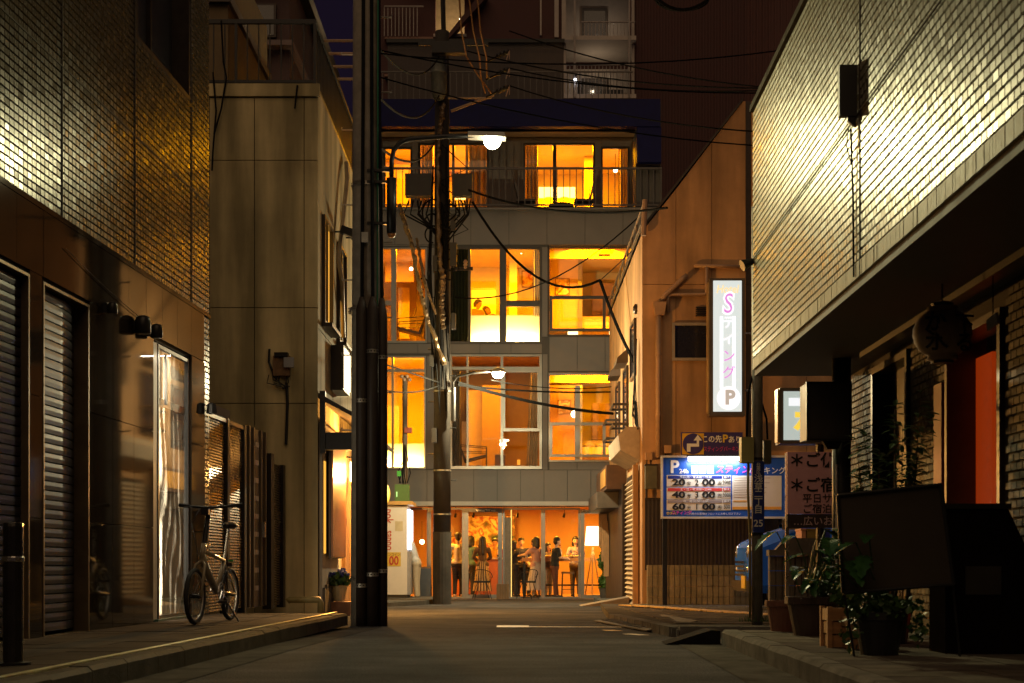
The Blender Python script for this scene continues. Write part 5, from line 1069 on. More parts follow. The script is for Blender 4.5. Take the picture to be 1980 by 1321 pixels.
MB().tube([(BX - .02, BY - .1, zA + .45), (BX - .02, BY + 8.8, zA + .40)], .025, 6).build('top_rail', pipe_r, RB); MB().tube([(BX - .02, BY + .3, zA + .2), (BX - .02, BY + 8.8, zA + .18)], .018, 6).build('mid_rail', pipe_r, RB)
for i in range(9): MB().tube([(BX - .02, BY + .2 + i * 1.05, zA - .02), (BX - .02, BY + .2 + i * 1.05, zA + .44)], .016, 6).build('post', pipe_r, RB)
MB().tube([(BX - .02, BY - .12, zA - .1), (BX + .01, BY - .12, zA + .55)], .05, 8).build('corner_post', mat('rail_cap', (.34, .22, .15), .6), RB)
# front pipes
pv = mat('pipe_salmon', (.40, .24, .14), .5, var=.2)
DP = thing('downpipe', 'salmon painted downpipe with hopper box on the beige wall', 'downpipe', at(1274, 600, BY - .1))
MB().tube([at(1328, 533, BY - .08), at(1318, 541, BY - .09), at(1285, 572, BY - .09), at(1278, 584, BY - .09)], .05, 10).build('offset_pipe', pv, DP, smooth=True)
MB().add([vadd(at(1263, 585, BY - .1), (0, -.09, 0)), vadd(at(1288, 585, BY - .1), (0, -.09, 0)), vadd(at(1284, 610, BY - .1), (0, -.06, 0)), vadd(at(1267, 610, BY - .1), (0, -.06, 0))] + [vadd(p_, (0, .17, 0)) for p_ in (at(1263, 585, BY - .1), at(1288, 585, BY - .1), at(1284, 610, BY - .1), at(1267, 610, BY - .1))], [(0, 1, 2, 3), (4, 7, 6, 5), (0, 3, 7, 4), (1, 5, 6, 2), (0, 4, 5, 1), (3, 2, 6, 7)]).build('hopper', pv, DP)
MB().tube([at(1273, 610, BY - .1), at(1273, 885, BY - .1)], .052, 10).build('pipe', pv, DP, smooth=True)
for py in (685, 800): MB().tube([at(1273, py, BY - .1), at(1273, py + 3, BY - .1)], .062, 10).build('collar', pv, DP)
m = MB().tube([at(1342, 514, BY - .06), at(1446, 516, BY - .06)], .035, 8); m.tube([at(1292, 604, BY - .06), at(1292, 575, BY - .06), at(1298, 570, BY - .06), at(1362, 570, BY - .06), at(1366, 566, BY - .06), at(1366, 516, BY - .06)], .032, 8); tag(m.build('wall_conduit', pv, smooth=True), 'thin conduit stepping along the beige wall above the dark window', 'pipe')
wf = rect_frame(MB(), X(1299, BY), X(1372, BY), Z(698, BY), Z(625, BY), BY - .06, BY + .0, .05).build('window', mat('frame_pale', (.30, .25, .20), .5), BB); MB().box(X(1303, BY), X(1368, BY), BY - .03, BY - .005, Z(693, BY), Z(630, BY)).build('pane', mat('dark_glass'), wf)
m = MB()
for i in range(5): m.box(X(1345, BY), X(1372, BY), BY - .04, BY - .002, Z(612 - i * 4, BY), Z(610 - i * 4, BY))
m.build('vent_grille', dkbrown, BB)
# side wall: shutter, hoods, shop awnings
SX = BX - .03
SH = thing('side_shutter', 'pale roller shutter on the side wall of the beige building', 'shutter', (SX, 27.6, gz(27)))
MB().box(SX - .02, SX - .002, 26.7, 29.2, -.2, 2.45).build('backing', dkbrown, SH)
shm = mat('shutter_cream', (.48, .36, .24), .5, .2, var=.15)
for i in range(26): MB().prism([(SX - .02, 26.75, -.1 + i * .095), (SX - .075, 26.75, -.08 + i * .095), (SX - .02, 26.75, -.02 + i * .095)], (0, 2.4, 0)).build('slat', shm, SH)
MB().box(SX - .12, SX - .02, 26.55, 26.72, -.2, 2.55).build('jamb', salm[0], SH)
AW = thing('shutter_housing', 'tilted cream shutter housing projecting above the side shutter', 'awning', (SX, 27.5, 2.6))
MB().prism([(SX - .0, 26.5, 2.62), (SX - .36, 26.5, 2.82), (SX - .40, 26.5, 3.1), (SX - .25, 26.5, 3.25), (SX - .0, 26.5, 3.25)], (0, 2.8, 0)).build('housing', mat('housing_cream', (.38, .30, .22), .6, var=.25), AW)
SS = thing('side_shop', 'dark narrow wooden shop front past the side shutter', 'shop front', (SX, 31, gz(30)))
MB().box(SX - .10, SX - .01, 29.4, 34.6, -.25, 2.35).build('front', mat('shop_black', (.03, .02, .016), .5, var=.3), SS)
MB().box(SX - .42, SX - .01, 29.5, 33, 2.25, 2.75).build('awning_box', mat('awning_brown', (.10, .05, .03), .5, var=.3), SS); MB().box(SX - .55, SX - .011, 30.5, 34, 1.9, 2.24).build('lower_awning', mat('awning_grey', (.09, .07, .055), .6, var=.3), SS)
MB().box(SX - .44, SX - .425, 29.6, 31.2, 2.32, 2.68).build('sign_plate', mat('plate_amber', (.5, .25, .06), .4, var=.3), SS)
for k in range(3): MB().box(SX - .22 - .04 * k, SX - .11, 33.3 + k * .3, 33.55 + k * .3, .4 + k * .35, 1.5 + k * .2).build('wood_board', mat('board_wood', (.36, .20, .09), .6, var=.3), SS)
MB().box(SX - .6, SX - .1, 29.0, 31.0, -.2, -.05).build('plinth', conc_d, SS)
t = thing('wood_ramp', 'grey wooden wedge ramp in front of the dark shop', 'ramp', (1.6, 28.6, gz(28))); MB().prism([(1.35, 27.9, gz(28) + .005), (2.3, 27.9, gz(28) + .005), (2.3, 27.9, gz(28) + .18)], (0, .9, 0)).build('deck', mat('ramp_wood', (.2, .15, .11), .7, var=.3), t)
for k, (yy, zz) in enumerate(((29.2, 4.95), (31.2, 4.95))):
    t = thing('window_hood', ['dark wedge hood over the nearer side window of the beige wall', 'dark wedge hood over the side window close to the hotel'][k], 'hood', (SX, yy, zz)); MB().prism([(SX, yy, zz - .12), (SX - .24, yy, zz - .14), (SX - .22, yy, zz - .02), (SX, yy, zz + .18)], (0, .9, 0)).build('hood', mat('hood_brown', (.06, .04, .03), .6, var=.2), t)
for k, (y0, z0, z1) in enumerate(((29.0, 3.4, 4.75), (31.2, 3.3, 4.7), (27.2, 4.3, 5.4))):
    f = rect_frame(MB(), y0, y0 + 1.0, z0, z1, SX - .05, SX - .001, .06, lambda p, q, r: (q, p, r)).build('window', dkbrown, BB); MB().box(SX - .03, SX - .008, y0 + .06, y0 + .94, z0 + .06, z1 - .06).build('pane', mat('dark_glass'), f)
    if k < 2:
        for zz in (z0 + .15, z0 + .55): MB().tube([(SX, y0, zz), (SX - .3, y0, zz), (SX - .3, y0 + 1, zz), (SX, y0 + 1, zz)], .03, 6).build('guard_rail', dkbrown, f)
for k in range(9):
    y0 = 26.1 + k * .25; pts = [(SX - .05, 26.6, 4.9), (SX - .09, 26.3 + .1 * k, 4.3 - .1 * k), (SX - .06, 26.5 + random.uniform(0, .8), 3.6 + random.uniform(-.3, .3)), (SX - .04, 26.3 + random.uniform(0, .4), 3.2)]
    tag(MB().tube(pts, .010, 5).build('wall_cable', wm), 'thin tangled cable on the side wall of the beige building', 'cable', 'cables tangled on the beige side wall')
m = MB(); m.ball((SX - .02, 27.1, 5.55), (.06, .10, .10), 12, 8); tag(m.build('vent_cowl', dkbrown, smooth=True), 'small round vent cowl high on the beige side wall', 'vent')
t = thing('meter_cabinet', 'grey green meter cabinet at the corner beside the parking sign', 'cabinet', at(1256, 945, BY - .1)); MB().box(X(1246, BY), X(1268, BY), BY - .2, BY - .002, Z(946, BY), Z(902, BY)).build('cabinet', mat('cabinet_green', (.11, .10, .06), .5, var=.3), t); MB().tube([at(1250, 946, BY - .1), at(1250, 970, BY - .1)], .02, 6).build('conduit', dkbrown, t); MB().box(X(1245, BY), X(1270, BY), BY - .21, BY - .001, Z(902, BY) + .001, Z(899, BY)).build('hood', dkbrown, t)
for k, (a_, b_, c_, d_) in enumerate(((1247, 1260, 876, 890), (1283, 1297, 862, 877))):
    t = thing('junction_box', ['small beige junction box above the meter cabinet', 'small pale junction box above the corner of the parking sign'][k], 'junction box', at(a_, d_, BY)); MB().box(X(a_, BY), X(b_, BY), BY - .1, BY - .002, Z(d_, BY), Z(c_, BY)).build('box', salm[2], t); MB().tube([at(a_ + 4, d_, BY - .05), at(a_ + 3, d_ + 14, BY - .05)], .012, 5).build('conduit', dkbrown, t)
# ---------------------------------------------------------------- fence panel and block wall
CP = thing('corrugated_panel', 'dark brown corrugated metal panel below the parking sign', 'fence', (X(1340, 25.4), 25.4, 0))
cm = MB(); y = 25.4; x0, x1 = X(1247, y), X(1560, y); z0, z1 = Z(1098, y), Z(966, y); n = int((x1 - x0) / .0175)
for i in range(n + 1): cm.v += [(x0 + (x1 - x0) * i / n, y + (.003 if (i // 2) % 2 else 0), z0), (x0 + (x1 - x0) * i / n, y + (.003 if (i // 2) % 2 else 0), z1)]
for i in range(n): cm.f.append((2 * i, 2 * i + 2, 2 * i + 3, 2 * i + 1)); cm.mi.append(0)
cm.build('sheet', mat('corrugated_brown', (.045, .033, .028), .5, .2, var=.15), CP); MB().box(x0, x1, y - .03, y + .03, z0 - .04, z0 - .001).build('bottom_rail', blackm, CP); MB().box(x0, x1, y - .02, y + .04, z1 + .001, z1 + .03).build('top_rail', dkbrown, CP)
BW = thing('block_wall', 'low mossy concrete block wall under the corrugated panel', 'wall', (X(1340, 25.2), 25.2, 0))
blockm = [mat('block_%d' % i, c, .8, var=.35, scale=5, bump=.4, bscale=40, dirt=.3) for i, c in enumerate([(.25, .20, .125), (.22, .18, .11), (.27, .215, .13)])]
def block_wall(par, x0, y, z0, n, rows, w=.39, h=.19):
    for r_ in range(rows):
        for i in range(n):
            m = MB(); a = x0 + i * w; zz = z0 + r_ * h
            m.box(a + .003, a + w - .003, y + .02, y + .12, zz + .003, zz + h - .003)
            for k in range(4): m.box(a + .006 + k * (w - .006) / 4, a + (k + 1) * (w - .006) / 4 - .008, y, y + .0195, zz + .004, zz + h - .004)
            m.build('block', random.choice(blockm), par)
block_wall(BW, X(1252, 25.2), 25.25, gz(25) + .03, 8, 4); MB().box(X(1250, 25.2), X(1252, 25.2) + 3.12, 25.24, 25.38, gz(25) - .05, gz(25) + .028).build('footing', conc_d, BW)
GW = thing('gate_wall', 'dark grooved concrete block wall beside the pavement pole', 'wall', (X(1540, 18.2), 18.2, 0))
blockm = [mat('block_dark_%d' % i, c, .8, var=.35, scale=5, bump=.4, bscale=40) for i, c in enumerate([(.10, .085, .06), (.085, .07, .05), (.11, .09, .065)])]
block_wall(GW, X(1488, 18.2), 18.2, gz(18) + .09, 3, 4, .33, .19); MB().box(X(1486, 18.2), X(1490, 18.2) + 1.0, 18.15, 18.36, gz(18) + .851, gz(18) + .93).build('coping', blockm[2], GW)
MB().add([(X(1500, 18.2), 18.19, gz(18) + .931), (X(1600, 18.2), 18.19, gz(18) + .931), (X(1590, 18.2), 18.19, gz(18) + 1.08), (X(1520, 18.2), 18.19, gz(18) + 1.08), (X(1500, 18.2), 18.34, gz(18) + .931), (X(1600, 18.2), 18.34, gz(18) + .931), (X(1590, 18.2), 18.34, gz(18) + 1.08), (X(1520, 18.2), 18.34, gz(18) + 1.08)], [(0, 1, 2, 3), (4, 7, 6, 5), (3, 2, 6, 7), (0, 3, 7, 4), (1, 5, 6, 2)]).build('cap_stone', blockm[0], GW)
# ---------------------------------------------------------------- signs
lw = mat('letter_white', (.85, .83, .78), .5, var=0); lk = mat('letter_black', (.012, .01, .01), .5, var=0); lp = mat('letter_pink', (.75, .08, .55), .5, var=0); ly_ = mat('letter_yellow', (.8, .55, .05), .5, var=0)
blue = mat('sign_blue', (.015, .085, .42), .4, var=.05); cream = mat('sign_cream', (.72, .64, .50), .5, var=.05); grey = mat('sign_grey', (.30, .24, .22), .5, var=0); red = mat('sign_red', (.55, .04, .04), .5, var=0); navyb = mat('sign_navy', (.012, .03, .22), .45, var=0)
SY = 24.6
PS = thing('parking_sign', 'wide blue parking price board lit by a tube lamp', 'sign', (X(1287, SY), SY, gz(SY)))
sx = lambda p: X(p, SY)
sz = lambda p: Z(p, SY)
def sb(a, b, c, d, k, name, m, par=PS): return MB().box(sx(a), sx(b), SY - .012 - .004 * k, SY - .009 - .004 * k + .002, sz(d), sz(c)).build(name, m, par)
MB().box(sx(1278), sx(1522), SY, SY + .08, sz(1003), sz(881)).build('board_back', alud, PS); MB().box(sx(1282), sx(1519), SY - .01, SY - .001, sz(999.5), sz(884)).build('board_face', blue, PS)
rect_frame(MB(), sx(1278), sx(1522), sz(1003), sz(881), SY - .03, SY - .0005, .035).build('board_frame', mat('frame_white', (.62, .58, .5), .45), PS)
for k, (py0, py1, hc) in enumerate(((919, 941, navyb), (943, 965, red), (966, 987, grey))):
    sb(1289, 1413, py0, py1, 0, 'price_row', cream); sb(1291, 1396, py0 + 1, py0 + 7, 1, 'price_header', hc); sb(1398, 1412, py0 + 1, py0 + 7, 1, 'price_header', hc)
    text(('平日(月～金)8:00～22:00', '土・日・祝 8:00～22:00', '夜　間 22:00～8:00')[k], .048, (sx(1345), SY - .022, sz(py0 + 4)), lw, PS, sx=1.1); text('最大', .05, (sx(1405), SY - .022, sz(py0 + 4)), lw, PS)
    yy = sz(py0 + 14.5)
    text(('20', '40', '60')[k], .15, (sx(1312), SY - .02, yy), lk, PS, sx=1.5, bold=.035); text('分', .07, (sx(1332), SY - .02, yy - .015), lk, PS, bold=.02)
    text(('2', '3', '1')[k], .14, (sx(1347), SY - .02, yy), lk, PS, sx=1.0, bold=.015); text('00', .15, (sx(1370), SY - .02, yy), lk, PS, sx=1.5, bold=.035); text('円', .07, (sx(1391), SY - .02, yy - .015), lk, PS, bold=.02); text(('2000', '3000', '500')[k], .10, (sx(1405), SY - .02, yy), lk, PS, sx=.75)
sb(1415.5, 1511, 920, 986, 0, 'notice_sheet', cream); sb(1416, 1510, 980, 985, 1, 'notice_stripe', mat('sign_orange', (.75, .34, .05), .5)); sb(1418, 1444, 968, 970, 1, 'notice_line', mat('sign_orange')); 
for i in range(9): sb(1419, 1450 + random.uniform(0, 40), 924 + i * 4.6, 924.8 + i * 4.6, 1, 'notice_line', mat('notice_ink', (.45, .33, .26), .6, var=0))
text('P', .30, (sx(1304), SY - .016, sz(904)), lw, PS, bold=.03); text('24h', .11, (sx(1322), SY - .016, sz(912)), lw, PS, bold=.02)
for i in range(3): sb(1337 + i * 15, 1349.5 + i * 15, 901, 916, 0, 'white_badge', lw)
text('スティング', .155, (sx(1424), SY - .018, sz(909)), lp, PS, sx=.95, bold=.02, shear=.2); text('パーキング', .13, (sx(1483), SY - .014, sz(911)), lw, PS, sx=1.0, bold=.01)
text('ホテル', .06, (sx(1298), SY - .016, sz(993)), ly_, PS, bold=.02); text('スティング', .07, (sx(1318), SY - .016, sz(992)), lp, PS, bold=.02); text('ご利用のお客様はフロントにお申し付け下さい', .045, (sx(1380), SY - .016, sz(994)), lw, PS); text('駐車場管理', .05, (sx(1460), SY - .016, sz(990)), lw, PS)
MB().tube([(sx(1329), SY - .13, sz(888)), (sx(1434), SY - .13, sz(887))], .042, 10).build('tube_lamp', mat('tube_glow', emit=((.92, .93, 1.0), 5.0)), PS); MB().box(sx(1326), sx(1436), SY - .16, SY - .08, sz(884) , sz(881)).build('tube_housing', alud, PS)
for px in (1332, 1430): MB().box(sx(px), sx(px + 2), SY - .13, SY + .0, sz(884), sz(882)).build('lamp_bracket', alud, PS)
l = light('AREA', 'tube_light', (sx(1381), SY - .17, sz(893)), 12, (.85, .9, 1.0), PS, size=.9, sy=.04); l.rotation_euler = (R(38), 0, 0)
for px in (1287, 1512): MB().box(sx(px) - .04, sx(px) + .04, SY + .081, SY + .15, gz(SY), sz(884)).build('post', blackm, PS)
# direction sign
DS = thing('direction_sign', 'small yellow and purple arrow sign above the parking board', 'sign', at(1375, 875, 25.3)); DY = 25.3; dx = lambda p: X(p, DY); dz = lambda p: Z(p, DY)
purp = mat('sign_purple', (.045, .03, .16), .5, var=.05)
MB().box(dx(1317), dx(1436), DY, DY + .04, dz(880), dz(836)).build('panel', purp, DS); MB().box(dx(1319), dx(1361), DY - .008, DY - .001, dz(879), dz(838)).build('yellow_field', mat('field_yellow', (.72, .42, .02), .5, var=.05), DS)
MB().prism([(dx(1340) + .185 * math.cos(2 * math.pi * k / 28), DY - .014, dz(858.5) + .185 * math.sin(2 * math.pi * k / 28)) for k in range(28)], (0, .005, 0)).build('disc', purp, DS)
ar = [(1328, 874), (1328, 858), (1347, 858), (1347, 852), (1341, 852), (1349, 841), (1357, 852), (1351.5, 852), (1351.5, 864), (1335, 864), (1335, 874)]
MB().prism([(dx(a), DY - .02, dz(b)) for a, b in ar], (0, .005, 0)).build('arrow', lw, DS)
text('この先', .135, (dx(1376), DY - .004, dz(850)), lw, DS, sx=.9, bold=.02); text('P', .19, (dx(1402), DY - .006, dz(849)), ly_, DS, bold=.03); text('あり', .135, (dx(1421), DY - .004, dz(851)), lw, DS, sx=.9, bold=.02); text('スティングパーキング', .10, (dx(1399), DY - .004, dz(869)), mat('letter_magenta', (.55, .05, .22), .5, var=0), DS, sx=.72, bold=.01)
# tall hotel sign
HS = thing('hotel_sign', 'tall glowing white vertical sign with pink lettering on the beige wall', 'sign', at(1407, 803, 25.1)); GY = 25.1; hx_ = lambda p: X(p, GY); hz_ = lambda p: Z(p, GY)
MB().box(hx_(1372), hx_(1441), GY, GY + .28, hz_(804), hz_(538)).build('case', mat('sign_case', (.13, .10, .07), .4, .4), HS)
face = bpy.data.materials.new('sign_face_glow'); face.use_nodes = True; p = face.node_tree.nodes['Principled BSDF']; p.inputs['Base Color'].default_value = (.5, .5, .5, 1); p.inputs['Emission Color'].default_value = (.80, .93, .92, 1); p.inputs['Emission Strength'].default_value = .75
MB().box(hx_(1379), hx_(1434), GY - .012, GY - .001, hz_(796), hz_(543)).build('lit_face', face, HS)
for k in range(2): MB().box(hx_(1392 + k * 24), hx_(1398 + k * 24), GY - .016, GY - .0125, hz_(752), hz_(612)).build('tube_lamp', mat('tube_sign_glow', emit=((.95, .98, 1.0), 1.25)), HS)
em = lambda n, c, s: mat(n, emit=(c, s))
text('Hotel', .20, (hx_(1406), GY - .014, hz_(560)), em('glow_gold', (1.0, .72, .35), 1.0), HS, sx=.85, bold=.02, shear=.2)
text('S', .52, (hx_(1407), GY - .016, hz_(589)), em('glow_white', (1, .97, 1), 1.1), HS, sx=.8, bold=.05, shear=.1); text('S', .50, (hx_(1407), GY - .020, hz_(589)), em('glow_pink', (.85, .25, .85), .8), HS, sx=.75, bold=0, shear=.1)
for ch, py in (('テ', 625), ('ィ', 655), ('ン', 690), ('グ', 722)): text(ch, .24, (hx_(1409), GY - .020, hz_(py)), em('glow_pale_pink' if py < 680 else 'glow_pink', (1.0, .92, 1.0), 1.0), HS, bold=.01)
MB().prism([(hx_(1409) + .205 * math.cos(2 * math.pi * k / 32), GY - .018, hz_(770) + .205 * math.sin(2 * math.pi * k / 32)) for k in range(32)], (0, .004, 0)).build('disc', em('glow_white', (1, 1, 1), 1.1), HS)
text('P', .34, (hx_(1411), GY - .020, hz_(770)), em('glow_dim', (.62, .56, .50), .62), HS, bold=.05)
MB().box(hx_(1369), hx_(1371.8), GY + .02, GY + .22, hz_(798), hz_(545)).build('side_face', mat('side_amber', (.55, .36, .16), .35, .5), HS)
for py in (642, 752): MB().box(hx_(1441), hx_(1456), GY + .05, GY + .12, hz_(py + 3), hz_(py)).build('bracket', steel, HS)
# pavement pole with address plate
AY = 14.75; AX = X(1464, AY); ag = .10
AP = thing('address_pole', 'grey steel pole carrying a blue vertical address plate', 'pole', (AX, AY, ag))
MB().tube([(AX, AY, ag - .05), (AX, AY, 4.4)], .058, 16).build('shaft', mat('pole_galv', (.30, .28, .25), .5, .3, var=.35, scale=7, dirt=.3), AP, smooth=True)
MB().box(X(1453, AY), X(1475.5, AY), AY - .075, AY - .066, Z(1030, AY), Z(893, AY)).build('address_plate', navyb, AP)
py_ = AY - .078
for ch, py, h in (('台', 900, .045), ('東', 907, .045), ('区', 914, .045), ('浅', 927, .09), ('草', 943, .09), ('二', 957, .09), ('丁', 972, .09), ('目', 987, .09)): text(ch, h, (X(1464, AY), py_, Z(py, AY)), lw, AP, bold=.012)
text('25', .10, (X(1464, AY), py_, Z(1013, AY)), lw, AP, bold=.015)
MB().box(X(1430, AY), X(1454, AY), AY - .12, AY + .03, Z(896, AY), Z(847, AY)).build('control_box', mat('box_olive', (.36, .33, .12), .5, var=.15), AP); MB().box(X(1476, AY), X(1490, AY), AY - .05, AY + .09, Z(897, AY), Z(852, AY)).build('side_box', mat('box_dark_olive', (.10, .09, .05), .5, var=.3), AP)
MB().tube([at(1447, 896, AY - .06), at(1446, 950, AY - .06), at(1450, 1040, AY - .05), at(1450, 1195, AY - .03)], .013, 7).build('conduit', mat('conduit_olive', (.25, .2, .08), .5), AP, smooth=True); MB().tube([at(1484, 850, AY), at(1482, 810, AY), at(1470, 770, AY + .02)], .012, 6).build('cable', wm, AP); MB().tube([at(1444, 847, AY - .05), at(1447, 760, AY - .03), at(1458, 715, AY)], .012, 6).build('cable', wm, AP)
for py in (1036, 890): MB().lathe([(.063, 0), (.063, .025)], (AX, AY, Z(py, AY)), 14).build('clamp', blackm, AP)
m = MB(); rnd = random.Random(4)
for k in range(90): 
    a = rnd.uniform(0, 6.28); r_ = rnd.uniform(.05, .22); b = Vector((AX + r_ * math.cos(a), AY + r_ * math.sin(a) * .7, ag)); d = Vector((rnd.gauss(0, .03), rnd.gauss(0, .03), rnd.uniform(.03, .09))); m.add([b, b + Vector((.008, 0, 0)), b + d], [(0, 1, 2)])
tag(m.build('grass_tuft', leafm), 'grass tuft at the foot of the address pole', 'grass', kind='stuff')
# lit sign and pink price sign of the hotel parking
LY_ = 17.2
LS = thing('lit_sign', 'pale glowing box sign with a yellow character half hidden by a dark sign', 'sign', at(1560, 860, LY_))
MB().box(X(1508, LY_), X(1625, LY_), LY_, LY_ + .28, Z(858, LY_), Z(750, LY_)).build('case', mat('sign_case'), LS); MB().box(X(1515, LY_), X(1620, LY_), LY_ - .012, LY_ - .001, Z(851, LY_), Z(757, LY_)).build('lit_face', em('face_pale', (.66, .78, .72), .62), LS)
MB().box(X(1525, LY_), X(1560, LY_), LY_ - .018, LY_ - .013, Z(785, LY_), Z(770, LY_)).build('white_bar', em('bar_white', (.95, .98, 1), .95), LS); text('ホ', .36, (X(1562, LY_), LY_ - .016, Z(818, LY_)), em('char_yellow', (1.0, .66, .05), .95), LS, bold=.05)
MB().box(X(1504, LY_), X(1507.5, LY_), LY_ + .02, LY_ + .2, Z(855, LY_), Z(752, LY_)).build('side_face', mat('side_amber'), LS)
MB().tube([(X(1590, LY_), LY_ + .14, gz(17)), (X(1590, LY_), LY_ + .14, Z(858, LY_))], .05, 8).build('post', blackm, LS)
PK = thing('pink_sign', 'pink hotel price board with black lettering and dark lower band', 'sign', at(1570, 1020, 16.8)); KY = 16.8
MB().box(X(1522, KY), X(1650, KY), KY, KY + .05, Z(994, KY), Z(874, KY)).build('panel', mat('panel_pink', (.72, .38, .42), .5, var=.05), PK); MB().box(X(1522, KY), X(1650, KY), KY, KY + .05, Z(1021, KY), Z(994.5, KY)).build('lower_band', mat('band_dark', (.045, .03, .03), .5), PK)
for s_, px, py, h, mm in (('＊ご休', 1571, 892, .185, lk), ('＊ご宿', 1571, 940, .185, lk), ('平日サ', 1580, 965, .118, lk), ('ご宿泊', 1580, 985, .118, lk), ('…広いお', 1572, 1009, .118, mat('letter_pinkish', (.6, .4, .4), .5, var=0))): text(s_, h, (X(px, KY), KY - .004, Z(py, KY)), mm, PK, bold=.02 if h > .13 else .008)
for px in (1524, 1646): MB().box(X(px, KY) - .02, X(px, KY) + .02, KY + .051, KY + .09, gz(17), Z(876, KY)).build('post', steel, PK)
for (a_, b_, m_, lab) in ((1550, 1558, mat('bin_orange', (.5, .22, .1), .5), 'narrow orange storage box behind the gate wall'), (1560, 1578, mat('bin_olive', (.2, .13, .02), .5), 'olive storage box behind the gate wall'), (1580, 1605, mat('bin_navy', (.015, .02, .2), .5), 'navy blue storage box behind the gate wall')):
    t = thing('storage_box', lab, 'box', (X(a_, 19.5), 19.5, gz(19))); MB().box(X(a_, 19.5), X(b_, 19.5), 19.5, 19.9, gz(19), Z(1026, 19.5)).build('body', m_, t); MB().box(X(a_, 19.5) - .01, X(b_, 19.5) + .01, 19.49, 19.91, Z(1026, 19.5) + .001, Z(1022, 19.5)).build('lid', m_, t)
# ---------------------------------------------------------------- blue car nosing out
CA = thing('blue_car', 'bright blue small van with chrome lamps parked behind the address pole', 'car', (4.4, 21.6, gz(21)))
cy0, cy1, cgz = 20.95, 22.4, gz(21) + .09
x0 = X(1446, 21)
bl_ = mat('car_blue', (.004, .16, .95), .2, .1, var=.04, spec=.8); chrome = mat('chrome', (.75, .72, .68), .12, 1.0, var=0)
def loft(secs, m_, name, par):
    n = len(secs[0]); mb = MB(); mb.v = [v for s_ in secs for v in s_]
    for i in range(len(secs) - 1):
        for k in range(n): mb.f.append((i * n + k, i * n + (k + 1) % n, (i + 1) * n + (k + 1) % n, (i + 1) * n + k)); mb.mi.append(0)
    mb.f += [tuple(range(n))[::-1], tuple(range((len(secs) - 1) * n, len(secs) * n))]; mb.mi += [0, 0]
    return mb.build(name, m_, par, smooth=False)
def csec(x, zlo, zhi, w): 
    ym = (cy0 + cy1) / 2; h = w / 2
    return [(x, ym - h, zlo + .1), (x, ym - h + .06, zlo), (x, ym + h - .06, zlo), (x, ym + h, zlo + .1), (x, ym + h, zhi - .12), (x, ym + h - .12, zhi), (x, ym - h + .12, zhi), (x, ym - h, zhi - .12)]
z = cgz
loft([csec(x0 + .02, z + .22, z + .78, 1.30), csec(x0 + .10, z + .20, z + .86, 1.42), csec(x0 + .45, z + .2, z + .98, 1.46), csec(x0 + .75, z + .2, z + 1.06, 1.47), csec(x0 + 3.3, z + .2, z + 1.08, 1.47), csec(x0 + 3.38, z + .24, z + 1.0, 1.42)], bl_, 'body', CA)
loft([csec(x0 + .72, z + 1.0, z + 1.09, 1.40), csec(x0 + 1.25, z + 1.0, z + 1.68, 1.30), csec(x0 + 3.1, z + 1.0, z + 1.70, 1.30), csec(x0 + 3.34, z + 1.0, z + 1.1, 1.36)], bl_, 'cabin', CA)
MB().add([(x0 + .80, cy0 + .12, z + 1.12), (x0 + .80, cy1 - .12, z + 1.12), (x0 + 1.19, cy1 - .18, z + 1.62), (x0 + 1.19, cy0 + .18, z + 1.62)], [(0, 1, 2, 3)]).build('windscreen', mat('dark_glass'), CA)
MB().box(x0 + 1.35, x0 + 2.1, cy0 + .055, cy0 + .075, z + 1.12, z + 1.55).build('side_window', mat('dark_glass'), CA)
for yy in (cy0 + .10, cy1 - .30): 
    MB().ball((x0 + .07, yy + .10, z + .72), (.07, .13, .11), 14, 10).build('headlight', chrome, CA, smooth=True)
    MB().ball((x0 + .05, yy + .10, z + .50), (.05, .09, .05), 12, 8).build('fog_lamp', chrome, CA, smooth=True)
MB().box(x0 - .03, x0 + .1, cy0 + .06, cy1 - .06, z + .22, z + .36).build('bumper', chrome, CA); 
for k in range(4): MB().box(x0 - .02, x0 + .04, cy0 + .3, cy1 - .3, z + .42 + k * .055, z + .445 + k * .055).build('grille_bar', chrome, CA)
MB().box(x0 - .05, x0 - .03, cy0 + .02, cy0 + .36, z + .26, z + .42).build('number_plate', mat('plate_yellow', (.7, .45, .02), .4), CA)
MB().box(x0 + .5, x0 + .75, cy0 - .12, cy0 + .02, z + 1.0, z + 1.14).build('wing_mirror', chrome, CA)
for xx in (x0 + .55, x0 + 2.75):
    for yy in (cy0 + .04, cy1 - .2):
        w_ = MB().tube([(xx, yy, z + .27), (xx, yy + .17, z + .27)], .27, 20).build('wheel', mat('tyre'), CA); MB().tube([(xx, yy - .005, z + .27), (xx, yy + .02, z + .27)], .17, 16).build('rim', chrome, w_)

CA.scale = (1, 1, 1.17)
# ---------------------------------------------------------------- tiled building with the overhang
tr = [mat('tile_cream_%d' % i, c, r, var=.10, scale=25, spec=1.0) for i, (c, r) in enumerate([((.23, .21, .125), .36), ((.20, .183, .11), .41), ((.26, .236, .14), .32)])]
RBD = thing('overhang_building', 'cream tiled building with jutting upper storey over a dark restaurant front', 'building', RP(14.2, 0, 0))
OZ0, OZ1 = 2.63, 5.22
core = MB(); core.box(3.0, 14.2, -6, -.016, OZ0, OZ1, RP); wr = core.build('upper_wall', mat('mortar_olive', (.10, .085, .05), .8, var=.2), RBD)
vj = [2750 * 2.194 / (1663 - 1030)]
zj = Z(300, 2750 * 2.194 / (1880 - 1030))
def skR(a, c): return False
MB().box(vj[0] - .006, vj[0] + .006, -.012, .006, OZ0, OZ1, RP).build('expansion_joint', dark, wr); MB().box(5.4, 14.19, -.012, .006, 3.722, 3.733, RP).build('expansion_joint', dark, wr)
pc = .0597; nrow = int((OZ1 - OZ0 - .115) / pc)
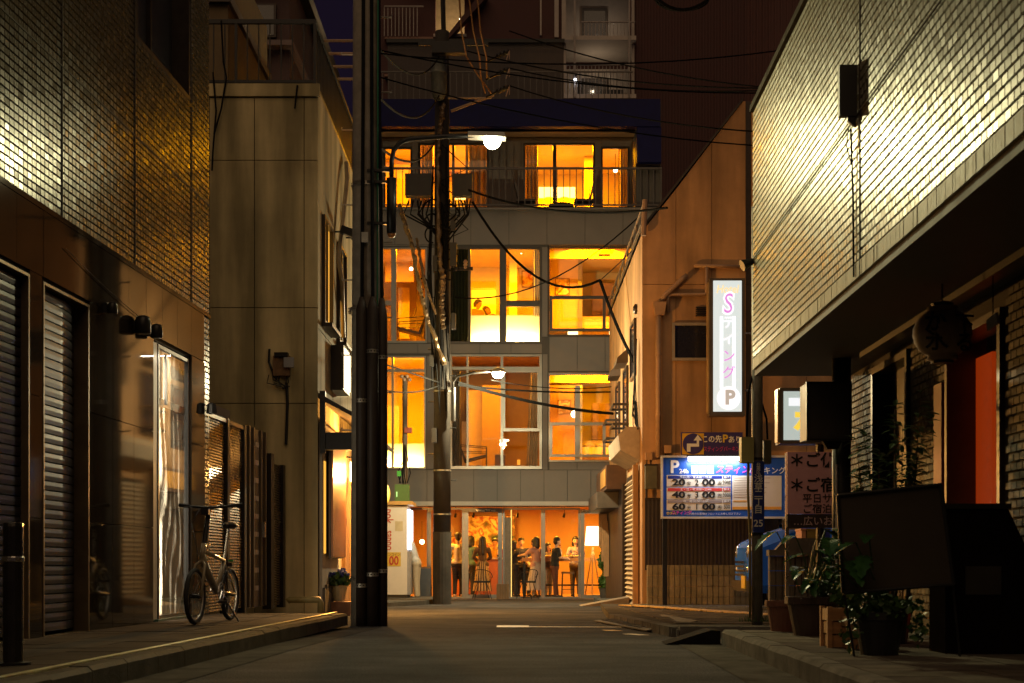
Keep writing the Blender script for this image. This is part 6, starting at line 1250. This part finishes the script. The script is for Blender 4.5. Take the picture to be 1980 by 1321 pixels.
tile_field(lambda a, b, c: RP(a, b - .015, c), 5.4, 14.19, OZ0 + .115, OZ1 - .003, .0865, pc, .010, .014, True, skR, tr, wr, lambda k: k[0], lambda k: k[0] > 6.45 and k[2] < CZ + (HY - 60) * k[0] / F)
sold = MB()
rnd = random.Random(2)
i = 5.4
while i < 14.15:
    sold.box(i + .0015, i + .0415, -.015, .002 + rnd.uniform(-.002, .002), OZ0 + .002, OZ0 + .108, RP, mi=rnd.choice((0, 1, 2))); i += .043
sold.build('soldier_tile', [mat('soldier_%d' % q, (.36, .30, .17), .55, var=.15, scale=25, spec=.2) for q in range(3)], wr, kind='stuff')
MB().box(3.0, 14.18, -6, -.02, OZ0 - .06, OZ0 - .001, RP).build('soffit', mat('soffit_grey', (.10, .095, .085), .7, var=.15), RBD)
MB().box(8.0, 12.6, -.80, -.70, OZ0 - .11, OZ0 - .061, RP).build('soffit_track', blackm, RBD)
MB().box(3.0, 14.25, -6, .02, OZ1, OZ1 + .06, RP).build('parapet_cap', conc_d, RBD)
# recessed restaurant front
RO = -.95
def RY(px): return 8646 / (px - 1030)
DD = (RY(1756), RY(1687), .1, 2.5); OD = (RY(1937), RY(1830), .1, 2.42)
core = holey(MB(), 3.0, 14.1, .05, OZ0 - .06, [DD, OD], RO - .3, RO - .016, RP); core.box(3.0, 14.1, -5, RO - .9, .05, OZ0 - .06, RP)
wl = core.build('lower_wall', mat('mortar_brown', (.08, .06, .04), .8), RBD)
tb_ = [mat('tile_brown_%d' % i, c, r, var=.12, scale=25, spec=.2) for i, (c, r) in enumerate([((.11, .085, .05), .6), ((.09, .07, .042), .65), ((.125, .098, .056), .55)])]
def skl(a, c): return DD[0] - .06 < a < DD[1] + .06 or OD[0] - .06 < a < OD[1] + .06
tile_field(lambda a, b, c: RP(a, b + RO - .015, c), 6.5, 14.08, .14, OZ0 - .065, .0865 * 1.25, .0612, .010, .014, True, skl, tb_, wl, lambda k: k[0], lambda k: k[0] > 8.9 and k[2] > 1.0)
rect_frame(MB(), DD[0], DD[1], DD[2], DD[3], RO - .2, RO + .02, .06, RP).build('door_frame', blackm, RBD)
MB().box(DD[0] + .06, DD[1] - .06, RO - .18, RO - .14, .12, 2.44, RP).build('door', mat('door_dark', (.04, .025, .018), .35, var=.2), RBD)
rect_frame(MB(), OD[0], OD[1], OD[2], OD[3], RO - .2, RO + .02, .06, RP).build('door_frame', mat('frame_darkwood', (.05, .03, .02), .4, var=.3), RBD)
MB().box(10.40, 10.84, RO - .24, RO - .21, .12, 2.25, RP).build('lit_screen', mat('orange_screen', emit=((1.0, .085, .004), .21)), RBD)
red_i = mat('red_interior', (.55, .12, .03), .7)
MB().box(RY(1828), RY(1813), RO - .0, RO + .035, .14, 2.08, RP).build('red_panel', mat('panel_red', (.35, .05, .02), .5), RBD)
MB().box(OD[0] + .061, OD[1] - .061, RO - .85, RO - .84, .12, 2.4, RP).build('inner_wall', mat('inner_dark', (.05, .02, .015), .7), RBD)
t = thing('round_column', 'dark steel column carrying the overhang beside the pink sign', 'column', (X(1627, 13), 13, .1))
MB().tube([(X(1627, 13), 13, .1), (X(1627, 13), 13, OZ0 - .06)], .085, 18).build('shaft', mat('column_dark', (.05, .048, .045), .45, .4, var=.2), t, smooth=True); MB().lathe([(.13, 0), (.13, .02)], (X(1627, 13), 13, .13), 18).build('base_plate', blackm, t)
MB().tube([(X(1611, 13), 12.85, .1), (X(1611, 13), 12.85, 1.6)], .012, 8).build('conduit', steel, t)
t = thing('dark_sign', 'blank dark box sign fixed to the steel column', 'sign', at(1600, 850, 12.7)); MB().box(X(1558, 12.6), X(1641, 12.6), 12.55, 12.85, Z(851, 12.6), Z(742, 12.6)).build('box', mat('sign_box_grey', (.05, .046, .04), .5, var=.2), t); rect_frame(MB(), X(1556, 12.6), X(1643, 12.6), Z(853, 12.6), Z(740, 12.6), 12.52, 12.56, .015).build('frame', blackm, t); MB().prism([at(1590, 851, 12.7), at(1628, 851, 12.7), at(1622, 868, 12.7), at(1600, 868, 12.7)], (0, .06, 0)).build('bracket', blackm, t)
# projecting unlit sign on the tiles
t = thing('projecting_sign', 'dark unlit sign box jutting from the bright cream tiles', 'sign', RP(9.33, 0, 3.6))
yS = 9.62; xw = RP(yS, 0, 0)[0]
MB().prism([(xw - .118, yS, Z(224, yS)), (xw - .118, yS, Z(125, yS)), (xw + .0, yS, Z(125, yS)), (xw + .0, yS, Z(224, yS))], (0, .05, 0)).build('box', mat('sign_box_black', (.016, .015, .015), .55), t)
MB().prism([(xw - .06, yS + .01, Z(224, yS) - .001), (xw - .002, yS + .01, Z(224, yS) - .001), (xw - .002, yS + .01, Z(244, yS)), (xw - .03, yS + .01, Z(240, yS)), (xw - .06, yS + .01, Z(232, yS))], (0, .03, 0)).build('wall_mount', blackm, t)
tag(MB().tube([(xw - .03, yS + .05, Z(245, yS)), (xw - .012, yS + .06, 3.2), (xw - .010, yS + .05, OZ0 + .02)], .007, 6).build('sign_cable', wm), 'black cable hanging down the tiles under the dark projecting sign', 'cable')
tag(MB().tube([(xw - .045, yS + .05, Z(245, yS)), (xw - .05, yS + .09, Z(275, yS)), (xw - .015, yS + .10, Z(310, yS))], .004, 5).build('sign_tail', wm), 'short loose cable tail looping below the projecting sign', 'cable')
t = thing('corner_spot', 'small spotlight on a bracket at the corner of the cream tiles', 'spotlight', RP(14.25, 0, 3.7)); q = Vector(RP(14.1, .03, Z(505, 14.1))); MB().tube([q + Vector((.02, 0, 0)), q + Vector((-.09, -.02, -.05))], [.03, .06], 12).build('lamp_head', blackm, t); MB().tube([q + Vector((.05, .02, .03)), q], .012, 6).build('bracket', blackm, t)
# paper lantern
LT = thing('paper_lantern', 'large unlit round paper lantern with dark brush characters under the soffit', 'lantern', at(1822, 645, 9.5)); c = at(1822, 645, 9.5)
prof = [(.05, -.185), (.10, -.175)] + [(.19 * math.cos(R(a)) + (.004 if k % 2 else 0), .17 * math.sin(R(a))) for k, a in enumerate(range(-60, 61, 8))] + [(.10, .175), (.05, .185)]
MB().lathe(prof, c, 28).build('paper', mat('lantern_paper', (.30, .20, .12), .7, var=.25, scale=9), LT, smooth=True)
MB().lathe([(.07, .18), (.075, .20), (.05, .21)], c, 16).build('cap', blackm, LT); MB().lathe([(.07, -.20), (.075, -.185)], c, 16).build('ring', blackm, LT); MB().tube([vadd(c, (0, 0, .2)), (c[0], c[1], OZ0 - .06)], .006, 5).build('cord', blackm, LT)
for ch, px, py, s_ in (('か', 1794, 632, .15), ('氷', 1797, 667, .15), ('下', 1850, 636, .14), ('る', 1850, 672, .14)): text(ch, s_, (X(px, 9.5), 9.5 - .168, Z(py, 9.5)), lk, LT, (R(90), 0, R(-10 if px < 1820 else 12)), bold=.02)
t = thing('rail_plate', 'pale narrow plate hung on the dark restaurant beam', 'plate', at(1920, 620, 9.0)); MB().obox(at(1920, 622, 9.0), (.13, .02, .07), (0, R(-14), R(-80))).build('plate', mat('plate_pale', (.35, .32, .28), .5), t); MB().tube([vadd(at(1920, 622, 9), (0, 0, .03)), (X(1920, 9), 9.0, OZ0 - .06)], .004, 5).build('cord', blackm, t)
# ---------------------------------------------------------------- boards, boxes and planters on the restaurant pavement
PZ = .128
EB = thing('easel_board', 'blank grey board leaning on a folding easel among the planters', 'board', at(1740, 1270, 8.7)); EY = 8.75
e = lambda px, py, d=0: at(px, py, EY + d)
MB().prism([e(1622, 960), e(1632, 1145), e(1842, 1128), e(1817, 940)], (0, .03, 0)).build('panel', mat('board_grey', (.06, .050, .040), .9, spec=.05, var=.1), EB)
fr_ = MB()
for a_, b_ in (((1620, 958), (1630, 1147)), ((1630, 1147), (1845, 1130)), ((1845, 1130), (1819, 937)), ((1819, 937), (1620, 958))): fr_.tube([e(*a_, -.01), e(*b_, -.01)], .012, 6)
fr_.build('frame', blackm, EB)
for (a_, b_, d) in (((1632, 1145), (1652, 1272), 0), ((1842, 1130), (1856, 1275), 0), ((1735, 1138), (1740, 1262), .4)): MB().tube([e(*a_, .02), (X(b_[0], EY) , EY + d, PZ)], .008, 6).build('leg', blackm, EB)
KB = thing('menu_cabinet', 'dark slanted display cabinet by the orange restaurant doorway', 'cabinet', (X(1900, 8.9), 8.9, PZ)); KY2 = 9.0
MB().prism([(X(1828, KY2), KY2, PZ), (X(1985, KY2), KY2, PZ), (X(1985, KY2), KY2, Z(1060, KY2)), (X(1950, KY2), KY2, Z(985, KY2)), (X(1828, KY2), KY2, Z(985, KY2))], (0, .35, 0)).build('body', mat('cabinet_dark', (.010, .007, .006), .9, spec=.0, var=.3), KB); MB().box(X(1824, KY2), X(1954, KY2), KY2 - .02, KY2 + .38, Z(984, KY2), Z(974, KY2)).build('top', blackm, KB); MB().box(X(1866, KY2), X(1935, KY2), KY2 - .012, KY2 - .002, Z(1150, KY2), Z(1095, KY2)).build('lower_panel', mat('panel_grey', (.03, .025, .02), .5), KB)
# wooden crate planter
def crate(px, y, w, h, lab, n=4):
    x = X(px, y); t = thing('wood_planter', lab, 'planter', (x, y, PZ)); wm_ = mat('planter_wood', (.34, .17, .07), .5, var=.3, stretch=(.3, 1, 3), scale=6)
    for k in range(3):
        a, b = PZ + h * k / 3 + .006, PZ + h * (k + 1) / 3 - .004; s_ = w / 2 * (.88 + .06 * k)
        for s2 in (-1, 1): MB().box(x - s_, x + s_, y + s2 * s_ - .009, y + s2 * s_ + .009, a, b).build('slat', wm_, t); MB().box(x + s2 * s_ - .009, x + s2 * s_ + .009, y - s_ + .01, y + s_ - .01, a, b).build('slat', wm_, t)
    for a in (-1, 1):
        for b in (-1, 1): MB().box(x + a * w / 2 - .016, x + a * w / 2 + .016, y + b * w / 2 - .016, y + b * w / 2 + .016, PZ, PZ + h + .01).build('corner_post', wm_, t)
    MB().box(x - w * .42, x + w * .42, y - w * .42, y + w * .42, PZ + h * .75, PZ + h * .82).build('soil', mat('soil', (.03, .02, .014), .9, bump=.6), t)
    return t, x
def pot(px, y, r, h, m_, lab, name='plant_pot', z=None):
    x = X(px, y); t = thing(name, lab, 'pot', (x, y, z or PZ)); c = (x, y, z or PZ)
    MB().lathe([(r * .72, 0), (r * .95, h * .8), (r * 1.06, h * .82), (r * 1.06, h), (r * .92, h), (r * .9, h * .9), (0, h * .9)], c, 20).build('pot_body', m_, t, smooth=False); MB().lathe([(r * .9, h * .905), (0, h * .92)], c, 14).build('soil', mat('soil'), t)
    return t, x
def big_leaf(mb, b, d, L, wd, droop, rnd, split=True):
    """broad leaf with a notched outline, bent along its midrib"""
    b = Vector(b); d = Vector(d).normalized(); s_ = d.cross(Vector((0, 0, 1)))
    if s_.length < .1: s_ = Vector((1, 0, 0))
    s_.normalize(); up = s_.cross(d); n = 9; idx = []
    for i in range(n + 1):
        t = i / n; w = wd * math.sin(math.pi * min(1, t * .92 + .08)) ** .7 * (1 - .25 * t)
        if split and i % 2: w *= .62
        p = b + d * L * t - Vector((0, 0, droop * L * t * t)); k = len(mb.v)
        mb.v += [tuple(p + s_ * w + up * w * .25), tuple(p), tuple(p - s_ * w + up * w * .25)]; idx.append(k)
    for a, c in zip(idx, idx[1:]): mb.f += [(a, a + 1, c + 1, c), (a + 1, a + 2, c + 2, c + 1)]; mb.mi += [0, 0]
glossy = mat('leaf_glossy', (.03, .09, .025), .22, var=.35, scale=15)
rnd = random.Random(11)
crate(1628, 9.75, .22, .27, 'small orange brown wooden planter at the pavement edge', 3)
crt, cx_ = crate(1668, 9.55, .24, .22, 'second wooden planter half hidden by the easel leg', 3)
t0, px0 = pot(1700, 8.95, .16, .27, mat('pot_black', (.014, .013, .013), .45), 'black plastic pot of trailing greenery under the easel board')
t1, px1 = pot(1515, 12.05, .15, .26, mat('pot_terracotta', (.16, .06, .035), .6, var=.25), 'terracotta pot at the end of the planter row'); t2, px2 = pot(1572, 11.3, .21, .31, mat('pot_brown', (.055, .030, .022), .5, var=.2), 'wide dark brown pot holding broad leaved plant')
def plant(name, lab, loc): return thing(name, lab, 'plant', loc)
M1 = plant('broad_leaf_plant', 'broad notched green leaves spilling from the wide dark pot', (px2, 11.3, PZ + .3)); lm = MB(); sm = MB()
for k in range(30):
    a = rnd.uniform(-2.9, .2); b = Vector((px2 + rnd.uniform(-.10, .14), 11.25 + rnd.uniform(-.1, .1), PZ + .34)); e_ = b + Vector((math.cos(a) * rnd.uniform(.05, .28), math.sin(a) * .2, rnd.uniform(.05, .50)))
    sm.tube([b, b.lerp(e_, .6) + Vector((0, 0, .05)), e_], .005, 5); big_leaf(lm, e_, (math.cos(a), math.sin(a) * .7 - .3, rnd.uniform(-.2, .25)), rnd.uniform(.16, .27), rnd.uniform(.05, .09), rnd.uniform(.2, .6), rnd)
lm.build('foliage', glossy, M1); sm.build('stem', leafd, M1)
M2 = plant('monstera_plant', 'tall split leaved plant reaching over the easel board', (px0, 8.95, PZ + .25)); lm = MB()
for (tx, ty, L) in ((1655, 1050, .22), (1680, 1035, .20), (1605, 1045, .26), (1640, 1085, .26), (1670, 1075, .24), (1620, 1100, .22)):
    b = Vector((px0 + rnd.uniform(-.05, .05), 8.93, PZ + .24)); e_ = Vector(at(tx, ty, 8.6)); MB().tube([b, b.lerp(e_, .5) + Vector((0, 0, .03)), e_], .005, 5).build('stem', leafd, M2)
    big_leaf(lm, e_, (rnd.uniform(-1, .2), -.4, rnd.uniform(-.25, .2)), L * .8, L * .30, .3, rnd)
lm.build('foliage', glossy, M2)
M3 = plant('trailing_plant', 'small trailing greenery hanging over the black pot rim', (px0, 8.95, PZ + .26)); lm = MB()
blob_leaves(lm, (px0, 8.9, PZ + .31), (.22, .18, .09), 260, .05, rnd); blob_leaves(lm, (px0 - .2, 8.85, PZ + .18), (.07, .06, .16), 60, .05, rnd); blob_leaves(lm, (px0 + .22, 8.85, PZ + .20), (.06, .06, .16), 50, .05, rnd); lm.build('foliage', leafm, M3)
M4 = plant('leafy_bush', 'low leafy plant filling the space between pots', (px1 + .3, 11.7, PZ + .2)); lm = MB(); blob_leaves(lm, (px1 + .32, 11.55, PZ + .42), (.24, .2, .14), 320, .07, rnd); blob_leaves(lm, (px2 + .25, 10.9, PZ + .35), (.2, .2, .16), 240, .07, rnd); lm.build('foliage', leafm, M4); MB().tube([(px1 + .32, 11.6, PZ), (px1 + .32, 11.6, PZ + .4)], .012, 6).build('stem', leafd, M4)
M5 = plant('tall_shrub', 'tall slender leafy shrub against the dark restaurant door', (X(1730, 10.2), 10.2, PZ)); lm = MB(); sm = MB()
for k, (tx, ty) in enumerate(((1655, 850), (1670, 835), (1730, 790), (1745, 830), (1780, 770), (1795, 800), (1775, 860), (1700, 870), (1660, 905), (1765, 920))):
    b = Vector((X(1715 + rnd.uniform(-40, 50), 10.2), 10.2, PZ + .2)); e_ = Vector(at(tx, ty, 10.2)); mid = b.lerp(e_, .55) + Vector((rnd.uniform(-.03, .03), 0, .05)); sm.tube([b, mid, e_], [.007, .005, .002], 5)
    for q in range(46):
        t = rnd.uniform(.35, 1.03); pnt = (b.lerp(mid, t / .55) if t < .55 else mid.lerp(e_, (t - .55) / .45)); a = rnd.uniform(0, 6.28); big_leaf(lm, pnt, (math.cos(a), math.sin(a) * .6, rnd.uniform(-.2, .6)), rnd.uniform(.07, .12), rnd.uniform(.016, .028), .25, rnd, False)
lm.build('foliage', mat('shrub_mid', (.055, .11, .03), .4, var=.35, scale=18), M5); sm.build('branch', woodd, M5); MB().lathe([(.14, 0), (.18, .3), (.16, .3)], (X(1715, 10.2), 10.2, PZ), 16).build('pot', mat('pot_black'), M5)
# ---------------------------------------------------------------- people
skinm = mat('skin', (.58, .36, .25), .5, var=.05); hairm = mat('hair_dark', (.018, .012, .010), .45, var=.2)
def cloth(n, c): return mat('cloth_' + n, c, .85, var=.12, scale=9)
def remesh(o, v):
    md = o.modifiers.new('remesh', 'REMESH'); md.mode = 'VOXEL'; md.voxel_size = v; md.use_smooth_shade = True
    sm = o.modifiers.new('smooth', 'SMOOTH'); sm.iterations = 3; sm.factor = .4
    return o
def person(lab, loc, face, h=1.66, top=None, bottom=None, skirt=None, sleeves='short', hair='short', arms=None, legs=None, seat=0.0, lean=0.0, shoes=None, group=None, headturn=0.0, female=True):
    """face: heading of the nose in degrees (0 looks along +x, -90 towards the street). arms: ((elbow, wrist), (elbow, wrist)) in body frame
    (forward, side, up) as fractions of the height; legs likewise (knee, ankle)."""
    t = thing('person', lab, 'person', loc, group); ca, sa = math.cos(R(face)), math.sin(R(face)); base = Vector(loc); s = h
    def P(f, l, u):            # forward, towards the person's left hand, up
        f2 = f + lean * max(0, u - .48 + seat)
        return base + Vector((ca * f2 - sa * l, sa * f2 + ca * l, u)) * s
    hip = .50 - seat; sh = .815 - seat; nk = .86 - seat; hd = .935 - seat; sw = .105 if female else .12; hw = .05
    arms = arms or (((-.01, .135, sh - .17), (.03, .14, sh - .32)), ((-.01, -.135, sh - .17), (.03, -.14, sh - .32)))
    legs = legs or (((.005, .05, .27), (-.01, .055, .04)), ((.01, -.05, .27), (-.005, -.055, .04)))
    b = MB()
    b.ball(P(.008, 0, hd), (.050 * s, .050 * s, .066 * s), 14, 10); b.ball(P(.030, 0, hd - .030), (.034 * s, .034 * s, .036 * s), 10, 8); b.cap(P(.056, 0, hd - .004), P(.062, 0, hd - .016), .006 * s, .008 * s, 6)
    for l in (-1, 1): b.ball(P(0, l * .049, hd - .006), (.010 * s, .010 * s, .016 * s), 8, 6)
    b.cap(P(.0, 0, nk + .03), P(-.005, 0, sh - .01), .030 * s, .036 * s)
    b.cap(P(0, 0, sh - .07), P(0, 0, hip + .08), .072 * s, .062 * s); b.cap(P(0, -sw + .03, sh - .035), P(0, sw - .03, sh - .035), .045 * s, .045 * s); b.cap(P(0, -hw * .8, hip), P(0, hw * .8, hip), .068 * s, .068 * s)
    if female: b.ball(P(.035, 0, sh - .11), (.055 * s, .07 * s, .04 * s), 10, 8, rot=(0, 0, R(face)))
    for k, l in enumerate((1, -1)):
        S = P(0, l * sw, sh - .02); E = P(*arms[k][0]); Wr = P(*arms[k][1]); b.cap(S, E, .030 * s, .024 * s); b.cap(E, Wr, .024 * s, .016 * s)
        d = (Wr - E).normalized(); side = d.cross(Vector((0, 0, 1)));
        if side.length < .2: side = Vector((ca, sa, 0))
        side.normalize(); palm = Wr + d * .045 * s; b.cap(Wr, palm, .016 * s, .018 * s)
        for q in range(4): r0 = palm + side * (q - 1.5) * .009 * s; b.cap(r0, r0 + d * (.034, .04, .038, .028)[q] * s - Vector((0, 0, .008 * s)), .0052 * s, .0046 * s, 6)
        b.cap(Wr + d * .015 * s + side * .014 * s, Wr + d * .042 * s + side * .030 * s, .0062 * s, .005 * s, 6)
        Hp = P(0, l * hw, hip - .01); K = P(*legs[k][0]); A = P(*legs[k][1]); b.cap(Hp, K, .052 * s, .036 * s); b.cap(K, A, .035 * s, .022 * s); fo = P(legs[k][1][0] + .075, legs[k][1][1] + l * .006, legs[k][1][2] - .022); b.cap(A - Vector((0, 0, .012 * s)), fo, .022 * s, .016 * s)
    remesh(b.build('body', skinm, t), .011)
    e = MB(); hm = MB()
    for l in (-1, 1): hm.ball(P(.052, l * .018, hd + .002), (.006 * s, .006 * s, .0045 * s), 8, 6)
    hm.build('eye', mat('eye_dark', (.015, .01, .01), .3), t)
    MB().ball(P(.060, 0, hd - .036), (.006 * s, .012 * s, .004 * s), 8, 6, rot=(0, 0, R(face))).build('mouth', mat('lip', (.36, .10, .08), .5), t)
    hb = MB(); hb.ball(P(-.006, 0, hd + .028), (.060 * s, .060 * s, .054 * s), 14, 10); hb.ball(P(-.022, 0, hd - .008), (.045 * s, .050 * s, .055 * s), 12, 8)
    if hair == 'long':
        hb.cap(P(-.03, 0, hd), P(-.055, 0, sh - .09), .048 * s, .040 * s)
        for l in (-1, 1): hb.cap(P(-.01, l * .045, hd), P(-.02, l * .055, sh - .04), .018 * s, .018 * s)
    if hair == 'bob':
        hb.cap(P(-.03, 0, hd), P(-.035, 0, nk - .005), .05 * s, .045 * s)
        for l in (-1, 1): hb.cap(P(.0, l * .046, hd + .01), P(-.002, l * .050, nk + .0), .020 * s, .020 * s)
    remesh(hb.build('hair', hairm, t), .012)
    if top:
        c = MB(); c.cap(P(0, 0, sh - .075), P(0, 0, hip + .06), .080 * s, .072 * s); c.cap(P(0, -sw + .03, sh - .035), P(0, sw - .03, sh - .035), .053 * s, .053 * s); c.cap(P(0, -hw * .8, hip + .035), P(0, hw * .8, hip + .035), .072 * s, .072 * s)
        if female: c.ball(P(.038, 0, sh - .11), (.060 * s, .075 * s, .045 * s), 10, 8, rot=(0, 0, R(face)))
        for k, l in enumerate((1, -1)):
            S = P(0, l * sw, sh - .02); E = P(*arms[k][0]); Wr = P(*arms[k][1])
            if sleeves == 'long': c.cap(S, E, .038 * s, .032 * s); c.cap(E, E.lerp(Wr, .9), .032 * s, .024 * s)
            elif sleeves == 'short': c.cap(S, S.lerp(E, .72), .038 * s, .036 * s)
        remesh(c.build('top', top, t), .013)
    if bottom:
        c = MB(); c.cap(P(0, -hw * .8, hip), P(0, hw * .8, hip), .073 * s, .073 * s)
        for k, l in enumerate((1, -1)):
            Hp = P(0, l * hw, hip - .01); K = P(*legs[k][0]); A = P(*legs[k][1]); c.cap(Hp, K, .060 * s, .045 * s); c.cap(K, K.lerp(A, .95), .044 * s, .034 * s)
        remesh(c.build('trousers', bottom, t), .013)
    if skirt:
        m_, zt, zb, rt, rb, pl = skirt; n = 72; sk = MB(); rows = 8
        for i in range(rows + 1):
            q = i / rows; z = zt + (zb - zt) * q; r = rt + (rb - rt) * q ** .8
            for k in range(n):
                a = 2 * math.pi * k / n; rr = r * (1 + .05 * q * math.sin(a * pl)); f, l = rr * math.cos(a) * .82, rr * math.sin(a); sk.v.append(tuple(P(f, l, z)))
        for i in range(rows):
            for k in range(n): sk.f.append((i * n + k, i * n + (k + 1) % n, (i + 1) * n + (k + 1) % n, (i + 1) * n + k)); sk.mi.append(k // 2 % 2)
        sk.f.append(tuple(range(n))); sk.mi.append(0)
        sk.build('skirt', m_, t, smooth=True)
    c = MB()
    for k, l in enumerate((1, -1)):
        ax = legs[k][1]; c.cap(P(ax[0] - .012, ax[1], ax[2] - .018), P(ax[0] + .08, ax[1] + l * .006, ax[2] - .022), .022 * s, .019 * s)
    c.build('shoe', shoes or mat('shoe_dark', (.03, .025, .022), .5), t, smooth=True)
    return t
def lp(px, d): return (X(px, HB + d), HB + d, LBF)
blk = cloth('black', (.02, .018, .02)); crm = cloth('cream', (.62, .52, .36)); pink = cloth('pink', (.55, .25, .18)); blush = cloth('blush', (.60, .42, .33)); lav = cloth('lavender', (.32, .26, .36)); brn = cloth('brown', (.17, .06, .035)); gry = cloth('grey', (.34, .32, .28)); dst = cloth('dark_stripe', (.12, .07, .03)); lst = cloth('light_stripe', (.66, .46, .2)); wht = cloth('white', (.7, .66, .6))
person('man seen from behind in cream shirt and black trousers near the bar', lp(886, 1.6), 80, 1.74, crm, blk, female=False, arms=(((.02, .14, .64), (.10, .13, .52)), ((.01, -.14, .64), (.02, -.15, .50))), shoes=wht)
person('long haired woman in a long striped dress with her back to the glass door', lp(933, 1.2), 95, 1.62, dst, None, ([dst, lst], .62, .10, .075, .155, 9), 'long', 'long', arms=(((.05, .14, .66), (.16, .06, .60)), ((.05, -.14, .66), (.16, -.06, .60))))
person('woman in pink top and pale long skirt reaching out an arm', lp(1037, .75), 120, 1.60, pink, None, ([blush, blush], .60, .12, .078, .17, 11), 'short', 'bob', arms=(((.10, .15, .72), (.26, .16, .70)), ((.02, -.14, .65), (.10, -.12, .58))))
person('smiling man in dark shirt leaning at the high table', lp(1008, 2.0), -80, 1.60, cloth('navy', (.03, .03, .07)), blk, female=False, arms=(((.06, .15, .66), (.19, .05, .64)), ((.06, -.15, .66), (.19, -.04, .65))))
person('dark dressed visitor standing beside the lobby pillar light', lp(994, 1.5), 35, 1.52, blk, blk, hair='bob', arms=(((.06, .14, .65), (.2, .08, .62)), ((.06, -.14, .65), (.2, -.08, .60))))
person('woman in profile wearing a black top and brown trousers at the high table', lp(1072, .62), 15, 1.60, blk, brn, hair='short', arms=(((.06, .14, .66), (.20, .09, .66)), ((.04, -.14, .66), (.17, -.09, .64))), legs=(((.03, .05, .28), (.06, .05, .04)), ((.0, -.05, .27), (.0, -.05, .04))), lean=.1)
person('dark haired woman in lavender eating across the high table', lp(1113, 2.1), -95, 1.64, lav, cloth('olive', (.12, .08, .04)), hair='bob', arms=(((.07, .14, .67), (.16, .03, .74)), ((.07, -.14, .67), (.18, -.04, .66))))
person('shorter dark haired guest partly behind the glass door post', lp(1060, 1.6), -50, 1.46, cloth('grey2', (.16, .13, .11)), gry, hair='bob')
person('guest in mustard shirt standing behind the bar counter', lp(957, 4.1), -90, 1.62, cloth('mustard', (.62, .38, .08)), blk, hair='short', female=False)
person('guest in white shirt bending over the far end of the high table', lp(1027, 2.3), -60, 1.58, wht, blk, hair='short', female=False, lean=.25, arms=(((.08, .14, .64), (.2, .08, .60)), ((.08, -.14, .64), (.2, -.06, .60))))
person('guest in teal shirt talking at the rust-red counter', lp(908, 2.4), 60, 1.66, cloth('teal', (.06, .12, .12)), blk, hair='bob', lean=.12, arms=(((.06, .14, .66), (.18, .08, .63)), ((.03, -.14, .65), (.06, -.15, .52))))
vy = 32.2
person('passer-by in grey clothes leaning towards the lit vending machine front', (X(806, vy), vy, gz(vy) + .082), 170, 1.58, gry, cloth('beige', (.35, .29, .21)), hair='short', female=False, lean=.35, arms=(((.08, .14, .60), (.18, .08, .52)), ((.10, -.14, .60), (.22, -.08, .54))))
# chalk board outside by the vending machine
t = thing('menu_board', 'black folding menu board beside the passer-by', 'board', (X(822, 34), 34, gz(34))); y = 34.0
for s_ in (-1, 1): MB().add([(X(811, y), y + s_ * .25, gz(y)), (X(834, y), y + s_ * .25, gz(y)), (X(834, y), y + s_ * .03, Z(1099, y)), (X(811, y), y + s_ * .03, Z(1099, y)), (X(811, y), y + s_ * .27, gz(y)), (X(834, y), y + s_ * .27, gz(y)), (X(834, y), y + s_ * .05, Z(1099, y)), (X(811, y), y + s_ * .05, Z(1099, y))], [(0, 1, 2, 3), (4, 7, 6, 5), (0, 3, 7, 4), (1, 5, 6, 2), (3, 2, 6, 7), (0, 4, 5, 1)]).build('panel', blackm, t)
MB().box(X(811, y), X(834, y), y - .045, y + .045, Z(1099, y) + .001, Z(1096, y)).build('hinge_bar', woodd, t)
# ---------------------------------------------------------------- lettering becomes real mesh
dg = bpy.context.evaluated_depsgraph_get()
for o in [o for o in COL.objects if o.type == 'FONT']:
    me = bpy.data.meshes.new_from_object(o.evaluated_get(dg)); me.name = 'lettering'
    n_ = bpy.data.objects.new('lettering', me); n_.parent = o.parent; n_.matrix_parent_inverse = o.matrix_parent_inverse.copy(); n_.matrix_basis = o.matrix_basis.copy()
    if not me.materials: me.materials.append(o.data.materials[0])
    COL.objects.link(n_); bpy.data.objects.remove(o)
